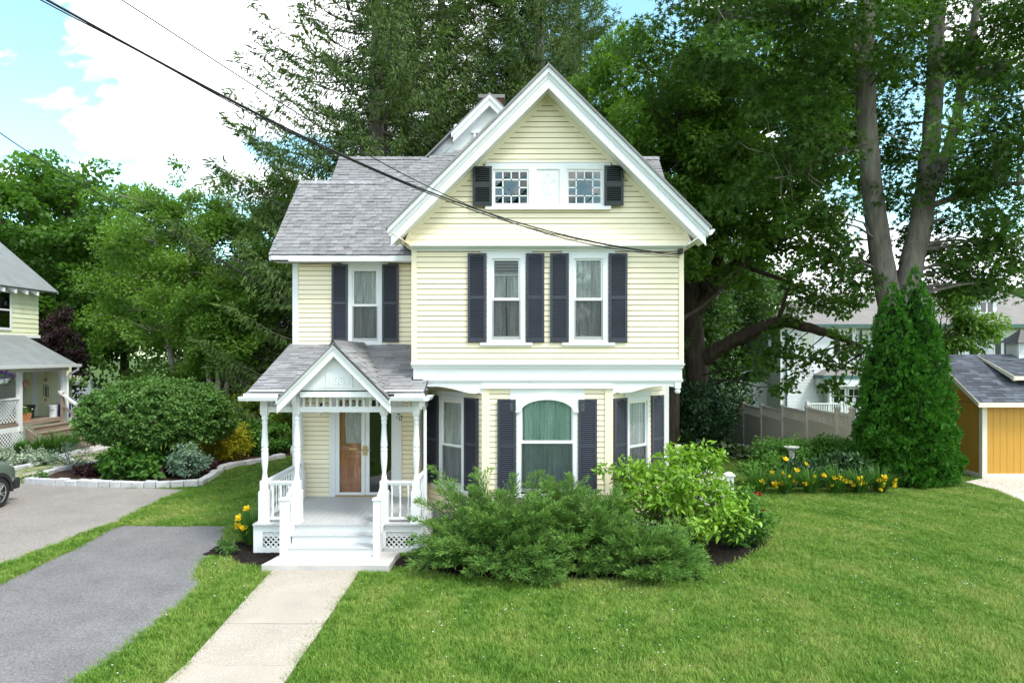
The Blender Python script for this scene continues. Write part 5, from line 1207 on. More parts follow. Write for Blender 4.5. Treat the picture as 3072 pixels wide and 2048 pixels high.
MB().box(XH(1941), XH(1949), YH-.99, YH-.985, ZH(920), ZH(911)).build('paper_notice', M['plasticwhite'], wh)
wf = thing('garden_railing', 'low white balustrade in front of the white house french doors', 'railing', (XH(1910), 38, -.7))
kk = 38/(F/K)
xa, xb = (1855-1176)*kk, (2010-1176)*kk; zt = H-(925-811.6)*kk
MB().box(xa, xb, 37.95, 38.05, zt-.08, zt).build('rail', M['white'], wf); MB().box(xa, xb, 37.95, 38.05, zt-.85, zt-.78).build('rail', M['white'], wf)
for i in range(30): MB().box(xa+i*(xb-xa)/29-.03, xa+i*(xb-xa)/29+.03, 37.97, 38.03, zt-.79, zt-.07).build('baluster', M['white'], wf)
for xx in (xa, (xa+xb)/2, xb): MB().box(xx-.08, xx+.08, 37.92, 38.08, gz(xx, 38), zt+.08).build('post', M['white'], wf)
# ================================================================ neighbour house on the left
nh = thing('house', 'pale green clapboard house with lattice porch and wooden steps beside the driveway', 'house', (-20, 24, 0))
XD, XG, XU = -17.6, -17.3, -19.5
DZ = 1.17
MB().box(-19.4, XD, 14, 26.3, DZ-.12, DZ).build('porch_deck', M['oldwood'], nh)
MB().box(XD-.04, XD+.0, 14, 24.0, DZ-.30, DZ-.12).build('skirt_board', M['white'], nh)
for a, b_ in ((18., 24.0), (25.9, 26.3)): lattice(a, b_, .02, DZ-.30, 0, 1.3*.11, .032, 'lattice', 'white', nh, 'y', XD)
lattice(18.0, 23.75, DZ+.06, 2.02, 0, 1.3*.11, .032, 'lattice', 'white', nh, 'y', XD)
MB().box(XD-.05, XD+.03, 18, 23.8, 2.02, 2.08).build('porch_rail', M['white'], nh)
MB().box(XD-.6, XD-.5, 14, 24.1, .0, DZ-.2).build('shade_backing', M['dark'], nh)  # dark sheet standing in for shade below the deck
for yy in (23.85, 26.2): MB().box(XD-.10, XD+.04, yy-.07, yy+.07, 0 if yy > 25 else DZ-.3, 3.12).build('porch_post', M['white'], nh)
# porch roof
slab('porch_roof', [(XG, 13, 3.22), (XG, 26.55, 3.22), (XU+.1, 26.55, 4.36), (XU+.1, 13, 4.36)], .08, M['leftroof'], nh)
MB().prism_y([(XG, 3.12), (XG+.12, 3.12), (XG+.14, 3.23), (XG, 3.23)], 13, 26.6).build('gutter', M['white'], nh)
MB().box(XD-.12, XD+.05, 13, 26.4, 2.98, 3.12).build('porch_beam', M['white'], nh)
MB().tube([(XG+.05, 26.5, 3.12), (XG+.05, 26.5, 3.02), (XG-.2, 26.4, 2.85), (XG-.25, 26.33, 2.7), (XG-.25, 26.33, 0)], .045, 8).build('downspout', M['white'], nh, True)
# ground floor wall behind the porch (faces the drive) and closing wall at the far end
sidewall(nh, XU, 14, 26.6, DZ, 4.3, M['houserow'], .12, 1)
ex0, ex1 = (113-CX)*26.62/F, (176-CX)*26.62/F
clapwall(nh, ex0, ex1, 26.62, DZ, 3.2, M['leftsiding'], .105)
MB().box(ex0-.16, ex0, 26.55, 26.7, DZ, 3.2).build('corner_board', M['white'], nh); MB().box(ex1, ex1+.13, 26.55, 26.7, DZ-.6, 3.2).build('corner_board', M['white'], nh)
MB().box(-22, ex1, 26.64, 27.4, 0, 3.3).build('wall', M['leftsiding'], nh)
# teal door with glazed top
yd0, yd1 = 24.0, 24.9
dr = MB().box(XU+.02, XU+.07, yd0, yd1, DZ+.02, DZ+2.1); dro = dr.build('door', M['teal'], nh)
MB().box(XU+.07, XU+.09, yd0+.15, yd1-.12, DZ+.95, DZ+1.95).build('door_glass', M['darkglass'], dro)
for i in range(4): yy = yd0+.15+i*(.63/3); MB().box(XU+.07, XU+.10, yy-.012, yy+.012, DZ+.93, DZ+1.97).build('glazing_bar', M['white'], dro)
for i in range(4): zz_ = DZ+.95+i/3; MB().box(XU+.07, XU+.101, yd0+.14, yd1-.11, zz_-.012, zz_+.012).build('glazing_bar', M['white'], dro)
MB().box(XU, XU+.05, yd0-.14, yd0, DZ, DZ+2.25).box(XU, XU+.05, yd1, yd1+.14, DZ, DZ+2.25).box(XU, XU+.05, yd0, yd1, DZ+2.1, DZ+2.25).build('door_frame', M['white'], nh)
# upper floor
XU2 = -19.55; YU = 27.5
sidewall(nh, XU2, 14, YU, 4.3, 6.25, M['leftsiding'], .19, 1)
MB().box(XU2-4, XU2, YU-.3, YU, 4.3, 6.25).build('wall', M['leftsiding'], nh)
wy0 = 25.85
MB().box(XU2+.03, XU2+.07, wy0-1.0, wy0+.12, 4.55, 6.1).build('window', M['white'], nh); MB().box(XU2+.071, XU2+.076, wy0-.9, wy0, 4.65, 6.0).build('pane', M['darkglass'], nh); MB().box(XU2+.07, XU2+.085, wy0-.9, wy0, 5.3, 5.36).build('meeting_rail', M['white'], nh)
MB().box(XU2+.0, XU2+.10, 14, YU, 4.28, 4.40).build('band_board', M['white'], nh)
slab('roof', [(XU2+.45, 13, 6.22), (XU2+.45, 28.1, 6.22), (XU2-4.2, 28.1, 10.2), (XU2-4.2, 13, 10.2)], .08, M['leftroof'], nh)
MB().prism_y([(XU2+.42, 6.15), (XU2+.42, 6.2), (XU2-4.2, 10.13), (XU2-4.2, 10.0)], 28.06, 28.12).build('rake_board', M['white'], nh)
for i in range(9): MB().hexa([(XU2, 26.9-i*.6, 6.15), (XU2+.40, 26.9-i*.6, 5.98), (XU2+.40, 27.0-i*.6, 5.98), (XU2, 27.0-i*.6, 6.15), (XU2, 26.9-i*.6, 6.35), (XU2+.40, 26.9-i*.6, 6.13), (XU2+.40, 27.0-i*.6, 6.13), (XU2, 27.0-i*.6, 6.35)]).build('rafter_tail', M['white'], nh)
# wooden steps down to the path
ns = 6
for i in range(1, ns):
    xs_ = XD+(i-1)*.285; zt = DZ-i*DZ/ns
    MB().box(xs_, xs_+.32, 24.15, 26.1, zt-.04, zt).build('tread', M['oldwood'], nh); MB().box(xs_+.27, xs_+.29, 24.17, 26.08, zt-.2, zt-.04).build('riser', M['oldwood'], nh)
MB().prism_y([(XD, DZ-.2), (XD, DZ-.95), (XD+.3, 0), (XD+1.4, 0)], 24.10, 24.16).build('stringer', M['oldwood'], nh)
MB().box(XD-.02, XD+.08, 26.0, 26.1, DZ-.3, DZ+.95).build('rail_post', M['oldwood'], nh); MB().box(XD+1.32, XD+1.42, 26.0, 26.1, 0, 1.0).build('rail_post', M['oldwood'], nh)
MB().hexa([(XD-.1, 25.98, DZ+.95), (XD+1.6, 25.98, .86), (XD+1.6, 26.12, .86), (XD-.1, 26.12, DZ+.95), (XD-.1, 25.98, DZ+1.03), (XD+1.6, 25.98, .94), (XD+1.6, 26.12, .94), (XD-.1, 26.12, DZ+1.03)]).build('hand_rail', M['white'], nh)
MB().hexa([(XD, 26.02, DZ+.45), (XD+1.4, 26.02, .38), (XD+1.4, 26.08, .38), (XD, 26.08, DZ+.45), (XD, 26.02, DZ+.55), (XD+1.4, 26.02, .48), (XD+1.4, 26.08, .48), (XD, 26.08, DZ+.55)]).build('lower_rail', M['oldwood'], nh)
sheet('path', jitter(ccw([(XD+1.4, 24.1), (XD+1.45, 26.2), (XD+2.7, 26.3), (-12.5, 23.8), (-9, 22.8), (-9.2, 22.2), (-13, 22.9), (-14.2, 21.7), G(150, 1445), G(80, 1432), G(-60, 1440), G(-60, 1415), (-16.2, 21.5), (-15.2, 23.4)]), .03, .4, 8), M['walk'], .01)
MB_ = MB().box(XD+1.42, XD+2.3, 24.1, 26.1, 0, .09).build('landing_slab', M['slab'], nh)
# things on that porch
px_, py_ = XD-.35, 24.3
t_ = thing('planter_box', 'terracotta box of white flowers on the edge of the wooden porch', 'planter', (px_, 24.35, DZ))
MB().hexa([(px_-.14, 24.05, DZ), (px_+.14, 24.05, DZ), (px_+.14, 24.65, DZ), (px_-.14, 24.65, DZ), (px_-.18, 24.0, DZ+.28), (px_+.18, 24.0, DZ+.28), (px_+.18, 24.7, DZ+.28), (px_-.18, 24.7, DZ+.28)]).build('box', M['terracotta'], t_); planter = t_
tag(MB().lathe([(.22, DZ), (.25, DZ+.1), (.30, DZ+.45), (.32, DZ+.46), (.32, DZ+.5), (.27, DZ+.5), (.24, DZ+.3)], -18.6, 25.5, 16).build('plant_pot', M['plasticblack'], None, True), 'large empty black plastic pot on the neighbour porch', 'pot')
bk = thing('bucket', 'white plastic bucket with black print beside the porch rail post', 'bucket', (-18.0, 26.15, DZ))
MB().lathe([(.14, DZ), (.16, DZ+.40), (.175, DZ+.41), (.175, DZ+.46), (.0, DZ+.46)], -18.0, 26.15, 16).build('pail', M['plasticwhite'], bk, True)
text('777', .16, (-17.97, 25.985, DZ+.25), M['iron'], bk, .002, .3, 'print')
tag(MB().box(-17.95, -17.55, 26.36, 26.55, DZ-.05, DZ+.5).build('storage_bin', M['plasticblue'], None, bevel=.03), 'blue plastic bin half hidden behind the porch corner post', 'bin')
wc = thing('wind_chime', 'sunflower wind chime with dark tubes hanging from the neighbour porch roof', 'wind chime', (-18.35, 26.3, 1.9))
wx, wyy = -18.33, 26.2
fl = MB(); fl.tube([(wx, wyy-.01, 2.62), (wx, wyy+.02, 2.62)], .06, 12); fl.build('sunflower_centre', M['oldwood'], wc)
fp = MB()
for k in range(14): a = k*6.283/14; fp.add([(wx+.05*math.cos(a-.2), wyy, 2.62+.05*math.sin(a-.2)), (wx+.12*math.cos(a), wyy-.01, 2.62+.12*math.sin(a)), (wx+.05*math.cos(a+.2), wyy, 2.62+.05*math.sin(a+.2))], [(0, 1, 2)])
fp.build('petals', M['shedyellow'], wc)
MB().tube([(wx, wyy, 3.05), (wx, wyy, 2.68)], .005, 4).build('cord', M['iron'], wc)
MB().tube([(wx, wyy, 2.42), (wx, wyy, 2.40)], .09, 10).build('disc', M['oldwood'], wc)
for k, dx in enumerate((-.07, -.02, .04, .08)): MB().tube([(wx+dx, wyy+.03*(k % 2), 2.37), (wx+dx, wyy+.03*(k % 2), 2.0-.03*k)], .014, 6).build('chime_tube', M['plasticblack'], wc)
MB().tube([(wx, wyy, 2.40), (wx, wyy, 1.85)], .004, 4).build('cord', M['iron'], wc); MB().tube([(wx, wyy, 1.88), (wx, wyy, 1.78)], .04, 8).build('clapper', M['terracotta'], wc)
bh = thing('bird_house', 'round pink gourd bird house hanging by the neighbour porch corner', 'bird house', (-18.98, 26.0, 2.3))
gq = MB().lathe([(0.0, 2.30), (.08, 2.32), (.14, 2.42), (.13, 2.52), (.06, 2.6), (.02, 2.66), (0.0, 2.68)], -18.95, 25.95, 14); gq.build('gourd', paint('pink_gourd', (.62, .36, .28), .6, .1, 8), bh, True)
MB().tube([(-18.93, 25.815, 2.46), (-18.935, 25.80, 2.46)], .03, 10).build('entry_hole', M['iron'], bh); MB().tube([(-18.95, 25.95, 2.67), (-18.95, 25.95, 3.2)], .004, 4).build('cord', M['iron'], bh)
# ================================================================ red house deep behind the birch
rh = thing('house', 'dark barn red clapboard house deep in the shade behind the leafy trees', 'house', (-18, 38, 0))
YR = 38.0; kr = YR/(F/K)
def XRr(dx): return (dx-1176)*kr
def ZRr(dy): return H-(dy-811.6)*kr
clapwall(rh, XRr(440), XRr(790), YR, 0, ZRr(770), M['redclap'], .16)
for a, b_, c, d in ((707, 738, 862, 823), (707, 738, 945, 910), (560, 590, 945, 905), (604, 612, 862, 823)):
    pass
zr = zm(500, 960, 3.135)
for (xa, xb, ya, yb) in ((640, 745, 425, 570), (640, 745, 700, 860), (330, 420, 420, 590)):
    a = (zr(xa, 0)[0]-CX)*YR/F; b_ = (zr(xb, 0)[0]-CX)*YR/F; farwin(rh, a+.05, b_-.05, H-(zr(0, yb)[1]-HY)*YR/F, H-(zr(0, ya)[1]-HY)*YR/F, YR, 2, 2)
MB().prism_x([(YR-.4, ZRr(770)), (YR+3.5, ZRr(770)+3.0), (YR+7.4, ZRr(770)), (YR+7.4, ZRr(770)-.15), (YR+3.5, ZRr(770)+2.8), (YR-.4, ZRr(770)-.15)], XRr(430), XRr(800)).build('roof', M['greyroof'], rh)
# white garden fence behind the neighbour
gf = thing('lattice_fence', 'old white garden fence with lattice and ball-topped posts in deep shade', 'fence', (-24, 36, 0))
kf = 36/(F/K); fx_ = [(dx-1176)*kf for dx in (120, 208, 300, 390)]
for i, X in enumerate(fx_):
    MB().box(X-.09, X+.09, 35.9, 36.1, 0, 2.0).lathe([(.05, 2.0), (.11, 2.08), (.1, 2.2), (.02, 2.27)], X, 36, 10).build('post', M['white_old'], gf)
    if i < len(fx_)-1:
        MB().box(X+.09, fx_[i+1]-.09, 35.97, 36.03, 1.45, 1.8).build('top_board', M['white_old'], gf); lattice(X+.09, fx_[i+1]-.09, .1, 1.45, 36.0, .2, .05, 'lattice', 'white_old', gf)
# ================================================================ parked car
car = thing('parked_car', 'sage green sport utility car with black wheel arches parked on the driveway', 'car', (0, 0, 0), local=True)
# local frame: +y forward, x right; built from lofted cross sections
secs = [(-2.25, .62, .55, 1.02, .80), (-2.2, .80, .42, 1.12, .86), (-1.7, .90, .32, 1.18, .9), (-.6, .925, .28, 1.16, .92), (.6, .925, .28, 1.14, .92), (1.35, .92, .30, 1.10, .9), (1.95, .88, .36, 1.03, .84), (2.2, .78, .45, .95, .72), (2.3, .60, .55, .80, .6)]
bm_ = MB(); ring_n = 14
for (y, hw_, z0, z1, sh) in secs:
    pts = [(-hw_*.9, z0), (-hw_, z0+.12), (-hw_, z0+(z1-z0)*.55), (-hw_*.97, z1-.12), (-hw_*.88, z1-.02), (-hw_*.6, z1+.02), (-hw_*.2, z1+.035), (hw_*.2, z1+.035), (hw_*.6, z1+.02), (hw_*.88, z1-.02), (hw_*.97, z1-.12), (hw_, z0+(z1-z0)*.55), (hw_, z0+.12), (hw_*.9, z0)]
    bm_.v += [(x, y, z) for x, z in pts]
for i in range(len(secs)-1):
    for k in range(ring_n):
        a = i*ring_n+k; b_ = i*ring_n+(k+1) % ring_n; bm_.f.append((a, b_, b_+ring_n, a+ring_n))
bm_.f.append(tuple(range(ring_n))[::-1]); bm_.f.append(tuple((len(secs)-1)*ring_n+k for k in range(ring_n)))
bo = bm_.build('body', M['carpaint'], car, True); mm_ = bo.modifiers.new('sub', 'SUBSURF'); mm_.levels = 2; mm_.render_levels = 2
cb_ = MB(); cs = [(-2.05, .62, 1.16), (-1.75, .70, 1.62), (-.9, .72, 1.70), (.1, .70, 1.69), (.55, .68, 1.55), (1.1, .66, 1.14)]
for y, hw_, z in cs: cb_.v += [(-.84, y, 1.1), (-hw_, y, max(z-.05, 1.11)), (-hw_*.8, y, z), (hw_*.8, y, z), (hw_, y, max(z-.05, 1.11)), (.84, y, 1.1)]
for i in range(len(cs)-1):
    for k in range(5): a = i*6+k; cb_.f.append((a, a+1, a+7, a+6))
cb_.f.append(tuple(range(6))); cb_.f.append(tuple(30+k for k in range(6)))
cb_.build('cabin', M['carpaint'], car, True)
for sx in (-1, 1):
    MB().hexa([(sx*.845, -1.6, 1.16), (sx*.85, .75, 1.16), (sx*.82, .75, 1.17), (sx*.82, -1.6, 1.16), (sx*.735, -1.45, 1.56), (sx*.735, .2, 1.58), (sx*.70, .2, 1.58), (sx*.70, -1.45, 1.56)]).build('side_window', M['darkglass'], car)
MB().hexa([(-.66, 1.08, 1.17), (.66, 1.08, 1.17), (.6, 1.02, 1.17), (-.6, 1.02, 1.17), (-.6, .58, 1.56), (.6, .58, 1.56), (.55, .5, 1.55), (-.55, .5, 1.55)]).build('windscreen', M['darkglass'], car)
for sx in (-1, 1):
    for y in (-1.38, 1.38):
        tw_ = MB(); xo = sx*.93; xi = sx*.70
        n = 28; prof = [(.25, xi), (.35, xi), (.36, (xi*.75+xo*.25)), (.36, (xi*.25+xo*.75)), (.34, xo), (.25, xo+sx*.0)]
        base = len(tw_.v)
        for r_, x in prof:
            for k in range(n): a = 6.2832*k/n; tw_.v.append((x, y+r_*math.cos(a), .36+r_*math.sin(a)))
        for i in range(len(prof)-1):
            for k in range(n): k2 = (k+1) % n; tw_.f.append((i*n+k, i*n+k2, (i+1)*n+k2, (i+1)*n+k))
        wo = tw_.build('wheel', M['rubber'], car, True)
        rm = MB(); rm.tube([(xo-sx*.10, y, .36), (xo-sx*.08, y, .36)], .255, 24); rmo = rm.build('wheel_well_disc', M['iron'], car)
        sp = MB()
        for k in range(10):
            a = 6.2832*k/10+(.13 if k % 2 else -.13); c, s_ = math.cos(a), math.sin(a)
            sp.tube([(xo-sx*.02, y+.05*c, .36+.05*s_), (xo-sx*.015, y+.15*c, .36+.15*s_), (xo-sx*.03, y+.25*c, .36+.25*s_)], [.028, .020, .017], 5)
        sp.tube([(xo-sx*.05, y, .36), (xo-sx*.0, y, .36)], .06, 12)
        pts = [(xo-sx*.02, y+.25*math.cos(a), .36+.25*math.sin(a)) for a in np.linspace(0, 6.2832, 25)]; sp.tube(pts, .016, 6)
        sp.build('rim', M['rim'], car, True)
        ar = MB(); nn = 16
        for k in range(nn+1):
            a = math.pi*(k/nn)*1.06-.1; 
            for r_ in (.385, .47): ar.v.append((sx*.945, y+r_*math.cos(a), .36+r_*math.sin(a)))
            for r_ in (.385, .47): ar.v.append((sx*.80, y+r_*math.cos(a), .36+r_*math.sin(a)))
        for k in range(nn):
            b_ = k*4; ar.f += [(b_, b_+1, b_+5, b_+4), (b_+2, b_+6, b_+7, b_+3), (b_, b_+4, b_+6, b_+2), (b_+1, b_+3, b_+7, b_+5)]
        ar.build('wheel_arch', M['cladding'], car)
        MB().tube([(sx*.60, y, .39), (sx*.905, y, .39)], .40, 24).build('wheel_housing', M['iron'], car)
    MB().box(sx*.90, sx*.945, -.95, .95, .27, .45).build('sill_cladding', M['cladding'], car)
    MB().hexa([(sx*.42, 2.20, .80), (sx*.80, 2.05, .82), (sx*.78, 2.0, .82), (sx*.42, 2.1, .8), (sx*.42, 2.22, .92), (sx*.84, 1.95, .95), (sx*.8, 1.9, .95), (sx*.42, 2.1, .92)]).build('headlight', M['plasticwhite'], car)
    MB().hexa([(sx*.88, .80, 1.13), (sx*1.08, .80, 1.13), (sx*1.08, .95, 1.13), (sx*.88, .95, 1.13), (sx*.88, .80, 1.28), (sx*1.08, .80, 1.28), (sx*1.08, .92, 1.26), (sx*.88, .92, 1.26)]).build('mirror', M['cladding'], car)
MB().box(-.80, .80, 2.14, 2.33, .30, .58).build('bumper', M['cladding'], car, bevel=.05)
MB().box(-.42, .42, 2.22, 2.30, .62, .84).build('grille', M['iron'], car)
car.rotation_euler.z = R(3)
car.location = (-12.93, 15.65-1.38, .006)
# ================================================================ granite block edging round the bed
edg = thing('stone_edging', 'row of grey granite blocks edging the shrub bed along the driveway', 'stone edging', (-10, 18, 0))
def blocks(path, L_=.33, h=.17, w=.20, r_=None):
    rr = random.Random(5); pts = [Vector((*p, 0)) for p in path]; segs = []
    for i in range(len(pts)-1):
        a, b_ = pts[i], pts[i+1]; n = max(1, round((b_-a).length/L_))
        for k in range(n): segs.append((a.lerp(b_, k/n), a.lerp(b_, (k+1)/n)))
    for a, b_ in segs:
        d_ = (b_-a); l_ = d_.length-.012; hh = h*rr.uniform(.9, 1.1); m = MB(); j = lambda s_=.012: rr.uniform(-s_, s_)
        m.hexa([(-l_/2+j(), -w/2+j(), -.02), (l_/2+j(), -w/2+j(), -.02), (l_/2+j(), w/2+j(), -.02), (-l_/2+j(), w/2+j(), -.02), (-l_/2+j(), -w/2+j(), hh+j()), (l_/2+j(), -w/2+j(), hh+j()), (l_/2+j(), w/2+j(), hh+j()), (-l_/2+j(), w/2+j(), hh+j())])
        o = link('stone_block', m.mesh('stone_block', M['granite']), None, edg, (a+b_)/2); o.rotation_euler.z = math.atan2(d_.y, d_.x)
        bv = o.modifiers.new('b', 'BEVEL'); bv.width = .02; bv.segments = 2
bedL = [G(80, 1449), G(300, 1460), G(470, 1462), G(595, 1456), G(630, 1436), G(665, 1410), G(700, 1400), G(790, 1384), G(851, 1372)]
blocks(bedL[:4]); blocks(bedL[3:], .42, .14, .22); blocks([G(80, 1449), G(165, 1415), G(300, 1392)], .4, .13)
sheet('mulch_bed', ccw(bedL+[(-7.4, 25.5), (-13.5, 24.0), G(300, 1392), G(165, 1415)]), M['soil'], .014)
blocks([(-14.6, 22.1), (-15.6, 23.3), (-16.0, 24.0)], .5, .12)
blocks([G(40, 1412), G(140, 1390), G(240, 1358)], .5, .13)
# ================================================================ vegetation
def unit(a): return a/np.maximum(np.linalg.norm(a, axis=-1, keepdims=True), 1e-9)
T_DIA = (np.array([(0, 0, 0), (.30, .45, .07), (0, 1, -.03), (-.30, .45, .07)]), np.array([(0, 1, 2), (0, 2, 3)]))
T_OVAL = (np.array([(0, 0, 0), (.20, .25, .05), (.21, .58, .04), (0, 1, -.10), (-.21, .58, .04), (-.20, .25, .05), (0, .25, 0), (0, .6, 0)]), np.array([(0, 1, 6), (0, 6, 5), (6, 1, 2), (6, 2, 7), (6, 7, 4), (6, 4, 5), (7, 2, 3), (7, 3, 4)]))
_lob = [(0, .62, .15), (62, .52, .13), (-62, .52, .13), (118, .40, .11), (-118, .40, .11)]
_mv = []
for _a, _l, _w in _lob:
    _c, _s = math.cos(R(_a)), math.sin(R(_a)); _mv += [(-_c*_w-_s*.05, .42+_s*_w-_c*.05, .01), (_c*_w-_s*.05, .42-_s*_w-_c*.05, .01), (_s*_l, .42+_c*_l, -.06)]
T_MAPLE = (np.array(_mv), np.arange(15).reshape(5, 3))
T_SPRIG = (np.array([(0, 0, 0), (.10, .5, .02), (0, 1, 0), (-.10, .5, .02)]), np.array([(0, 1, 2), (0, 2, 3)]))
def scatter(C, A, Nn, S, tm, wid=1.0):
    """place template at C with axis A, normal Nn, size S"""
    tv, tf = tm; A = unit(A); Nn = Nn-A*(A*Nn).sum(-1, keepdims=True); Nn = unit(Nn); B = np.cross(A, Nn)
    S = np.broadcast_to(np.asarray(S, float), (len(C),))
    V = C[:, None]+S[:, None, None]*(B[:, None]*(tv[:, 0]*wid)[None, :, None]+A[:, None]*tv[:, 1][None, :, None]+Nn[:, None]*tv[:, 2][None, :, None])
    k = len(tv); Fq = (tf[None]+(np.arange(len(C))*k)[:, None, None]).reshape(-1, tf.shape[1])
    return V.reshape(-1, 3), Fq, k
def ball(n, r=rng, shell=.5):
    d = unit(r.normal(size=(n, 3))); return d*(r.random((n, 1))**shell)
def cluster_leaves(CL, per, size, r, tm, flat=.55, up=.7, outw=.6, rnd=.55, shell=.45, centre=None, droop=.0, wid=1.0):
    """CL rows (x,y,z,rad): leaf clumps. Returns verts, faces, rnd attribute"""
    CL = np.asarray(CL, float); n = len(CL); cnt = np.maximum(4, (per*(CL[:, 3]/CL[:, 3].mean())**2*r.uniform(.7, 1.3, n)).astype(int))
    ix = np.repeat(np.arange(n), cnt); o = ball(len(ix), r, shell); o[:, 2] *= flat
    # random tilt of each clump so the sprays are not all level
    tx = r.normal(0, .35, (n, 2)); o[:, 2] += (o[:, :2]*tx[ix]).sum(1)
    C = CL[ix, :3]+o*CL[ix, 3:4]
    Nn = unit(np.stack([o[:, 0], o[:, 1], o[:, 2]], 1))*outw+np.array([0, 0, up])+r.normal(0, rnd, (len(ix), 3))
    A = unit(o+1e-6)*.8+r.normal(0, .6, (len(ix), 3)); A[:, 2] -= droop
    S = size*r.uniform(.6, 1.3, len(ix))
    V, Fq, k = scatter(C, A, Nn, S, tm, wid)
    clump = r.random(n); a = np.clip(.55*clump[ix]+.45*r.random(len(ix))+.12*o[:, 2], 0, 1)
    return V, Fq, np.repeat(a, k)
def ell_clusters(r, c, rad, n, rc, shell=.33, zmin=None, ymin=None):
    o = ball(n, r, shell); P = np.array(c)+o*np.array(rad); q = r.uniform(rc[0], rc[1], n)
    out_ = np.concatenate([P, q[:, None]], 1)
    if zmin is not None: out_ = out_[out_[:, 2] > zmin]
    return out_
def limb_tubes(m, paths, rads, sides=9, r=None, wob=.0):
    for p, ra in zip(paths, rads):
        p = np.array(p, float); t = np.linspace(0, len(p)-1, max(3, (len(p)-1)*5+1)); i = np.arange(len(p))
        # smooth the path
        q = np.stack([np.interp(t, i, p[:, k]) for k in range(3)], 1)
        for _ in range(3): q[1:-1] = (q[:-2]+2*q[1:-1]+q[2:])/4
        if wob and r is not None: q[1:-1] += r.normal(0, wob, q[1:-1].shape)
        rr_ = np.interp(t, np.linspace(0, len(p)-1, len(ra)), ra)
        m.tube([tuple(a) for a in q], list(rr_), sides)
    return m
def twigs(m, CL, paths, rads, r, step=1, rad=.035, sag=.25):
    """join clump centres to the nearest limb"""
    S_ = []; Rr = []
    for p, ra in zip(paths, rads):
        p = np.array(p, float); t = np.linspace(0, len(p)-1, 14); i = np.arange(len(p)); S_.append(np.stack([np.interp(t, i, p[:, k]) for k in range(3)], 1)); Rr.append(np.interp(t, np.linspace(0, len(p)-1, len(ra)), ra))
    S_ = np.concatenate(S_); Rr = np.concatenate(Rr)
    for c in CL[::step]:
        d_ = S_-c[:3]; dist = np.linalg.norm(d_, axis=1)+np.where(d_[:, 2] > 0, d_[:, 2]*1.2, 0); j = int(dist.argmin()); a = S_[j]; L_ = np.linalg.norm(c[:3]-a)
        if L_ < .1: continue
        mid = (a+c[:3])/2+np.array([*r.normal(0, .08*L_, 2), sag*L_*.3]); q1 = a*.6+mid*.4+r.normal(0, .03*L_, 3); q2 = mid*.5+c[:3]*.5+r.normal(0, .05*L_, 3)
        r0 = min(rad*(.5+.35*L_), Rr[j]*.7); m.tube([a, q1, mid, q2, c[:3]], [r0, r0*.8, r0*.6, r0*.35, r0*.15], 5, False)
def plant(name, label, cat, base, parts, group=None):
    t_ = thing(name, label, cat, base, group)
    for pn, me, mt in parts:
        link(pn, me, mt, t_, (0, 0, 0))      # meshes hold world positions
    return t_
def wmesh(name, V, Fq, a, mat, base): return np_mesh(name, V, Fq, mat, {'rnd': a})
def combine(*L):
    V = []; Fq = []; A = []; n = 0
    for v, f, a in L: V.append(v); Fq.append(f+n); A.append(a); n += len(v)
    return np.concatenate(V), np.concatenate(Fq), np.concatenate(A)
LM = {}
LM['maple'] = leafmat('maple_leaf', (0.034, 0.082, 0.011), (0.095, 0.2, 0.03), 0.45)
LM['oak'] = leafmat('oak_leaf', (0.038, 0.095, 0.011), (0.12, 0.235, 0.032), 0.45)
LM['hick'] = leafmat('hickory_leaf', (0.06, 0.135, 0.014), (0.14, 0.265, 0.035), 0.45)
LM['birch'] = leafmat('birch_leaf', (0.075, 0.165, 0.018), (0.19, 0.32, 0.05), 0.45)
LM['dark'] = leafmat('dark_maple_leaf', (0.038, 0.1, 0.014), (0.115, 0.235, 0.034), 0.45)
LM['wood'] = leafmat('wood_leaf', (0.024, 0.06, 0.012), (0.07, 0.14, 0.028), 0.35)
LM['spruce'] = leafmat('spruce_needle', (0.036, 0.074, 0.018), (0.11, 0.172, 0.045), 0.20, .7, .2)
LM['arb'] = leafmat('arborvitae_spray', (.020, .090, .006), (.060, .195, .015), 0.20, .6, .25)
LM['jun'] = leafmat('juniper_spray', (.042, .118, .024), (.180, .318, .066), 0.20, .65, .25)
LM['lime'] = leafmat('lime_leaf', (0.120, 0.260, 0.018), (0.280, 0.460, 0.045), .35, .4, .4)
LM['euon'] = leafmat('burning_bush_leaf', (0.055, 0.135, 0.028), (0.15, 0.28, 0.065), 0.30, .5, .4)
LM['gold'] = leafmat('gold_cypress', (.16, .20, .010), (.48, .42, .02), .2, .6)
LM['limesh'] = leafmat('spirea_leaf', (.07, .17, .012), (.30, .36, .03), .3)
LM['green'] = leafmat('garden_leaf', (0.045, 0.135, 0.02), (0.125, 0.27, 0.045), 0.35)
LM['blue'] = leafmat('blue_green_leaf', (.10, .19, .13), (.24, .34, .24), .2)
LM['purple'] = leafmat('purple_leaf', (.022, .010, .013), (.07, .028, .03), .15)
LM['rhodo'] = leafmat('rhododendron_leaf', (0.014, 0.049, 0.013), (0.042, 0.105, 0.028), .15, .35, .5)
LM['strap'] = leafmat('strap_leaf', (0.036, 0.111, 0.018), (0.098, 0.227, 0.039), .3)
LM['hosta'] = leafmat('hosta_leaf', (0.026, 0.098, 0.026), (0.078, 0.195, 0.046), .2, .4, .4)
LM['hostav'] = leafmat('variegated_hosta', (.03, .095, .02), (.42, .48, .26), .2, .4, .4)
LM['silver'] = leafmat('silver_leaf', (.20, .27, .19), (.42, .48, .38), .15, .8)
LM['yellow'] = leafmat('yellow_petal', (.80, .50, .012), (.88, .66, .03), .25)
LM['red'] = leafmat('red_petal', (.30, .003, .006), (.5, .006, .012), .15)
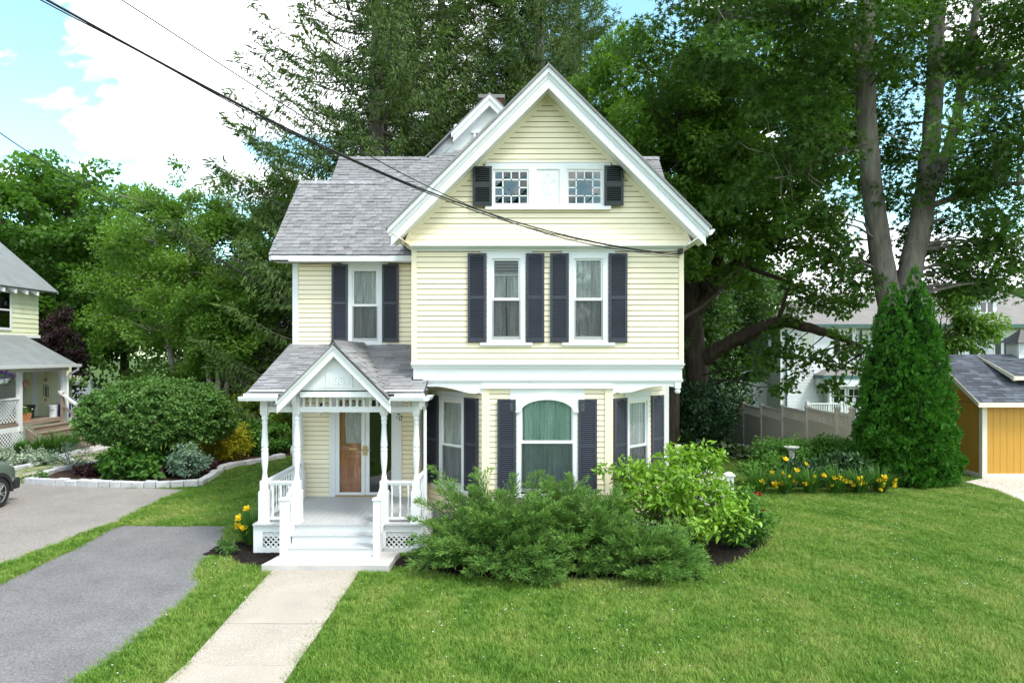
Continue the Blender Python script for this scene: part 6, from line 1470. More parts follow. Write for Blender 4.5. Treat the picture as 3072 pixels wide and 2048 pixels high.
LM['whitef'] = leafmat('white_petal', (.75, .74, .72), (.85, .84, .84), .25)
LM['violet'] = leafmat('violet_petal', (.07, .02, .22), (.14, .03, .36), .2)
LM['bronze'] = leafmat('bronze_leaf', (.04, .012, .01), (.08, .03, .018), .2)
BK = {'grey': bark('grey_bark', (.175, .155, .135), 6, .05, .4, (.19, .22, .15)), 'brown': bark('brown_bark', (.072, .055, .042), 7, .05, .45, (.06, .065, .04)), 'pale': bark('pale_bark', (.30, .27, .235), 8, .02, .3), 'stem': bark('shrub_stem', (.07, .05, .038), 20, .01, .3)}
LM['light'] = leafmat('pale_leaf', (.05, .12, .03), (.12, .22, .06), .4)
# ---------------------------------------------------------------- spruces
def spruce_mesh(seed, Ht=28.0, RB=6.4, z0=1.5):
    r = np.random.default_rng(seed); PC = []; PA = []; PN = []; PS = []; tr = MB()
    tr.tube([(0, 0, -.3), (.02, 0, 2), (.05, .03, 8), (0, .05, 16), (.03, 0, Ht*.8), (0, 0, Ht)], [.48, .42, .34, .24, .10, .02], 9)
    z = z0
    while z < Ht-.5:
        f = (z-z0)/(Ht-z0); L0 = RB*(1-f)**.72*(.75+.25*min(1, f*8+.3)); nb = int(r.integers(4, 7))
        a0 = r.random()*6.28
        for k in range(nb):
            if r.random() < .08: continue
            a = a0+k*6.283/nb+r.normal(0, .25); L_ = L0*r.uniform(.62, 1.12); d_ = np.array([math.cos(a), math.sin(a), 0]); side = np.array([-d_[1], d_[0], 0])
            t = np.linspace(0, 1, max(6, int(L_/.125))); slope = .22-.5*(1-f)
            zz_ = z+L_*(slope*t*.75-.24*np.sin(t*math.pi)*(1-f*.5)+.20*t**3); P = np.stack([d_[0]*L_*t, d_[1]*L_*t, zz_], 1)
            P += side[None]*np.sin(t*3+r.random()*6)[:, None]*L_*.03
            q = P[::max(1, len(P)//6)]; tr.tube([tuple(x) for x in q], list(np.linspace(.055*L_/5+.01, .008, len(q))), 4, False)
            m_ = t > .16; Q = P[m_]; tq = t[m_]
            for j in range(6):      # side twigs with hanging branchlets
                for sg in (-1, 1):
                    lw = (.25+.95*np.sin(np.clip(tq*1.12, 0, 1)*math.pi)**.8)*L_*.17*r.uniform(.5, 1.2, len(Q)); s_ = r.uniform(.15, 1, len(Q))
                    C = Q+side[None]*(sg*lw*s_)[:, None]+d_[None]*(lw*s_*.5)[:, None]; C[:, 2] -= .10*lw*s_
                    hang = r.uniform(.10, .30, len(Q))*(1.15-.5*f)
                    A = np.stack([d_[0]*.35+side[0]*sg*.25+r.normal(0, .22, len(Q)), d_[1]*.35+side[1]*sg*.25+r.normal(0, .22, len(Q)), -1+r.normal(0, .35, len(Q))], 1)
                    PC.append(C); PA.append(A); PN.append(np.tile(d_, (len(Q), 1))+r.normal(0, .6, (len(Q), 3))); PS.append(hang)
            # needles along the branch top
            C = Q+r.normal(0, .05, Q.shape); A = d_[None]+r.normal(0, .4, Q.shape)+np.array([0, 0, .15]); PC.append(C); PA.append(A); PN.append(np.tile([0, 0, 1.], (len(Q), 1))+r.normal(0, .4, Q.shape)); PS.append(r.uniform(.2, .42, len(Q)))
            n = 7; PC.append(np.repeat(P[-1:], n, 0)+r.normal(0, .12, (n, 3))); PA.append(d_[None]+r.normal(0, .5, (n, 3))); PN.append(r.normal(0, 1, (n, 3))); PS.append(r.uniform(.2, .4, n))
        z += r.uniform(.34, .53)*(1 if f < .7 else .8)
    C = np.concatenate(PC); A = np.concatenate(PA); Nn = np.concatenate(PN); S = np.concatenate(PS)
    C2 = C+r.normal(0, .10, C.shape); A2 = A+r.normal(0, .35, A.shape); C = np.concatenate([C, C2]); A = np.concatenate([A, A2]); Nn = np.concatenate([Nn, -Nn+r.normal(0, .3, Nn.shape)]); S = np.concatenate([S, S*.8])
    tm = (np.array([(0, 0, 0), (.11, .35, .03), (.03, 1, 0), (-.11, .45, .03)]), np.array([(0, 1, 2), (0, 2, 3)]))
    V, Fq, k = scatter(C, A, Nn, S, tm); a = np.clip(.5*r.random(len(C))+.5*np.sin(C[:, 0]*1.1+C[:, 2]*.9+C[:, 1])**2, 0, 1)
    return np_mesh('spruce_crown', V, Fq, LM['spruce'], {'rnd': np.repeat(a, k)}), tr.mesh('spruce_trunk', BK['grey'], True)
SPR = [spruce_mesh(3), spruce_mesh(5, 27, 5.6)]
for dx, Y, v, rz_, sc_, lab in ((868, 29.5, 0, .4, 1.0, 'tall spruce with long upswept boughs reaching left past the wing roof'), (1015, 33, 1, 2.0, 1.05, 'dense spruce directly behind the wing roof ridge'), (1172, 33, 0, 3.1, .98, 'spruce with bare grey trunk above the brick chimney'), (1236, 31, 1, 5.0, 1.02, 'spruce with bare trunk rising behind the front gable peak'), (1330, 38, 0, 1.2, .95, 'farther spruce between the gable and the light green hickory'), (930, 40, 1, .9, 1.0, 'rearmost spruce seen through the boughs of its neighbours')):
    X = (dx-1176)*Y/(F/K); t_ = thing('spruce_tree', lab, 'tree', (X, Y, 0), 'spruces behind the house', local=True)
    link('crown', SPR[v][0], None, t_); link('trunk', SPR[v][1], None, t_); t_.rotation_euler.z = rz_; t_.scale = (sc_*(1.42 if dx == 868 else 1.22),)*2+(sc_,)
# ---------------------------------------------------------------- big maple with forked trunk
r = np.random.default_rng(21); YMp = 22.3
def PD(l, Y): return [np.array(D(x, y, yy if (yy := Y) else Y)) for x, y in l]
base = np.array([12.5, YMp, 0.])
trunk = [base+[0, 0, -.3], base+[-.05, 0, 1.5], np.array(D(2048, 760, YMp)), np.array(D(2058, 690, YMp))]
stemL = [np.array(D(2052, 740, YMp)), np.array(D(2030, 620, YMp)), np.array(D(2003, 450, YMp)), np.array(D(1990, 250, YMp)), np.array(D(1984, 80, YMp-.3)), np.array(D(1996, -120, YMp-.5)), np.array(D(1990, -300, YMp-.6))]
stemR = [np.array(D(2066, 740, YMp)), np.array(D(2092, 620, YMp)), np.array(D(2118, 500, YMp)), np.array(D(2140, 330, YMp+.2)), np.array(D(2150, 120, YMp+.4)), np.array(D(2160, -120, YMp+.5)), np.array(D(2170, -320, YMp+.5))]
stem3 = [np.array(D(2128, 470, YMp)), np.array(D(2185, 330, YMp-.3)), np.array(D(2215, 180, YMp-.6)), np.array(D(2240, 40, YMp-.9)), np.array(D(2270, -150, YMp-1.2))]
lb1 = [np.array(D(1988, 150, YMp)), np.array(D(1930, 70, YMp-.8)), np.array(D(1830, 25, YMp-1.8)), np.array(D(1720, 0, YMp-2.6)), np.array(D(1600, -20, YMp-3.2))]
lb2 = [np.array(D(1995, 350, YMp)), np.array(D(1940, 345, YMp-.8)), np.array(D(1860, 395, YMp-1.6)), np.array(D(1780, 410, YMp-2))]
lb3 = [np.array(D(2210, 200, YMp-.5)), np.array(D(2290, 160, YMp-1.5)), np.array(D(2400, 100, YMp-2.4))]
lb4 = [np.array(D(2120, 480, YMp)), np.array(D(2230, 440, YMp-1)), np.array(D(2330, 420, YMp-2)), np.array(D(2420, 430, YMp-3))]
paths = [trunk, stemL, stemR, stem3, lb1, lb2, lb3, lb4]; rads = [[.62, .55, .52, .5], [.40, .37, .33, .31, .29, .25, .18], [.40, .38, .35, .29, .26, .22, .15], [.2, .17, .14, .12, .08], [.15, .12, .09, .06, .03], [.08, .06, .04, .02], [.11, .08, .04], [.12, .09, .06, .03]]
CLm = ell_clusters(r, (12.3, 21.8, 14.5), (8.2, 6.0, 7.2), 105, (.8, 1.4), .4, 8.5)
def cdat(l, r, n=1, sp=.5, rc=(.6, 1.0)):
    o = []
    for x, y, Y in l:
        for _ in range(n): p = D(x, y, Y); o.append([p.x+r.normal(0, sp), p.y+r.normal(0, sp), p.z+r.normal(0, sp*.6), r.uniform(*rc)])
    return np.array(o)
low = cdat([(1760, 60, 20), (1680, 20, 19.5), (1840, 110, 20), (1900, 40, 20.5), (1950, 180, 20.5), (1870, 260, 20.5), (1800, 230, 20.5), (1900, 360, 20.8), (1830, 330, 20.5), (1770, 400, 20.5), (1930, 470, 21), (1850, 470, 21), (2060, 120, 20.8), (2080, 20, 20.5), (2230, 60, 20.2), (2310, 40, 20), (2300, 260, 20.6), (2260, 330, 20.6), (2330, 400, 20.4), (2240, 430, 20.8), (2330, 330, 20), (2280, 480, 20.5), (2070, 320, 22.5), (2250, 150, 23), (2330, 180, 23), (2180, 560, 22), (2250, 590, 22.5), (2320, 560, 22), (2300, 650, 22), (1940, 560, 22), (1965, 640, 22.5), (1900, 600, 22), (2060, 470, 23.5), (2075, 560, 24), (2190, 500, 22.5), (2230, 660, 23), (2170, 640, 23.5), (2340, 480, 21)], r, 3, .55, (.6, 1.0))
CLm = np.concatenate([CLm, low])
CLm = CLm[~((CLm[:, 0]/CLm[:, 1] > .50) & (CLm[:, 0]/CLm[:, 1] < .66) & (CLm[:, 1] < 21.9) & (CLm[:, 2] < 12.5) & (r.random(len(CLm)) < .55))]
mb = MB(); limb_tubes(mb, paths, rads, 12, r, .012); twigs(mb, CLm, paths, rads, r, 1, .04)
V, Fq, a = cluster_leaves(CLm, 245, .25, r, T_MAPLE, .5, .8, .4, .55, .5, droop=.25)
plant('maple_tree', 'large maple with forked grey trunk rising behind the pointed evergreen', 'tree', tuple(base), [('trunk', MB.mesh(mb, 'trunk', BK['grey'], True), None), ('crown', wmesh('crown', V, Fq, a, LM['maple'], base), None)])
# fix: meshes of plant() are in world metres while the Empty stands at the base
# ---------------------------------------------------------------- old oak with the long horizontal limb
r = np.random.default_rng(22); YO = 29.5
ob = np.array([D(1597, 0, YO).x, YO, gz(8, 30)])
d3 = lambda l: [np.array(D(x, y, Y)) for x, y, Y in l]
tro = [ob+[0, 0, -.3], ob+[.05, 0, 1.4], np.array(D(1600, 830, YO)), np.array(D(1590, 720, YO)), np.array(D(1585, 600, YO)), np.array(D(1600, 480, YO)), np.array(D(1610, 330, YO+.5)), np.array(D(1620, 180, YO+.5))]
l1 = d3([(1605, 835, YO), (1650, 800, YO-.6), (1720, 765, YO-1.4), (1790, 735, YO-2), (1860, 752, YO-2.6), (1930, 775, YO-3), (1990, 800, YO-3.3)])
l2 = d3([(1595, 730, YO), (1640, 655, YO-.5), (1690, 600, YO-1), (1760, 560, YO-1.5), (1830, 540, YO-2)])
l3 = d3([(1592, 700, YO), (1660, 570, YO), (1700, 450, YO), (1730, 330, YO+.3), (1745, 200, YO+.5)])
l4 = d3([(1690, 600, YO-1), (1750, 625, YO-1.5), (1830, 655, YO-2.2), (1900, 690, YO-2.6)])
l5 = d3([(1640, 655, YO-.5), (1665, 560, YO-.5), (1655, 470, YO-.4)])
l6 = d3([(1790, 735, YO-2), (1805, 680, YO-2.2), (1820, 640, YO-2.2)])
paths = [tro, l1, l2, l3, l4, l5, l6]; rads = [[.62, .52, .48, .42, .34, .27, .2, .08], [.33, .30, .27, .25, .2, .13, .05], [.26, .22, .18, .12, .05], [.2, .16, .12, .08, .04], [.13, .1, .07, .03], [.12, .08, .04], [.1, .07, .03]]
CLo = ell_clusters(r, (10.2, 29.5, 13.2), (6.0, 5.0, 6.2), 120, (.8, 1.4), .4, 7.0)
lowo = cdat([(1700, 520, 29), (1780, 480, 28.5), (1760, 580, 28), (1830, 560, 27.5), (1900, 520, 27.5), (1950, 590, 27.2), (1830, 640, 27.5), (1900, 650, 27), (1960, 700, 26.5), (1880, 710, 27), (1840, 700, 27.5), (1930, 760, 26.5), (1985, 790, 26.3), (1960, 840, 26.3), (1900, 830, 26.6), (1860, 830, 27), (1830, 800, 27), (1800, 790, 27.4), (1890, 880, 26.5), (1945, 890, 26.4), (1790, 830, 27.5), (1770, 900, 27.5), (1660, 640, 29.5), (1720, 660, 29), (1640, 500, 29.8), (1700, 400, 30), (1800, 400, 29)], r, 2, .45, (.4, .75))
CLo = np.concatenate([CLo, lowo])
mb = MB(); limb_tubes(mb, paths, rads, 11, r, .02); twigs(mb, CLo, paths, rads, r, 1, .035)
V, Fq, a = cluster_leaves(CLo, 260, .21, r, T_DIA, .5, .8, .4, .55, .5, droop=.2, wid=1.25)
plant('oak_tree', 'old dark oak beside the house with one long horizontal limb', 'tree', tuple(ob), [('trunk', mb.mesh('trunk', BK['brown'], True), None), ('crown', wmesh('crown', V, Fq, a, LM['oak'], ob), None)])
# ---------------------------------------------------------------- bright hickory right of the gable
r = np.random.default_rng(23); hb = np.array([6.3, 26.5, gz(6.3, 26.5)])
trk = [hb+[0, 0, -.2], hb+[.1, 0, 3], hb+[0, .1, 7], hb+[-.2, 0, 11], hb+[-.4, 0, 15]]
limbs = [[hb+[0, 0, 5+i*1.3], hb+[math.cos(i*2.2)*1.6, math.sin(i*2.2)*1.2, 6.2+i*1.35], hb+[math.cos(i*2.2)*3.2, math.sin(i*2.2)*2.4, 7.8+i*1.3]] for i in range(6)]
paths = [trk]+limbs; rads = [[.32, .28, .22, .14, .05]]+[[.11, .08, .03]]*6
CLh = np.concatenate([ell_clusters(r, (5.6, 26.5, 12.0), (3.5, 3.2, 4.6), 95, (.6, 1.0), .4), ell_clusters(r, (8.0, 26.8, 11.0), (2.6, 2.6, 4.6), 50, (.55, .95), .4)])
mb = MB(); limb_tubes(mb, paths, rads, 9, r, .02); twigs(mb, CLh, paths, rads, r, 1, .03)
V, Fq, a = cluster_leaves(CLh, 300, .19, r, T_DIA, .5, .8, .5, .5, .45, droop=.35, wid=1.0)
plant('hickory_tree', 'bright green hickory tree behind the right slope of the gable', 'tree', tuple(hb), [('trunk', mb.mesh('trunk', BK['brown'], True), None), ('crown', wmesh('crown', V, Fq, a, LM['hick'], hb), None)])
# ---------------------------------------------------------------- left trees
r = np.random.default_rng(24); db_ = np.array([-27.5, 38, 0.])
trk = [db_+[0, 0, -.2], db_+[.2, 0, 3], db_+[-.2, 0, 7], db_+[0, 0, 12]]
limbs = [[db_+[0, 0, 2.5+i*.9], db_+[math.cos(i*2.4)*2.2, math.sin(i*2.4)*2, 4.5+i*1.1], db_+[math.cos(i*2.4)*4.5, math.sin(i*2.4)*3.5, 6.5+i*1.1]] for i in range(8)]
paths = [trk]+limbs; rads = [[.42, .36, .26, .08]]+[[.16, .11, .04]]*8
CLd = np.concatenate([ell_clusters(r, (-27.0, 37.5, 8.9), (8.2, 5.0, 6.3), 190, (.9, 1.5), .33, 1.8), cdat([(180, 760, 34), (240, 700, 35), (160, 620, 34), (230, 560, 35), (140, 540, 34), (60, 480, 34), (210, 830, 34)], r, 3, .6, (.7, 1.1))])
mb = MB(); limb_tubes(mb, paths, rads, 9, r, .02); twigs(mb, CLd, paths, rads, r, 2, .04)
V, Fq, a = cluster_leaves(CLd, 225, .27, r, T_DIA, .45, .9, .4, .5, .45, droop=.2, wid=1.4)
plant('maple_tree', 'dense dark green maple behind the pale green neighbour house', 'tree', tuple(db_), [('trunk', mb.mesh('trunk', BK['brown'], True), None), ('crown', wmesh('crown', V, Fq, a, LM['dark'], db_), None)])
def birch(seed, b_, rad, cz, h, nst, lab, n=150, mt='birch'):
    r = np.random.default_rng(seed); b_ = np.array(b_, float); paths = []; rads = []
    for i in range(nst):
        a_ = i*6.28/nst+r.random(); dx, dy = math.cos(a_)*rad[0]*.35, math.sin(a_)*rad[1]*.3
        paths.append([b_+[dx*.1, dy*.1, -.2], b_+[dx*.4, dy*.4, h*.3], b_+[dx*.8, dy*.8, h*.6], b_+[dx, dy, h*.92]]); rads.append([.15, .12, .08, .02])
    CL = np.concatenate([ell_clusters(r, (b_[0], b_[1], cz), rad, n, (.5, .95), .38, .9), np.array([[b_[0]+r.normal(0, rad[0]*.45), b_[1]+r.normal(0, .8), cz+rad[2]*r.uniform(.75, 1.08), r.uniform(.35, .6)] for _ in range(22)])])
    mb = MB(); limb_tubes(mb, paths, rads, 8, r, .02); twigs(mb, CL, paths, rads, r, 1, .02)
    V, Fq, a = cluster_leaves(CL, 330, .135, r, T_DIA, .6, .7, .5, .55, .5, droop=.3, wid=1.25)
    plant('birch_tree', lab, 'tree', tuple(b_), [('trunk', mb.mesh('trunk', BK['pale'], True), None), ('crown', wmesh('crown', V, Fq, a, LM[mt], b_), None)])
birch(31, (-15.0, 30.5, 0), (4.2, 3.2, 5.2), 6.2, 11.2, 4, 'light green birch with several pale stems behind the round bush', 170)
birch(32, (-10.8, 31.5, 0), (2.6, 2.4, 5.4), 6.0, 11.0, 3, 'slim light green birch next to the spruce boughs', 95)
birch(33, (-12.3, 27.8, 0), (2.0, 1.4, 1.7), 4.3, 5.6, 3, 'low leafy young birch in front of the red house', 40, 'hick')
# wood behind everything
def generic(seed, n, mt, rad=(4.5, 4.5, 6.0), cz=9.0, h=14, leaf=.3, per=190):
    r = np.random.default_rng(seed); paths = [[np.array([0, 0, -.3]), np.array([.1, 0, h*.4]), np.array([0, .1, h*.9])]]; rads = [[.4, .3, .05]]
    CL = ell_clusters(r, (0, 0, cz), rad, n, (.9, 1.6), .36, 1.0); mb = MB(); limb_tubes(mb, paths, rads, 8, r, .02); twigs(mb, CL, paths, rads, r, 2, .05)
    V, Fq, a = cluster_leaves(CL, per, leaf, r, T_DIA, .5, .8, .4, .5, .5, wid=1.3)
    return np_mesh('crown', V, Fq, LM[mt], {'rnd': a}), mb.mesh('trunk', BK['brown'], True)
GEN = [generic(41, 130, 'wood'), generic(42, 120, 'wood', (5.2, 5, 5.5), 8.2, 13)]
spots = [(-44, 50, 0, 1.0), (-36, 52, 1, .95), (-29, 50, 0, .9), (-21, 49, 1, .85), (-14.5, 47, 0, .8), (9.5, 42, 0, .85), (16.0, 52, 1, 1.0), (11.0, 47, 1, 1.0), (17.0, 60, 0, 1.05), (24, 66, 1, 1.0), (46, 60, 0, .8), (53, 64, 1, .8)]
for i, (X, Y, v, s_) in enumerate(spots):
    t_ = thing('woodland_tree', 'broad dark green tree in the wood behind the houses', 'tree', (X, Y, -.6 if X > 8 else 0), 'trees of the wood behind the houses', local=True)
    link('crown', GEN[v][0], None, t_); link('trunk', GEN[v][1], None, t_); t_.rotation_euler.z = i*1.7; t_.scale = (s_, s_, s_*(.9+.1*(i % 3)))
for i, (X, Y, v, s_) in enumerate(((-12, -27, 0, 1.0), (-2.5, -30, 1, 1.15), (9.5, -28, 0, 1.05))):
    t_ = thing('street_tree', 'street tree across the road, mirrored in the house windows', 'tree', (X, Y, 0), 'street trees across the road', local=True)
    link('crown', GEN[v][0], None, t_); link('trunk', GEN[v][1], None, t_); t_.rotation_euler.z = i*2.1+1; t_.scale = (s_,)*3
r = np.random.default_rng(77); n = 260; CLu = np.stack([np.concatenate([r.uniform(-55, -4, 150), r.uniform(4, 17, 50), r.uniform(45, 70, 60)]), r.uniform(46, 53, n), np.concatenate([r.uniform(.3, 6.5, 150), r.uniform(.3, 3.6, 110)]), r.uniform(.7, 1.2, n)], 1)
V, Fq, a = cluster_leaves(CLu, 70, .34, r, T_DIA, .7, .7, .4, .5, .5, wid=1.3)
tag(link('undergrowth', np_mesh('undergrowth', V, Fq, LM['wood'], {'rnd': a})), 'dark leafy undergrowth along the edge of the wood', 'undergrowth', kind='stuff')
CLv = np.stack([r.uniform(-38, -15, 70), r.uniform(40.5, 44, 70), r.uniform(.3, 2.8, 70), r.uniform(.7, 1.1, 70)], 1); V, Fq, a = cluster_leaves(CLv, 70, .3, r, T_DIA, .7, .7, .4, .5, .5, wid=1.3)
tag(link('undergrowth', np_mesh('undergrowth', V, Fq, LM['wood'], {'rnd': a})), 'shaded bushes behind the left trees and lattice fence', 'undergrowth', kind='stuff')
# small magnolia-like tree between evergreen and white house
r = np.random.default_rng(44); mb_ = np.array([19.2, 30., -.6]); cl_ = cdat([(2200, 735, 29.5), (2240, 760, 29.5), (2215, 790, 29.5), (2190, 700, 29.5), (2260, 740, 29.5), (2190, 770, 30), (2175, 800, 29.8), (2185, 680, 30)], r, 3, .35, (.45, .75))
paths = [[mb_, mb_+[.1, 0, 2.5], mb_+[0, 0, 4.8]]]; rads = [[.14, .1, .03]]; mb = MB(); limb_tubes(mb, paths, rads, 7); twigs(mb, cl_, paths, rads, r)
V, Fq, a = cluster_leaves(cl_, 190, .24, r, T_OVAL, .55, .7, .6, .5, .5, droop=.3, wid=.8)
plant('small_tree', 'small broad-leaved tree behind the shed roof', 'tree', tuple(mb_), [('trunk', mb.mesh('trunk', BK['brown'], True), None), ('crown', wmesh('crown', V, Fq, a, LM['hick'], mb_), None)])
# ================================================================ shrubs and flowers
def stems(base, tips, rad=.02, lift=.5):
    m = MB(); b_ = Vector(base)
    for p in tips:
        p = Vector(p); mid = b_.lerp(p, .5)+Vector((0, 0, (p-b_).length*.06)); q = b_+Vector((random.uniform(-.08, .08), random.uniform(-.08, .08), 0))
        m.tube([q, b_.lerp(mid, .6), mid, p], [rad, rad*.8, rad*.6, rad*.25], 5, False)
    return m.mesh('stems', BK['stem'], True)
def shrub(name, label, base, rad, cz, ncl, rc, per, leaf, mt, tm=T_DIA, flat=.6, seed=1, shell=.3, up=.7, zmin=.05, wid=1.0, droop=.1, cat='shrub', group=None, nst=14, rnd=.5, squash=None, extra=None):
    r = np.random.default_rng(seed); b_ = np.array(base, float)
    CL = ell_clusters(r, (b_[0], b_[1], b_[2]+cz), rad, ncl, rc, shell, b_[2]+zmin)
    V, Fq, a = cluster_leaves(CL, per, leaf, r, tm, flat, up, .55, rnd, .5, wid=wid, droop=droop)
    k = V[:, 2] > b_[2]+.01
    parts = [('stems', stems(b_, CL[:nst, :3], .018), None), ('foliage', wmesh('foliage', V, Fq, a, LM[mt], b_), None)]
    return plant(name, label, cat, tuple(b_), parts+(extra or []), group)
# --- arborvitae : two-pointed dense evergreen
def arborvitae(seed):
    r = np.random.default_rng(seed); C = []; Nn = []
    ax, ay = 11.25, 19.2
    cones = [(11.60, 19.2, 6.12, 1.12, 1.35), (10.90, 19.1, 5.62, 1.08, 1.5), (11.2, 18.95, 4.5, 1.15, 1.2), (10.72, 18.95, 2.3, .75, .9), (11.95, 18.95, 3.0, .75, .9), (11.3, 18.7, 1.9, 1.0, 1.0)]
    for (x, y, h_, rr_, pw) in cones:
        n = int(h_*rr_*1220); z = h_*(1-np.sqrt(r.random(n)))*.999; a_ = r.random(n)*6.283
        f = z/h_; rad = rr_*np.clip((1-f**1.35), 0, 1)**.72*(.86+.14*np.clip(f*5, 0, 1))
        lump = 1+.10*np.sin(a_*5+z*2.1+x)+.09*np.sin(a_*9-z*4.3)+.07*np.sin(z*7+a_*3)+.05*np.sin(z*13-a_*6); rad = rad*lump*r.uniform(.90, 1.03, n)
        d_ = np.stack([np.cos(a_), np.sin(a_), np.zeros(n)], 1); C.append(np.stack([x+rad*d_[:, 0], y+rad*d_[:, 1], z+.05], 1)); Nn.append(d_)
    C = np.concatenate(C); d_ = np.concatenate(Nn); n = len(C)
    # each spray: fan of 4 flat blades in a near-vertical plane
    VV = []; AA = []; base_r = np.clip(.55*r.random(n)+.45*np.sin(C[:, 2]*4+C[:, 0]*5)**2, 0, 1)
    L_ = []
    side = np.cross(d_, [0, 0, 1.]); tw = r.normal(0, .7, n)[:, None]; pl = unit(d_*np.cos(tw)+side*np.sin(tw))
    for k in range(4):
        ang = (k-1.5)*.45+r.normal(0, .12, n); A = pl*np.cos(ang+.75)[:, None]+np.array([0, 0, 1.])*np.sin(ang+.75)[:, None]
        Nk = np.cross(A, pl)+r.normal(0, .25, (n, 3)); V, Fq, kk_ = scatter(C-d_*.05, A, Nk, r.uniform(.085, .15, n), (np.array([(0, 0, 0), (.16, .55, .05), (0, 1, 0), (-.16, .55, .05)]), np.array([(0, 1, 2), (0, 2, 3)]))); L_.append((V, Fq, np.repeat(base_r, kk_)))
    V, Fq, a = combine(*L_)
    core = MB()
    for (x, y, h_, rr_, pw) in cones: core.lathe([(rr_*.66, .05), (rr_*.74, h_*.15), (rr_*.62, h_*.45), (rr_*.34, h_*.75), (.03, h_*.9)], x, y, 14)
    plant('arborvitae', 'dense dark green arborvitae with two pointed tops beside the shed', 'tree', (11.25, 19.2, 0), [('trunk', core.mesh('trunk', paint('arborvitae_shade', (.008, .022, .006), .95, .3, 10, spec=.05), True), None), ('foliage', wmesh('foliage', V, Fq, a, LM['arb'], None), None)])  # the trunk mesh is an inner core, coloured dark as shade between sprays
arborvitae(51)
# --- junipers : plumes
def juniper(seed, cx, cy, rx, ry, h_, nb, label, ups=()):
    """arching boughs, each ending in tapering feathery plumes with side plumes"""
    r = np.random.default_rng(seed); L_ = []; m = MB()
    tm = (np.array([(0, 0, 0), (.085, .5, .03), (0, 1, 0), (-.085, .5, .03)]), np.array([(0, 1, 2), (0, 2, 3)]))
    def plume(P, wmax, k, tone):
        n = len(P); d_ = unit(np.gradient(P, axis=0)); f = r.random(k)**.85; j = np.minimum((f*n).astype(int), n-1)
        w = wmax*(1-f)**.6*(.35+1.3*np.minimum(f, .5)); off_ = r.normal(0, .55, (k, 3))*np.array([1, 1, .5])*w[:, None]
        C = P[j]+off_; A = d_[j]+unit(off_)*.75+np.array([0, 0, .12])+r.normal(0, .22, (k, 3)); S = r.uniform(.05, .11, k)
        V, Fq, kk_ = scatter(C, A, r.normal(0, 1, (k, 3)), S, tm); L_.append((V, Fq, np.repeat(np.clip(.4*tone+.3*r.random(k)+.45*f-.1, 0, 1), kk_)))
    tips = []
    for i in range(nb):
        a_ = r.random()*6.283; el_ = r.beta(.9, 1.5)*1.3+.0; rr_ = r.uniform(.62, 1.10)
        tips.append(np.array([cx+math.cos(a_)*math.cos(el_)*rx*rr_, cy+math.sin(a_)*math.cos(el_)*ry*rr_, .10+math.sin(el_)*h_*rr_]))
    for u in ups: tips.append(np.array(u))
    for tip in tips:
        root = np.array([cx+(tip[0]-cx)*.25, cy+(tip[1]-cy)*.25, .08]); n = 14; t = np.linspace(0, 1, n)[:, None]; dl_ = np.linalg.norm(tip-root)
        mid = (root+tip)/2+[0, 0, .20*dl_]+r.normal(0, .05, 3); P = root*(1-t)**2+2*mid*t*(1-t)+tip*t**2; P[:, 2] = np.maximum(P[:, 2], .06)
        m.tube([tuple(x) for x in P[::3]], [.02, .017, .013, .009, .004], 4, False)
        tone = r.random(); s0 = int(n*.45); plume(P[s0:], .18, 250, tone)
        for q in range(3):           # side plumes fan out in a flat tier
            k0 = int(r.integers(int(n*.35), int(n*.8))); d_ = unit(P[min(k0+1, n-1)]-P[k0-1]); sd_ = np.cross(d_, [0, 0, 1.]); sd_ = unit(sd_)*(1 if q % 2 else -1); ln = r.uniform(.25, .45)
            Q = P[k0]+np.linspace(0, 1, 7)[:, None]*(d_*.75+sd_*r.uniform(.4, .9)+np.array([0, 0, r.uniform(-.12, .15)]))*ln; plume(Q, .12, 95, tone)
    V, Fq, a = combine(*L_); V[:, 2] = np.maximum(V[:, 2], .015)
    plant('juniper', label, 'shrub', (cx, cy, 0), [('stems', m.mesh('stems', BK['stem'], True), None), ('foliage', wmesh('foliage', V, Fq, a, LM['jun'], None), None)])
ups = [tuple(D(x, y, Y)) for x, y, Y in ((993, 1076, 11.7), (1005, 1110, 11.6), (1040, 1120, 11.5), (1098, 1080, 11.9), (1085, 1120, 11.7), (1180, 1095, 11.9), (1240, 1085, 12.0), (1262, 1100, 11.9), (1310, 1105, 11.9), (1150, 1130, 11.6), (1345, 1120, 11.8), (965, 1150, 11.5), (945, 1190, 11.4))]
juniper(61, -.12, 11.4, 1.55, 1.15, 1.22, 180, 'wide feathery juniper spreading below the arched window', ups)
juniper(62, 1.2, 11.55, 1.0, .95, 1.38, 105, 'feathery juniper crowding against the lime green shrub')
juniper(63, 2.15, 11.15, 1.0, .85, .75, 85, 'low juniper at the lawn edge below the lime green shrub')
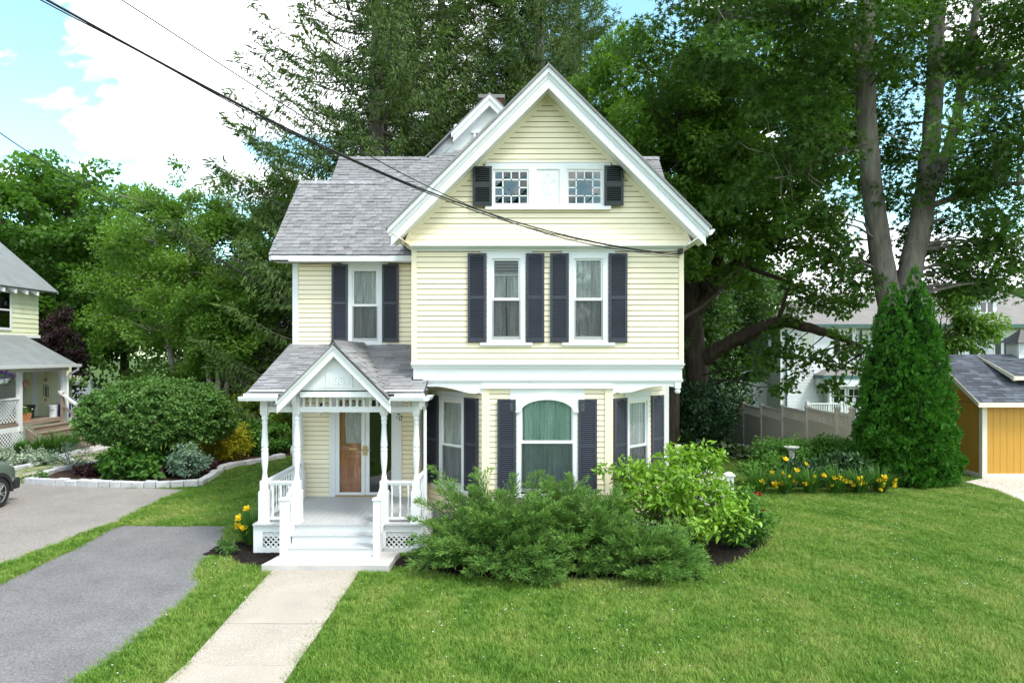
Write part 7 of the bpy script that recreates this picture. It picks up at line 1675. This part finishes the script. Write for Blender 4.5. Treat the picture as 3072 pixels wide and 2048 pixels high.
# tall plumes of the first juniper reach up at the left
# --- lime green panicle shrub
r = np.random.default_rng(64); CLl = np.concatenate([ell_clusters(r, (2.98, 12.3, .98), (1.05, .85, .85), 100, (.16, .28), .3, .15), cdat([(1600, 1040, 12.3), (1560, 1055, 12.4), (1640, 1060, 12.2), (1500, 1090, 12.3), (1440, 1085, 12.3), (1415, 1080, 12.2), (1470, 1110, 12.2), (1690, 1150, 12.2), (1640, 1120, 12), (1580, 1120, 12), (1530, 1140, 12), (1700, 1200, 12), (1480, 1140, 12)], r, 4, .12, (.14, .24))])
V, Fq, a = cluster_leaves(CLl, 34, .118, r, T_OVAL, .7, .6, .8, .4, .8, wid=.92, droop=.08)
fl_ = []
tips = CLl[np.argsort(CLl[:, 2]-.6*CLl[:, 1])[-26:], :3]
plant('lime_shrub', 'lime green broad-leaved shrub in front of the right bay window', 'shrub', (3.15, 12.35, 0), [('stems', stems((3.15, 12.35, .02), CLl[::3, :3], .016), None), ('foliage', wmesh('foliage', V, Fq, a, LM['lime'], None), None)])
# --- peony / rose bush with red blooms
def bloom(C, r, size, mt, np_=9):
    C = np.atleast_2d(C); L_ = []
    for k in range(np_):
        a_ = k*2.4; e = .2+.9*(k/np_); A = np.tile([math.cos(a_)*math.cos(e), math.sin(a_)*math.cos(e)-.15, math.sin(e)], (len(C), 1)); Nn = np.tile([-math.cos(a_)*math.sin(e), -math.sin(a_)*math.sin(e), math.cos(e)], (len(C), 1))
        V, Fq, kk_ = scatter(C, A, Nn, np.full(len(C), size), (np.array([(-.10, 0, 0), (.10, 0, 0), (.38, .6, .12), (.18, 1, .2), (-.18, 1, .2), (-.38, .6, .12)]), np.array([(0, 1, 2), (0, 2, 5), (5, 2, 3), (5, 3, 4)]))); L_.append((V, Fq, np.repeat(r.random(len(C)), kk_)))
    return combine(*L_)
r = np.random.default_rng(65)
rb = shrub('rose_bush', 'dark leafy rose bush with red blooms at the end of the juniper bed', (4.35, 12.75, 0), (.55, .5, .55), .55, 60, (.12, .22), 60, .085, 'green', T_OVAL, seed=66)
for dx, dy in ((1733, 1139), (1743, 1138), (1722, 1153), (1752, 1176)):
    p = D(dx, dy, 12.75); V, Fq, a = bloom([[p.x, p.y, p.z]], r, .075, 'red', 10); o = link('flower', np_mesh('flower', V, Fq, LM['red'], {'rnd': a}), None, rb, (0, 0, 0))
    MB().tube([(4.35+(p.x-4.35)*.5, 12.75, .8), (p.x, p.y, p.z)], .006, 4).build('flower_stem', BK['stem'], rb)
# --- strap-leaved clumps (daylilies, grasses)
def straps(r, b_, n, L0, w, spread=.75, mat='strap', arch=1.0):
    V = []; Fq = []; A = []; k = 0
    for i in range(n):
        a_ = r.random()*6.283; L_ = L0*r.uniform(.6, 1.1); sp = spread*r.uniform(.25, 1.1); d_ = np.array([math.cos(a_), math.sin(a_), 0]); s_ = np.array([-d_[1], d_[0], 0])
        p0 = np.array(b_)+d_*r.uniform(0, .12)*L0; t = np.linspace(0, 1, 6); P = p0+d_[None]*(L_*sp*t**1.3)[:, None]; P[:, 2] += L_*(t*1.0-.72*arch*sp*t**2.4); P[:, 2] = np.maximum(P[:, 2], b_[2]+.02)
        ww = w*np.array([.8, 1, .95, .8, .5, .08])*r.uniform(.7, 1.2)
        for q, ww_ in zip(P, ww): V += [q-s_*ww_/2, q+s_*ww_/2]
        for j in range(5): Fq.append((k+2*j, k+2*j+1, k+2*j+3, k+2*j+2))
        A += [r.random()]*12; k += 12
    return np.array(V), np.array(Fq), np.array(A)
FLV, FLF, FLA = bloom([[0, 0, 0]], np.random.default_rng(1), .075, 'yellow', 6)
FLM = np_mesh('lily_flower', FLV, FLF, LM['yellow'], {'rnd': FLA})
def daylily(seed, b_, n, L0, label, flowers, group=None, w=.022):
    r = np.random.default_rng(seed); V, Fq, a = straps(r, b_, n, L0, w)
    t_ = plant('daylily', label, 'flower', tuple(b_), [('foliage', np_mesh('foliage', V, Fq, LM['strap'], {'rnd': a}), None)], group)
    for p in flowers:
        p = Vector(p); o = link('flower', FLM, None, t_, p); o.rotation_euler = (r.uniform(.5, 1.0), r.uniform(-.4, .4), r.random()*6.28); o.scale = (r.uniform(1.05, 1.4),)*3
        MB().tube([(b_[0]+(p.x-b_[0])*.35, b_[1]+(p.y-b_[1])*.35, .15), ((b_[0]+p.x)/2, (b_[1]+p.y)/2, p.z*.6+.05), p], [.006, .005, .004], 4, False).build('scape', LM['strap'], t_)
    return t_
z7 = zm(2000, 780, 2.0103)
fl7 = [(570, 1337), (655, 1350), (655, 1370), (648, 1358), (697, 1350), (748, 1312), (771, 1343), (833, 1350), (880, 1350), (997, 1366), (710, 1205), (835, 1232), (632, 1285), (697, 1290), (785, 1268), (900, 1312), (945, 1303), (1012, 1316), (1040, 1312), (1045, 1328), (1075, 1335), (1085, 1337), (1100, 1343), (1135, 1365), (1160, 1325), (1170, 1322), (1158, 1345), (1190, 1352), (1197, 1357), (1180, 1330), (1285, 1335), (1290, 1330), (1320, 1320), (1310, 1312), (1315, 1355), (1308, 1370), (1285, 1386), (1372, 1353), (1380, 1372), (1390, 1330)]
fw = []
for x, y in fl7:
    px, py = z7(x, y); q = W(px, py, 17.2+(.3 if y < 1300 else 0)); fw.append(q)
dl = [(6.42, 17.35), (7.1, 17.3), (7.75, 17.35), (8.45, 17.35), (9.05, 17.35), (9.6, 17.4)]
labs = ['yellow daylily clump at the fence end of the bed', 'yellow daylily clump just in front of the bird bath', 'yellow daylily clump right of the bird bath pedestal', 'yellow daylily clump in the middle of the long bed', 'crowded yellow daylily clump near the evergreen', 'yellow daylily clump against the skirt of the evergreen']
for i, (x, y) in enumerate(dl):
    mine = [p for p in fw if min(range(6), key=lambda j: abs(dl[j][0]-p.x)) == i]
    daylily(70+i, (x, y, 0), 230, .95, labs[i], mine, 'daylilies in the bed by the evergreen')
zq = zm(0, 1400, 2.42); fleft = []
for x, y in ((1720, 433), (1742, 455), (1758, 468), (1735, 440), (1788, 445), (1855, 425), (1785, 318), (1800, 310), (1745, 375), (1775, 445)):
    px, py = zq(x, y); fleft.append(W(px, py, 12.55))
daylily(80, (-4.98, 12.75, 0), 330, .95, 'yellow daylily clump beside the left corner of the white porch', fleft, 'daylilies by the porch', .02)
V, Fq, a = cluster_leaves(np.array([[-5.25, 12.25, .10, .16], [-5.1, 12.05, .08, .13], [-5.35, 12.45, .1, .14]]), 70, .09, np.random.default_rng(9), T_OVAL, .5, .9, .3, .4, .6)
plant('ground_plant', 'low bright green leafy plant at the foot of the porch daylilies', 'plant', (-5.2, 12.25, 0), [('foliage', np_mesh('foliage', V, Fq, LM['light'], {'rnd': a}), None)])
# --- perennials behind the lilies
shrub('rose_shrub', 'loose light green rose shrub left of the bird bath', (8.05, 20.0, 0), (.8, .7, .42), .62, 85, (.18, .34), 70, .10, 'green', T_DIA, seed=81, wid=.9)
shrub('rose_shrub', 'loose light green rose shrub between bird bath and evergreen', (9.55, 20.2, 0), (.85, .7, .45), .62, 100, (.18, .34), 70, .10, 'green', T_DIA, seed=82, wid=.9)
for i, (x, y, h_, lab) in enumerate(((6.95, 18.5, .6, 'tall leafy perennial behind the first daylily clump'), (7.6, 18.5, .6, 'dark leafy perennial at the foot of the bird bath'), (8.4, 18.4, .62, 'dark leafy perennial behind the middle daylilies'), (9.3, 18.3, .78, 'narrow-leaved perennial touching the evergreen'))):
    shrub('perennial', lab, (x, y, 0), (.5, .4, h_*.6), h_*.55, 34, (.14, .24), 60, .15, 'rhodo' if i else 'green', T_DIA, seed=83+i, wid=.6, up=.4, cat='plant')
# --- rhododendron and hostas by the oak
shrub('rhododendron', 'large dark rhododendron in the shade under the oak', (7.35, 27.6, gz(7.3, 27.6)), (1.7, 1.2, 1.35), 1.45, 90, (.35, .55), 130, .20, 'rhodo', T_DIA, seed=90, wid=.55, shell=.3)
T_HOSTA = (np.array([(0, 0, 0), (.0, .3, .14), (.30, .42, .10), (-.30, .42, .10), (0, .68, .12), (.26, .72, .04), (-.26, .72, .04), (0, 1.0, -.06), (.12, .16, .08), (-.12, .16, .08)]), np.array([(0, 8, 1), (0, 1, 9), (8, 2, 1), (9, 1, 3), (1, 2, 4), (1, 4, 3), (2, 5, 4), (3, 4, 6), (5, 7, 4), (6, 4, 7)]))
hpos = [(1565, 1008, 0), (1590, 1012, 1), (1622, 1014, 0), (1650, 1016, 0), (1672, 1012, 0), (1680, 1024, 1), (1705, 1030, 1), (1728, 1032, 1)]
for i, (dx, dy, va) in enumerate(hpos):
    Y = 26.6-.25*i; x = (dx-1176)*Y/(F/K); g_ = gz(x, Y); r = np.random.default_rng(100+i); n = 46; a_ = r.random(n)*6.283; e = r.uniform(.1, .95, n)
    A = np.stack([np.cos(a_)*np.cos(e), np.sin(a_)*np.cos(e), np.sin(e)], 1); Nn = np.stack([-np.cos(a_)*np.sin(e), -np.sin(a_)*np.sin(e), np.cos(e)], 1); C = np.array([x, Y, g_+.02])+A*r.uniform(.08, .4, n)[:, None]
    V, Fq, kk_ = scatter(C, A, Nn, r.uniform(.28, .42, n), T_HOSTA)
    at = np.tile(np.array([.1, .0, .95, .95, .0, .95, .95, .6, .8, .8]), n) if va else np.repeat(r.random(n), kk_)
    plant('hosta', ['plain green hosta in the row under the oak', 'cream-edged hosta in the row under the oak'][va], 'plant', (x, Y, g_), [('foliage', np_mesh('foliage', V, Fq, LM['hostav' if va else 'hosta'], {'rnd': at}), None)], ['plain hostas under the oak', 'cream-edged hostas under the oak'][va])
shrub('hedge_shrub', 'dark evergreen mass in the shade behind the hostas', (9.6, 34, -.65), (3.2, 1.5, 1.6), 1.4, 60, (.5, .8), 130, .2, 'rhodo', seed=120)
V, Fq, a = bloom(np.array([D(1655, 945, 30)+Vector((i*.28, 0, random.uniform(-.25, .1))) for i in range(6)]), np.random.default_rng(3), .09, 'red', 6)
plant('phlox', 'faint red flowers in deep shade by the end of the vinyl fence', 'flower', (9.4, 30, -.6), [('flower', np_mesh('flower', V, Fq, LM['red'], {'rnd': a}), None)])
shrub('fern', 'small feathery green plant against the side of the picket fence', (4.6, 19.3, 0), (.4, .3, .35), .4, 20, (.12, .2), 60, .12, 'green', seed=121, wid=.5, cat='plant')
# --- left bed : burning bush and companions
def burning():
    r = np.random.default_rng(130); c = np.array([-11.1, 20.9, 1.60]); n = 1000; a_ = r.random(n)*6.283; el_ = np.arcsin(np.clip(r.uniform(-.55, 1, n), -1, 1)); k = r.uniform(.90, 1.0, n)
    lump = 1+.05*np.sin(a_*4)+.04*np.sin(a_*7+el_*5)
    P = np.stack([c[0]+np.cos(a_)*np.cos(el_)*2.15*k*lump, c[1]+np.sin(a_)*np.cos(el_)*1.75*k*lump, c[2]+np.sin(el_)*1.22*k*lump], 1)
    CL = np.concatenate([P, r.uniform(.13, .22, n)[:, None]], 1)
    CL = np.concatenate([CL, ell_clusters(r, c, (1.7, 1.3, .8), 60, (.3, .45), .6, 1.0)])
    V, Fq, a = cluster_leaves(CL, 54, .095, r, T_DIA, .32, 1.0, .4, .32, .6, wid=1.15, droop=.12)
    m = MB()
    for i in range(16):
        p = CL[i*40, :3]; b_ = np.array([-11.0+r.normal(0, .12), 20.9+r.normal(0, .1), 0]); q = b_*.55+p*.45; q[2] = .45*p[2]
        m.tube([b_, b_*.8+q*.2+[0, 0, .12], q, p], [.06, .05, .035, .012], 6, False)
    plant('burning_bush', 'large round clipped burning bush with bare dark stems in the stone bed', 'shrub', (-11.0, 20.9, 0), [('stems', m.mesh('stems', BK['stem'], True), None), ('foliage', wmesh('foliage', V, Fq, a, LM['euon'], None), None)])
burning()
def gq(dx, dy): return GD(dx, dy)
p = gq(515, 1062); shrub('gold_cypress', 'gold-tipped cypress shrub beside the round bush', (p[0]-.3, p[1]+.5, 0), (.85, .7, .75), .72, 80, (.2, .36), 110, .12, 'gold', seed=131, wid=.5, up=.2, rnd=.6)
p = gq(585, 1050); shrub('garden_shrub', 'mid green shrub between gold cypress and porch post', (p[0], p[1]+.8, 0), (1.0, .7, .65), .62, 70, (.18, .32), 90, .11, 'green', T_DIA, seed=132)
p = gq(640, 1035); shrub('spirea', 'yellow-green spirea shrub seen through the porch posts', (p[0]+.1, p[1]+.6, 0), (.95, .7, .75), .8, 70, (.16, .3), 100, .10, 'limesh', seed=133, wid=.7, up=.3)
p = gq(640, 980); shrub('garden_shrub', 'far yellow-green shrub behind the spirea', (p[0]+.5, 27.5, 0), (1.6, .8, 1.0), 1.2, 60, (.25, .4), 90, .13, 'limesh', seed=134)
p = gq(285, 1108); shrub('hydrangea', 'broad-leaved green hydrangea at the front of the stone bed', (p[0]-.1, p[1]+.75, 0), (1.0, .65, .52), .42, 70, (.16, .28), 62, .15, 'green', T_OVAL, seed=135, wid=1.3, up=.9)
p = gq(412, 1105); shrub('silver_shrub', 'blue-grey leaved shrub at the front of the stone bed', (p[0], p[1]+.45, 0), (.5, .4, .52), .48, 45, (.12, .2), 80, .085, 'blue', T_DIA, seed=136, wid=.9)
for i, (dx, dy, s_, lab) in enumerate(((190, 1098, .40, 'dark purple coral bells left of the hydrangea'), (352, 1100, .36, 'dark purple coral bells between hydrangea and silver shrub'), (455, 1092, .3, 'dark purple coral bells right of the silver shrub'), (470, 1060, .4, 'dark purple coral bells below the gold cypress'))):
    p = gq(dx, dy); shrub('coral_bells', lab, (p[0], p[1]+.35, 0), (s_, s_*.8, .16), .15, 20, (.10, .16), 60, .09, 'purple', T_DIA, seed=140+i, cat='plant', wid=1.5, nst=4)
p = gq(135, 1080); shrub('silver_shrub', 'wispy blue-green perennial at the corner of the stone bed', (p[0]+.2, p[1]+.3, 0), (.75, .45, .4), .4, 40, (.12, .2), 46, .07, 'blue', seed=145, wid=.5)
p = gq(75, 1110); shrub('weed_clump', 'small clump of green weeds between curb and lawn', (p[0], p[1]+.15, 0), (.3, .2, .12), .12, 14, (.08, .12), 50, .08, 'light', seed=146, cat='plant', nst=3)
p = gq(150, 1085); tag(MB().box(p[0]+.75, p[0]+1.25, p[1]+.75, p[1]+1.0, 0, .14).build('nursery_tray', M['plasticblack'], None, bevel=.02), 'black plastic nursery tray lying in the stone bed', 'tray')
# grass and flowers in front of the neighbour porch
r = np.random.default_rng(150)
for i, (dx, dy, L0, lab) in enumerate(((120, 1048, 1.0, 'tall green grass clump in front of the neighbour steps'), (155, 1040, .9, 'arching grass clump nearest the wooden steps'), (85, 1052, .85, 'grass clump against the neighbour porch lattice'), (45, 1050, .7, 'small grass clump at the foot of the porch lattice'))):
    x, y = gq(dx, dy); V, Fq, a = straps(r, (x, y+.2, 0), 240, L0*1.15, .03, .65)
    plant('ornamental_grass', lab, 'grass', (x, y+.2, 0), [('foliage', np_mesh('foliage', V, Fq, LM['strap' if i else 'light'], {'rnd': a}), None)])
for i, (dx, dy) in enumerate(((20, 1068), (60, 1066), (0, 1060), (95, 1068), (-20, 1075))):
    x, y = gq(dx, dy); shrub('lambs_ear', 'silvery woolly lambs ear plant along the neighbour flower bed', (x, y, 0), (.4, .3, .2), .18, 18, (.1, .16), 46, .12, 'silver', T_DIA, seed=155+i, cat='plant', group='lambs ear plants by the neighbour porch', nst=3)
    V, Fq, a = cluster_leaves(np.array([[x+k*.12-.1, y, .2+j*.1, .055] for k in range(3) for j in range(4+k % 2)]), 18, .06, r, T_OVAL); link('flower_spike', np_mesh('flower_spike', V, Fq, LM['silver'], {'rnd': a}), None, bpy.data.objects[[o.name for o in bpy.data.objects if o.name.startswith('lambs_ear')][-1]], (0, 0, 0))
# planter flowers and hanging baskets
V, Fq, a = cluster_leaves(np.array([[XD-.35+.1*math.sin(k), 24.05+k*.1, DZ+.36+.1*(k % 2), .16] for k in range(7)]), 60, .09, r, T_OVAL); link('foliage', np_mesh('foliage', V, Fq, LM['green'], {'rnd': a}), None, planter, (0, 0, 0))
V, Fq, a = bloom(np.array([[XD-.25+r.normal(0, .1), 24.3+r.uniform(-.1, .35), DZ+.42+r.uniform(-.05, .1)] for _ in range(16)]), r, .05, 'whitef', 6); link('flower', np_mesh('flower', V, Fq, LM['whitef'], {'rnd': a}), None, planter, (0, 0, 0))
def basket(name, label, c, rad, mt, hook):
    r = np.random.default_rng(int(abs(c[0]*100))); t_ = thing(name, label, 'flower basket', c)
    MB().lathe([(.02, c[2]-.16), (rad*.5, c[2]-.14), (rad*.75, c[2]), (rad*.78, c[2]+.02)], c[0], c[1], 14).build('pot', M['plasticwhite'], t_, True)
    V, Fq, a = cluster_leaves(np.array([[c[0]+r.normal(0, rad*.5), c[1]+r.normal(0, rad*.5), c[2]+r.uniform(-.12, .14), .12] for _ in range(16)]), 46, .06, r, T_OVAL); link('foliage', np_mesh('foliage', V, Fq, LM['green'], {'rnd': a}), None, t_, (0, 0, 0))
    P = unit(r.normal(size=(46, 3)))*rad*r.uniform(.8, 1.1, (46, 1))*np.array([1, 1, .7])+np.array(c)+[0, 0, .04]
    V, Fq, a = bloom(P, r, .055, mt, 6); link('flower', np_mesh('flower', V, Fq, LM[mt], {'rnd': a}), None, t_, (0, 0, 0))
    for k in range(3): MB().tube([(c[0]+rad*.7*math.cos(k*2.1), c[1]+rad*.7*math.sin(k*2.1), c[2]), (c[0], c[1], hook)], .005, 4).build('hanger', M['iron'], t_)
c = W(226, 1144, 27.2); basket('hanging_basket', 'hanging basket of white flowers under the neighbour gutter end', (c.x, c.y, c.z), .28, 'whitef', 3.1)
c = W(6, 1138, 22.6); basket('hanging_basket', 'hanging basket of violet petunias under the neighbour porch roof', (c.x, c.y, c.z), .32, 'violet', 3.05)
shrub('weeping_shrub', 'dark purple weeping tree behind the corner of the neighbour house', (-21.3, 31.5, 0), (1.0, .9, 2.2), 3.6, 60, (.3, .5), 90, .16, 'purple', seed=160, cat='tree', droop=.6)
shrub('garden_shrub', 'leafy green shrub between neighbour steps and round bush', (-14.9, 27.6, 0), (1.2, .8, .9), .9, 50, (.25, .4), 90, .12, 'green', seed=161)
shrub('garden_shrub', 'dark green shrub below the window of the red house', (-12.4, 33.5, 0), (2.2, 1.2, 1.0), .95, 60, (.3, .5), 90, .16, 'rhodo', seed=162)
shrub('garden_shrub', 'wide dark shrub under the birch stems', (-17.8, 33.2, 0), (3.0, 1.2, 1.3), 1.1, 70, (.35, .6), 100, .18, 'rhodo', seed=163)
shrub('garden_shrub', 'dark leafy shrub behind the stone bed and birch', (-13.2, 29.0, 0), (1.8, .9, .9), .9, 50, (.3, .45), 100, .14, 'rhodo', seed=164)
# ================================================================ grass blades, clover, gravel, mulch chips
def inpoly(P, poly):
    x, y = P[:, 0], P[:, 1]; ins = np.zeros(len(P), bool); n = len(poly); j = n-1
    for i in range(n):
        xi, yi = poly[i]; xj, yj = poly[j]
        c = ((yi > y) != (yj > y)) & (x < (xj-xi)*(y-yi)/(yj-yi+1e-12)+xi); ins ^= c; j = i
    return ins
def shrinkpoly(poly, d_):
    c = np.mean(np.array(poly), 0); return [tuple(c+(np.array(p)-c)*(1-d_/max(.1, np.linalg.norm(np.array(p)-c)))) for p in poly]
r = np.random.default_rng(170)
def pts_in(n, y0, y1):
    y = np.sqrt(r.uniform(y0**2, y1**2, n)); x = r.uniform(-1, 1, n)*(.98*y+.8); return np.stack([x, y], 1)
P = np.concatenate([pts_in(38000, 6.4, 11), pts_in(66000, 11, 18), pts_in(38000, 18, 32)])
excl = [drive_near, drive_nb, walk_poly, bedA, bedB, gravel_poly, bedL+[(-7.4, 25.5), (-13.5, 24.0), G(300, 1392), G(165, 1415)], [(-4.7, 12.1), (-1.6, 12.1), (-1.6, 12.9), (3.2, 12.9), (3.4, 24), (-4.75, 24)], [(-4.2, 11.1), (-2, 11.1), (-2, 12), (-4.2, 12)], [(13.75, 19.5), (19.2, 19.5), (19.2, 23), (13.75, 23)], [(-60, 13), (-17.3, 13), (-17.3, 29), (-60, 29)]]
keep = np.ones(len(P), bool)
for e in excl: keep &= ~inpoly(P, ccw(list(e)))
P = P[keep]; zg = hgt(P[:, 0], P[:, 1])
pm_ = bpy.data.meshes.new('lawn_grass'); pm_.vertices.add(len(P)); pm_.vertices.foreach_set('co', np.stack([P[:, 0], P[:, 1], zg], 1).astype(np.float32).ravel())
def grassmat():
    m, t, b = mat_new('grass_blade'); N = t.nodes; L = t.links
    geo = N.new('ShaderNodeNewGeometry'); at = N.new('ShaderNodeAttribute'); at.attribute_name = 'rnd'
    n1 = N.new('ShaderNodeTexNoise'); n1.inputs['Scale'].default_value = .55; n1.inputs['Detail'].default_value = 5; n1.inputs['Roughness'].default_value = .65; L.new(geo.outputs['Position'], n1.inputs[0])
    n2 = N.new('ShaderNodeTexNoise'); n2.inputs['Scale'].default_value = 5; n2.inputs['Detail'].default_value = 3; L.new(geo.outputs['Position'], n2.inputs[0])
    # mowing bands : long soft arcs
    wv = N.new('ShaderNodeTexWave'); wv.wave_type = 'RINGS'; wv.rings_direction = 'Z'; wv.inputs['Scale'].default_value = .30; wv.inputs['Distortion'].default_value = 2.2; wv.inputs['Detail'].default_value = 2
    mpn = N.new('ShaderNodeMapping'); mpn.inputs['Location'].default_value = (-1.5, -9.0, 0); L.new(geo.outputs['Position'], mpn.inputs[0]); L.new(mpn.outputs[0], wv.inputs[0])
    s1 = N.new('ShaderNodeMath'); s1.operation = 'MULTIPLY_ADD'; s1.inputs[1].default_value = 1.2; L.new(n1.outputs['Fac'], s1.inputs[0])
    s2 = N.new('ShaderNodeMath'); s2.operation = 'MULTIPLY_ADD'; s2.inputs[1].default_value = .15; s2.inputs[2].default_value = -.41; L.new(wv.outputs['Fac'], s2.inputs[0]); L.new(s2.outputs[0], s1.inputs[2])
    s3 = N.new('ShaderNodeMath'); s3.operation = 'MULTIPLY_ADD'; s3.inputs[1].default_value = .55; L.new(n2.outputs['Fac'], s3.inputs[0]); L.new(s1.outputs[0], s3.inputs[2])
    s4 = N.new('ShaderNodeMath'); s4.operation = 'MULTIPLY_ADD'; s4.inputs[1].default_value = .35; L.new(at.outputs['Fac'], s4.inputs[0]); L.new(s3.outputs[0], s4.inputs[2])
    cr = N.new('ShaderNodeValToRGB'); e = cr.color_ramp.elements; e[0].position = .30; e[0].color = (.058, .145, .014, 1); e[1].position = 1.0; e[1].color = (.30, .37, .09, 1)
    q = cr.color_ramp.elements.new(.55); q.color = (.115, .245, .028, 1); q = cr.color_ramp.elements.new(.78); q.color = (.195, .325, .052, 1)
    L.new(s4.outputs[0], cr.inputs[0]); L.new(cr.outputs[0], b.inputs['Base Color']); b.inputs['Roughness'].default_value = .6; b.inputs['Specular IOR Level'].default_value = .2
    tr = N.new('ShaderNodeBsdfTranslucent'); L.new(cr.outputs[0], tr.inputs[0]); ms = N.new('ShaderNodeMixShader'); ms.inputs[0].default_value = .3; L.new(b.outputs[0], ms.inputs[1]); L.new(tr.outputs[0], ms.inputs[2]); L.new(ms.outputs[0], N['Material Output'].inputs[0])
    return m
GM = grassmat()
nb = 34; V = []; Fq = []; A = []
for i in range(nb):
    a_ = r.random()*6.283; q = r.normal(0, .05, 2); h_ = r.uniform(.022, .055); ln = r.uniform(.2, 1.0)*h_; w_ = r.uniform(.004, .008)
    d_ = np.array([math.cos(a_), math.sin(a_), 0]); s_ = np.array([-d_[1], d_[0], 0]); p0 = np.array([q[0], q[1], -.004]); k = len(V)
    V += [p0-s_*w_/2, p0+s_*w_/2, p0+d_*ln*.4+s_*w_*.4+[0, 0, h_*.65], p0+d_*ln*.4-s_*w_*.4+[0, 0, h_*.65], p0+d_*ln+[0, 0, h_]]
    Fq += [(k, k+1, k+2), (k, k+2, k+3), (k+3, k+2, k+4)]; A += [r.random()]*5
tuft = bpy.data.objects.new('grass_tuft', np_mesh('grass_tuft', np.array(V), np.array(Fq), GM, {'rnd': np.array(A)}))
go_ = link('lawn_grass', pm_); tag(go_, 'short mown green lawn grass around the house', 'grass', kind='stuff')
ng = bpy.data.node_groups.new('scatter_grass', 'GeometryNodeTree'); ng.interface.new_socket('Geometry', in_out='INPUT', socket_type='NodeSocketGeometry'); ng.interface.new_socket('Geometry', in_out='OUTPUT', socket_type='NodeSocketGeometry')
gi, go2 = ng.nodes.new('NodeGroupInput'), ng.nodes.new('NodeGroupOutput'); ip = ng.nodes.new('GeometryNodeInstanceOnPoints'); oi = ng.nodes.new('GeometryNodeObjectInfo'); oi.inputs['Object'].default_value = tuft; oi.inputs['As Instance'].default_value = True
rv = ng.nodes.new('FunctionNodeRandomValue'); rv.data_type = 'FLOAT_VECTOR'; rv.inputs[0].default_value = (-.12, -.12, 0); rv.inputs[1].default_value = (.12, .12, 6.28)
rs = ng.nodes.new('FunctionNodeRandomValue'); rs.data_type = 'FLOAT'; rs.inputs[2].default_value = .75; rs.inputs[3].default_value = 1.35
ng.links.new(gi.outputs[0], ip.inputs['Points']); ng.links.new(oi.outputs['Geometry'], ip.inputs['Instance']); ng.links.new(rv.outputs[0], ip.inputs['Rotation']); ng.links.new(rs.outputs[1], ip.inputs['Scale']); ng.links.new(ip.outputs[0], go2.inputs[0])
md = go_.modifiers.new('grass', 'NODES'); md.node_group = ng
# clover heads
def specks(name, P, z, s, mat, label, cat, kindtag='stuff'):
    n = len(P); oct_ = np.array([(1, 0, 0), (-1, 0, 0), (0, 1, 0), (0, -1, 0), (0, 0, .8), (0, 0, -.8)]); of = np.array([(0, 2, 4), (2, 1, 4), (1, 3, 4), (3, 0, 4)])
    S = s*r.uniform(.5, 1.2, n); th = r.random(n)*6.28; V = oct_[None]*S[:, None, None]; c, s_ = np.cos(th)[:, None], np.sin(th)[:, None]; V = np.stack([V[..., 0]*c-V[..., 1]*s_*1.3, V[..., 0]*s_+V[..., 1]*c*.8, V[..., 2]*r.uniform(.5, 1, n)[:, None]], -1)
    V = V+np.stack([P[:, 0], P[:, 1], z], 1)[:, None]; Fq = (of[None]+(np.arange(n)*6)[:, None, None]).reshape(-1, 3)
    return tag(link(name, np_mesh(name, V.reshape(-1, 3), Fq, mat)), label, cat, kind=kindtag)
cz_ = P[r.random(len(P)) < .028]; nz_ = np.sin(cz_[:, 0]*.9+1)+np.sin(cz_[:, 1]*1.3)+np.sin(cz_[:, 0]*2.1-cz_[:, 1]); cz_ = cz_[(nz_ > .2) | (r.random(len(nz_)) < .2)]
specks('clover', cz_, hgt(cz_[:, 0], cz_[:, 1])+.045, .010, M['plasticwhite'], 'tiny white clover heads dotted through the lawn', 'clover')
def rand_poly(poly, n):
    poly = np.array(poly); lo, hi = poly.min(0), poly.max(0); q = r.uniform(lo, hi, (n, 2)); return q[inpoly(q, [tuple(p) for p in poly])]
q = rand_poly(gravel_poly, 3200); specks('gravel', q, np.full(len(q), .014), .022, M['gravel'], 'pale loose gravel in front of the mustard shed', 'gravel')
q = np.concatenate([rand_poly(bedA, 2400), rand_poly(bedB, 5500)]); specks('mulch', q, np.full(len(q), .016), .022, M['mulch'], 'dark wood mulch around porch and junipers', 'mulch')
q = rand_poly(bedL+[(-7.4, 25.5), (-13.5, 24.0)], 3000); specks('mulch', q, np.full(len(q), .018), .028, M['soil'], 'brown bark mulch inside the stone bed', 'mulch')
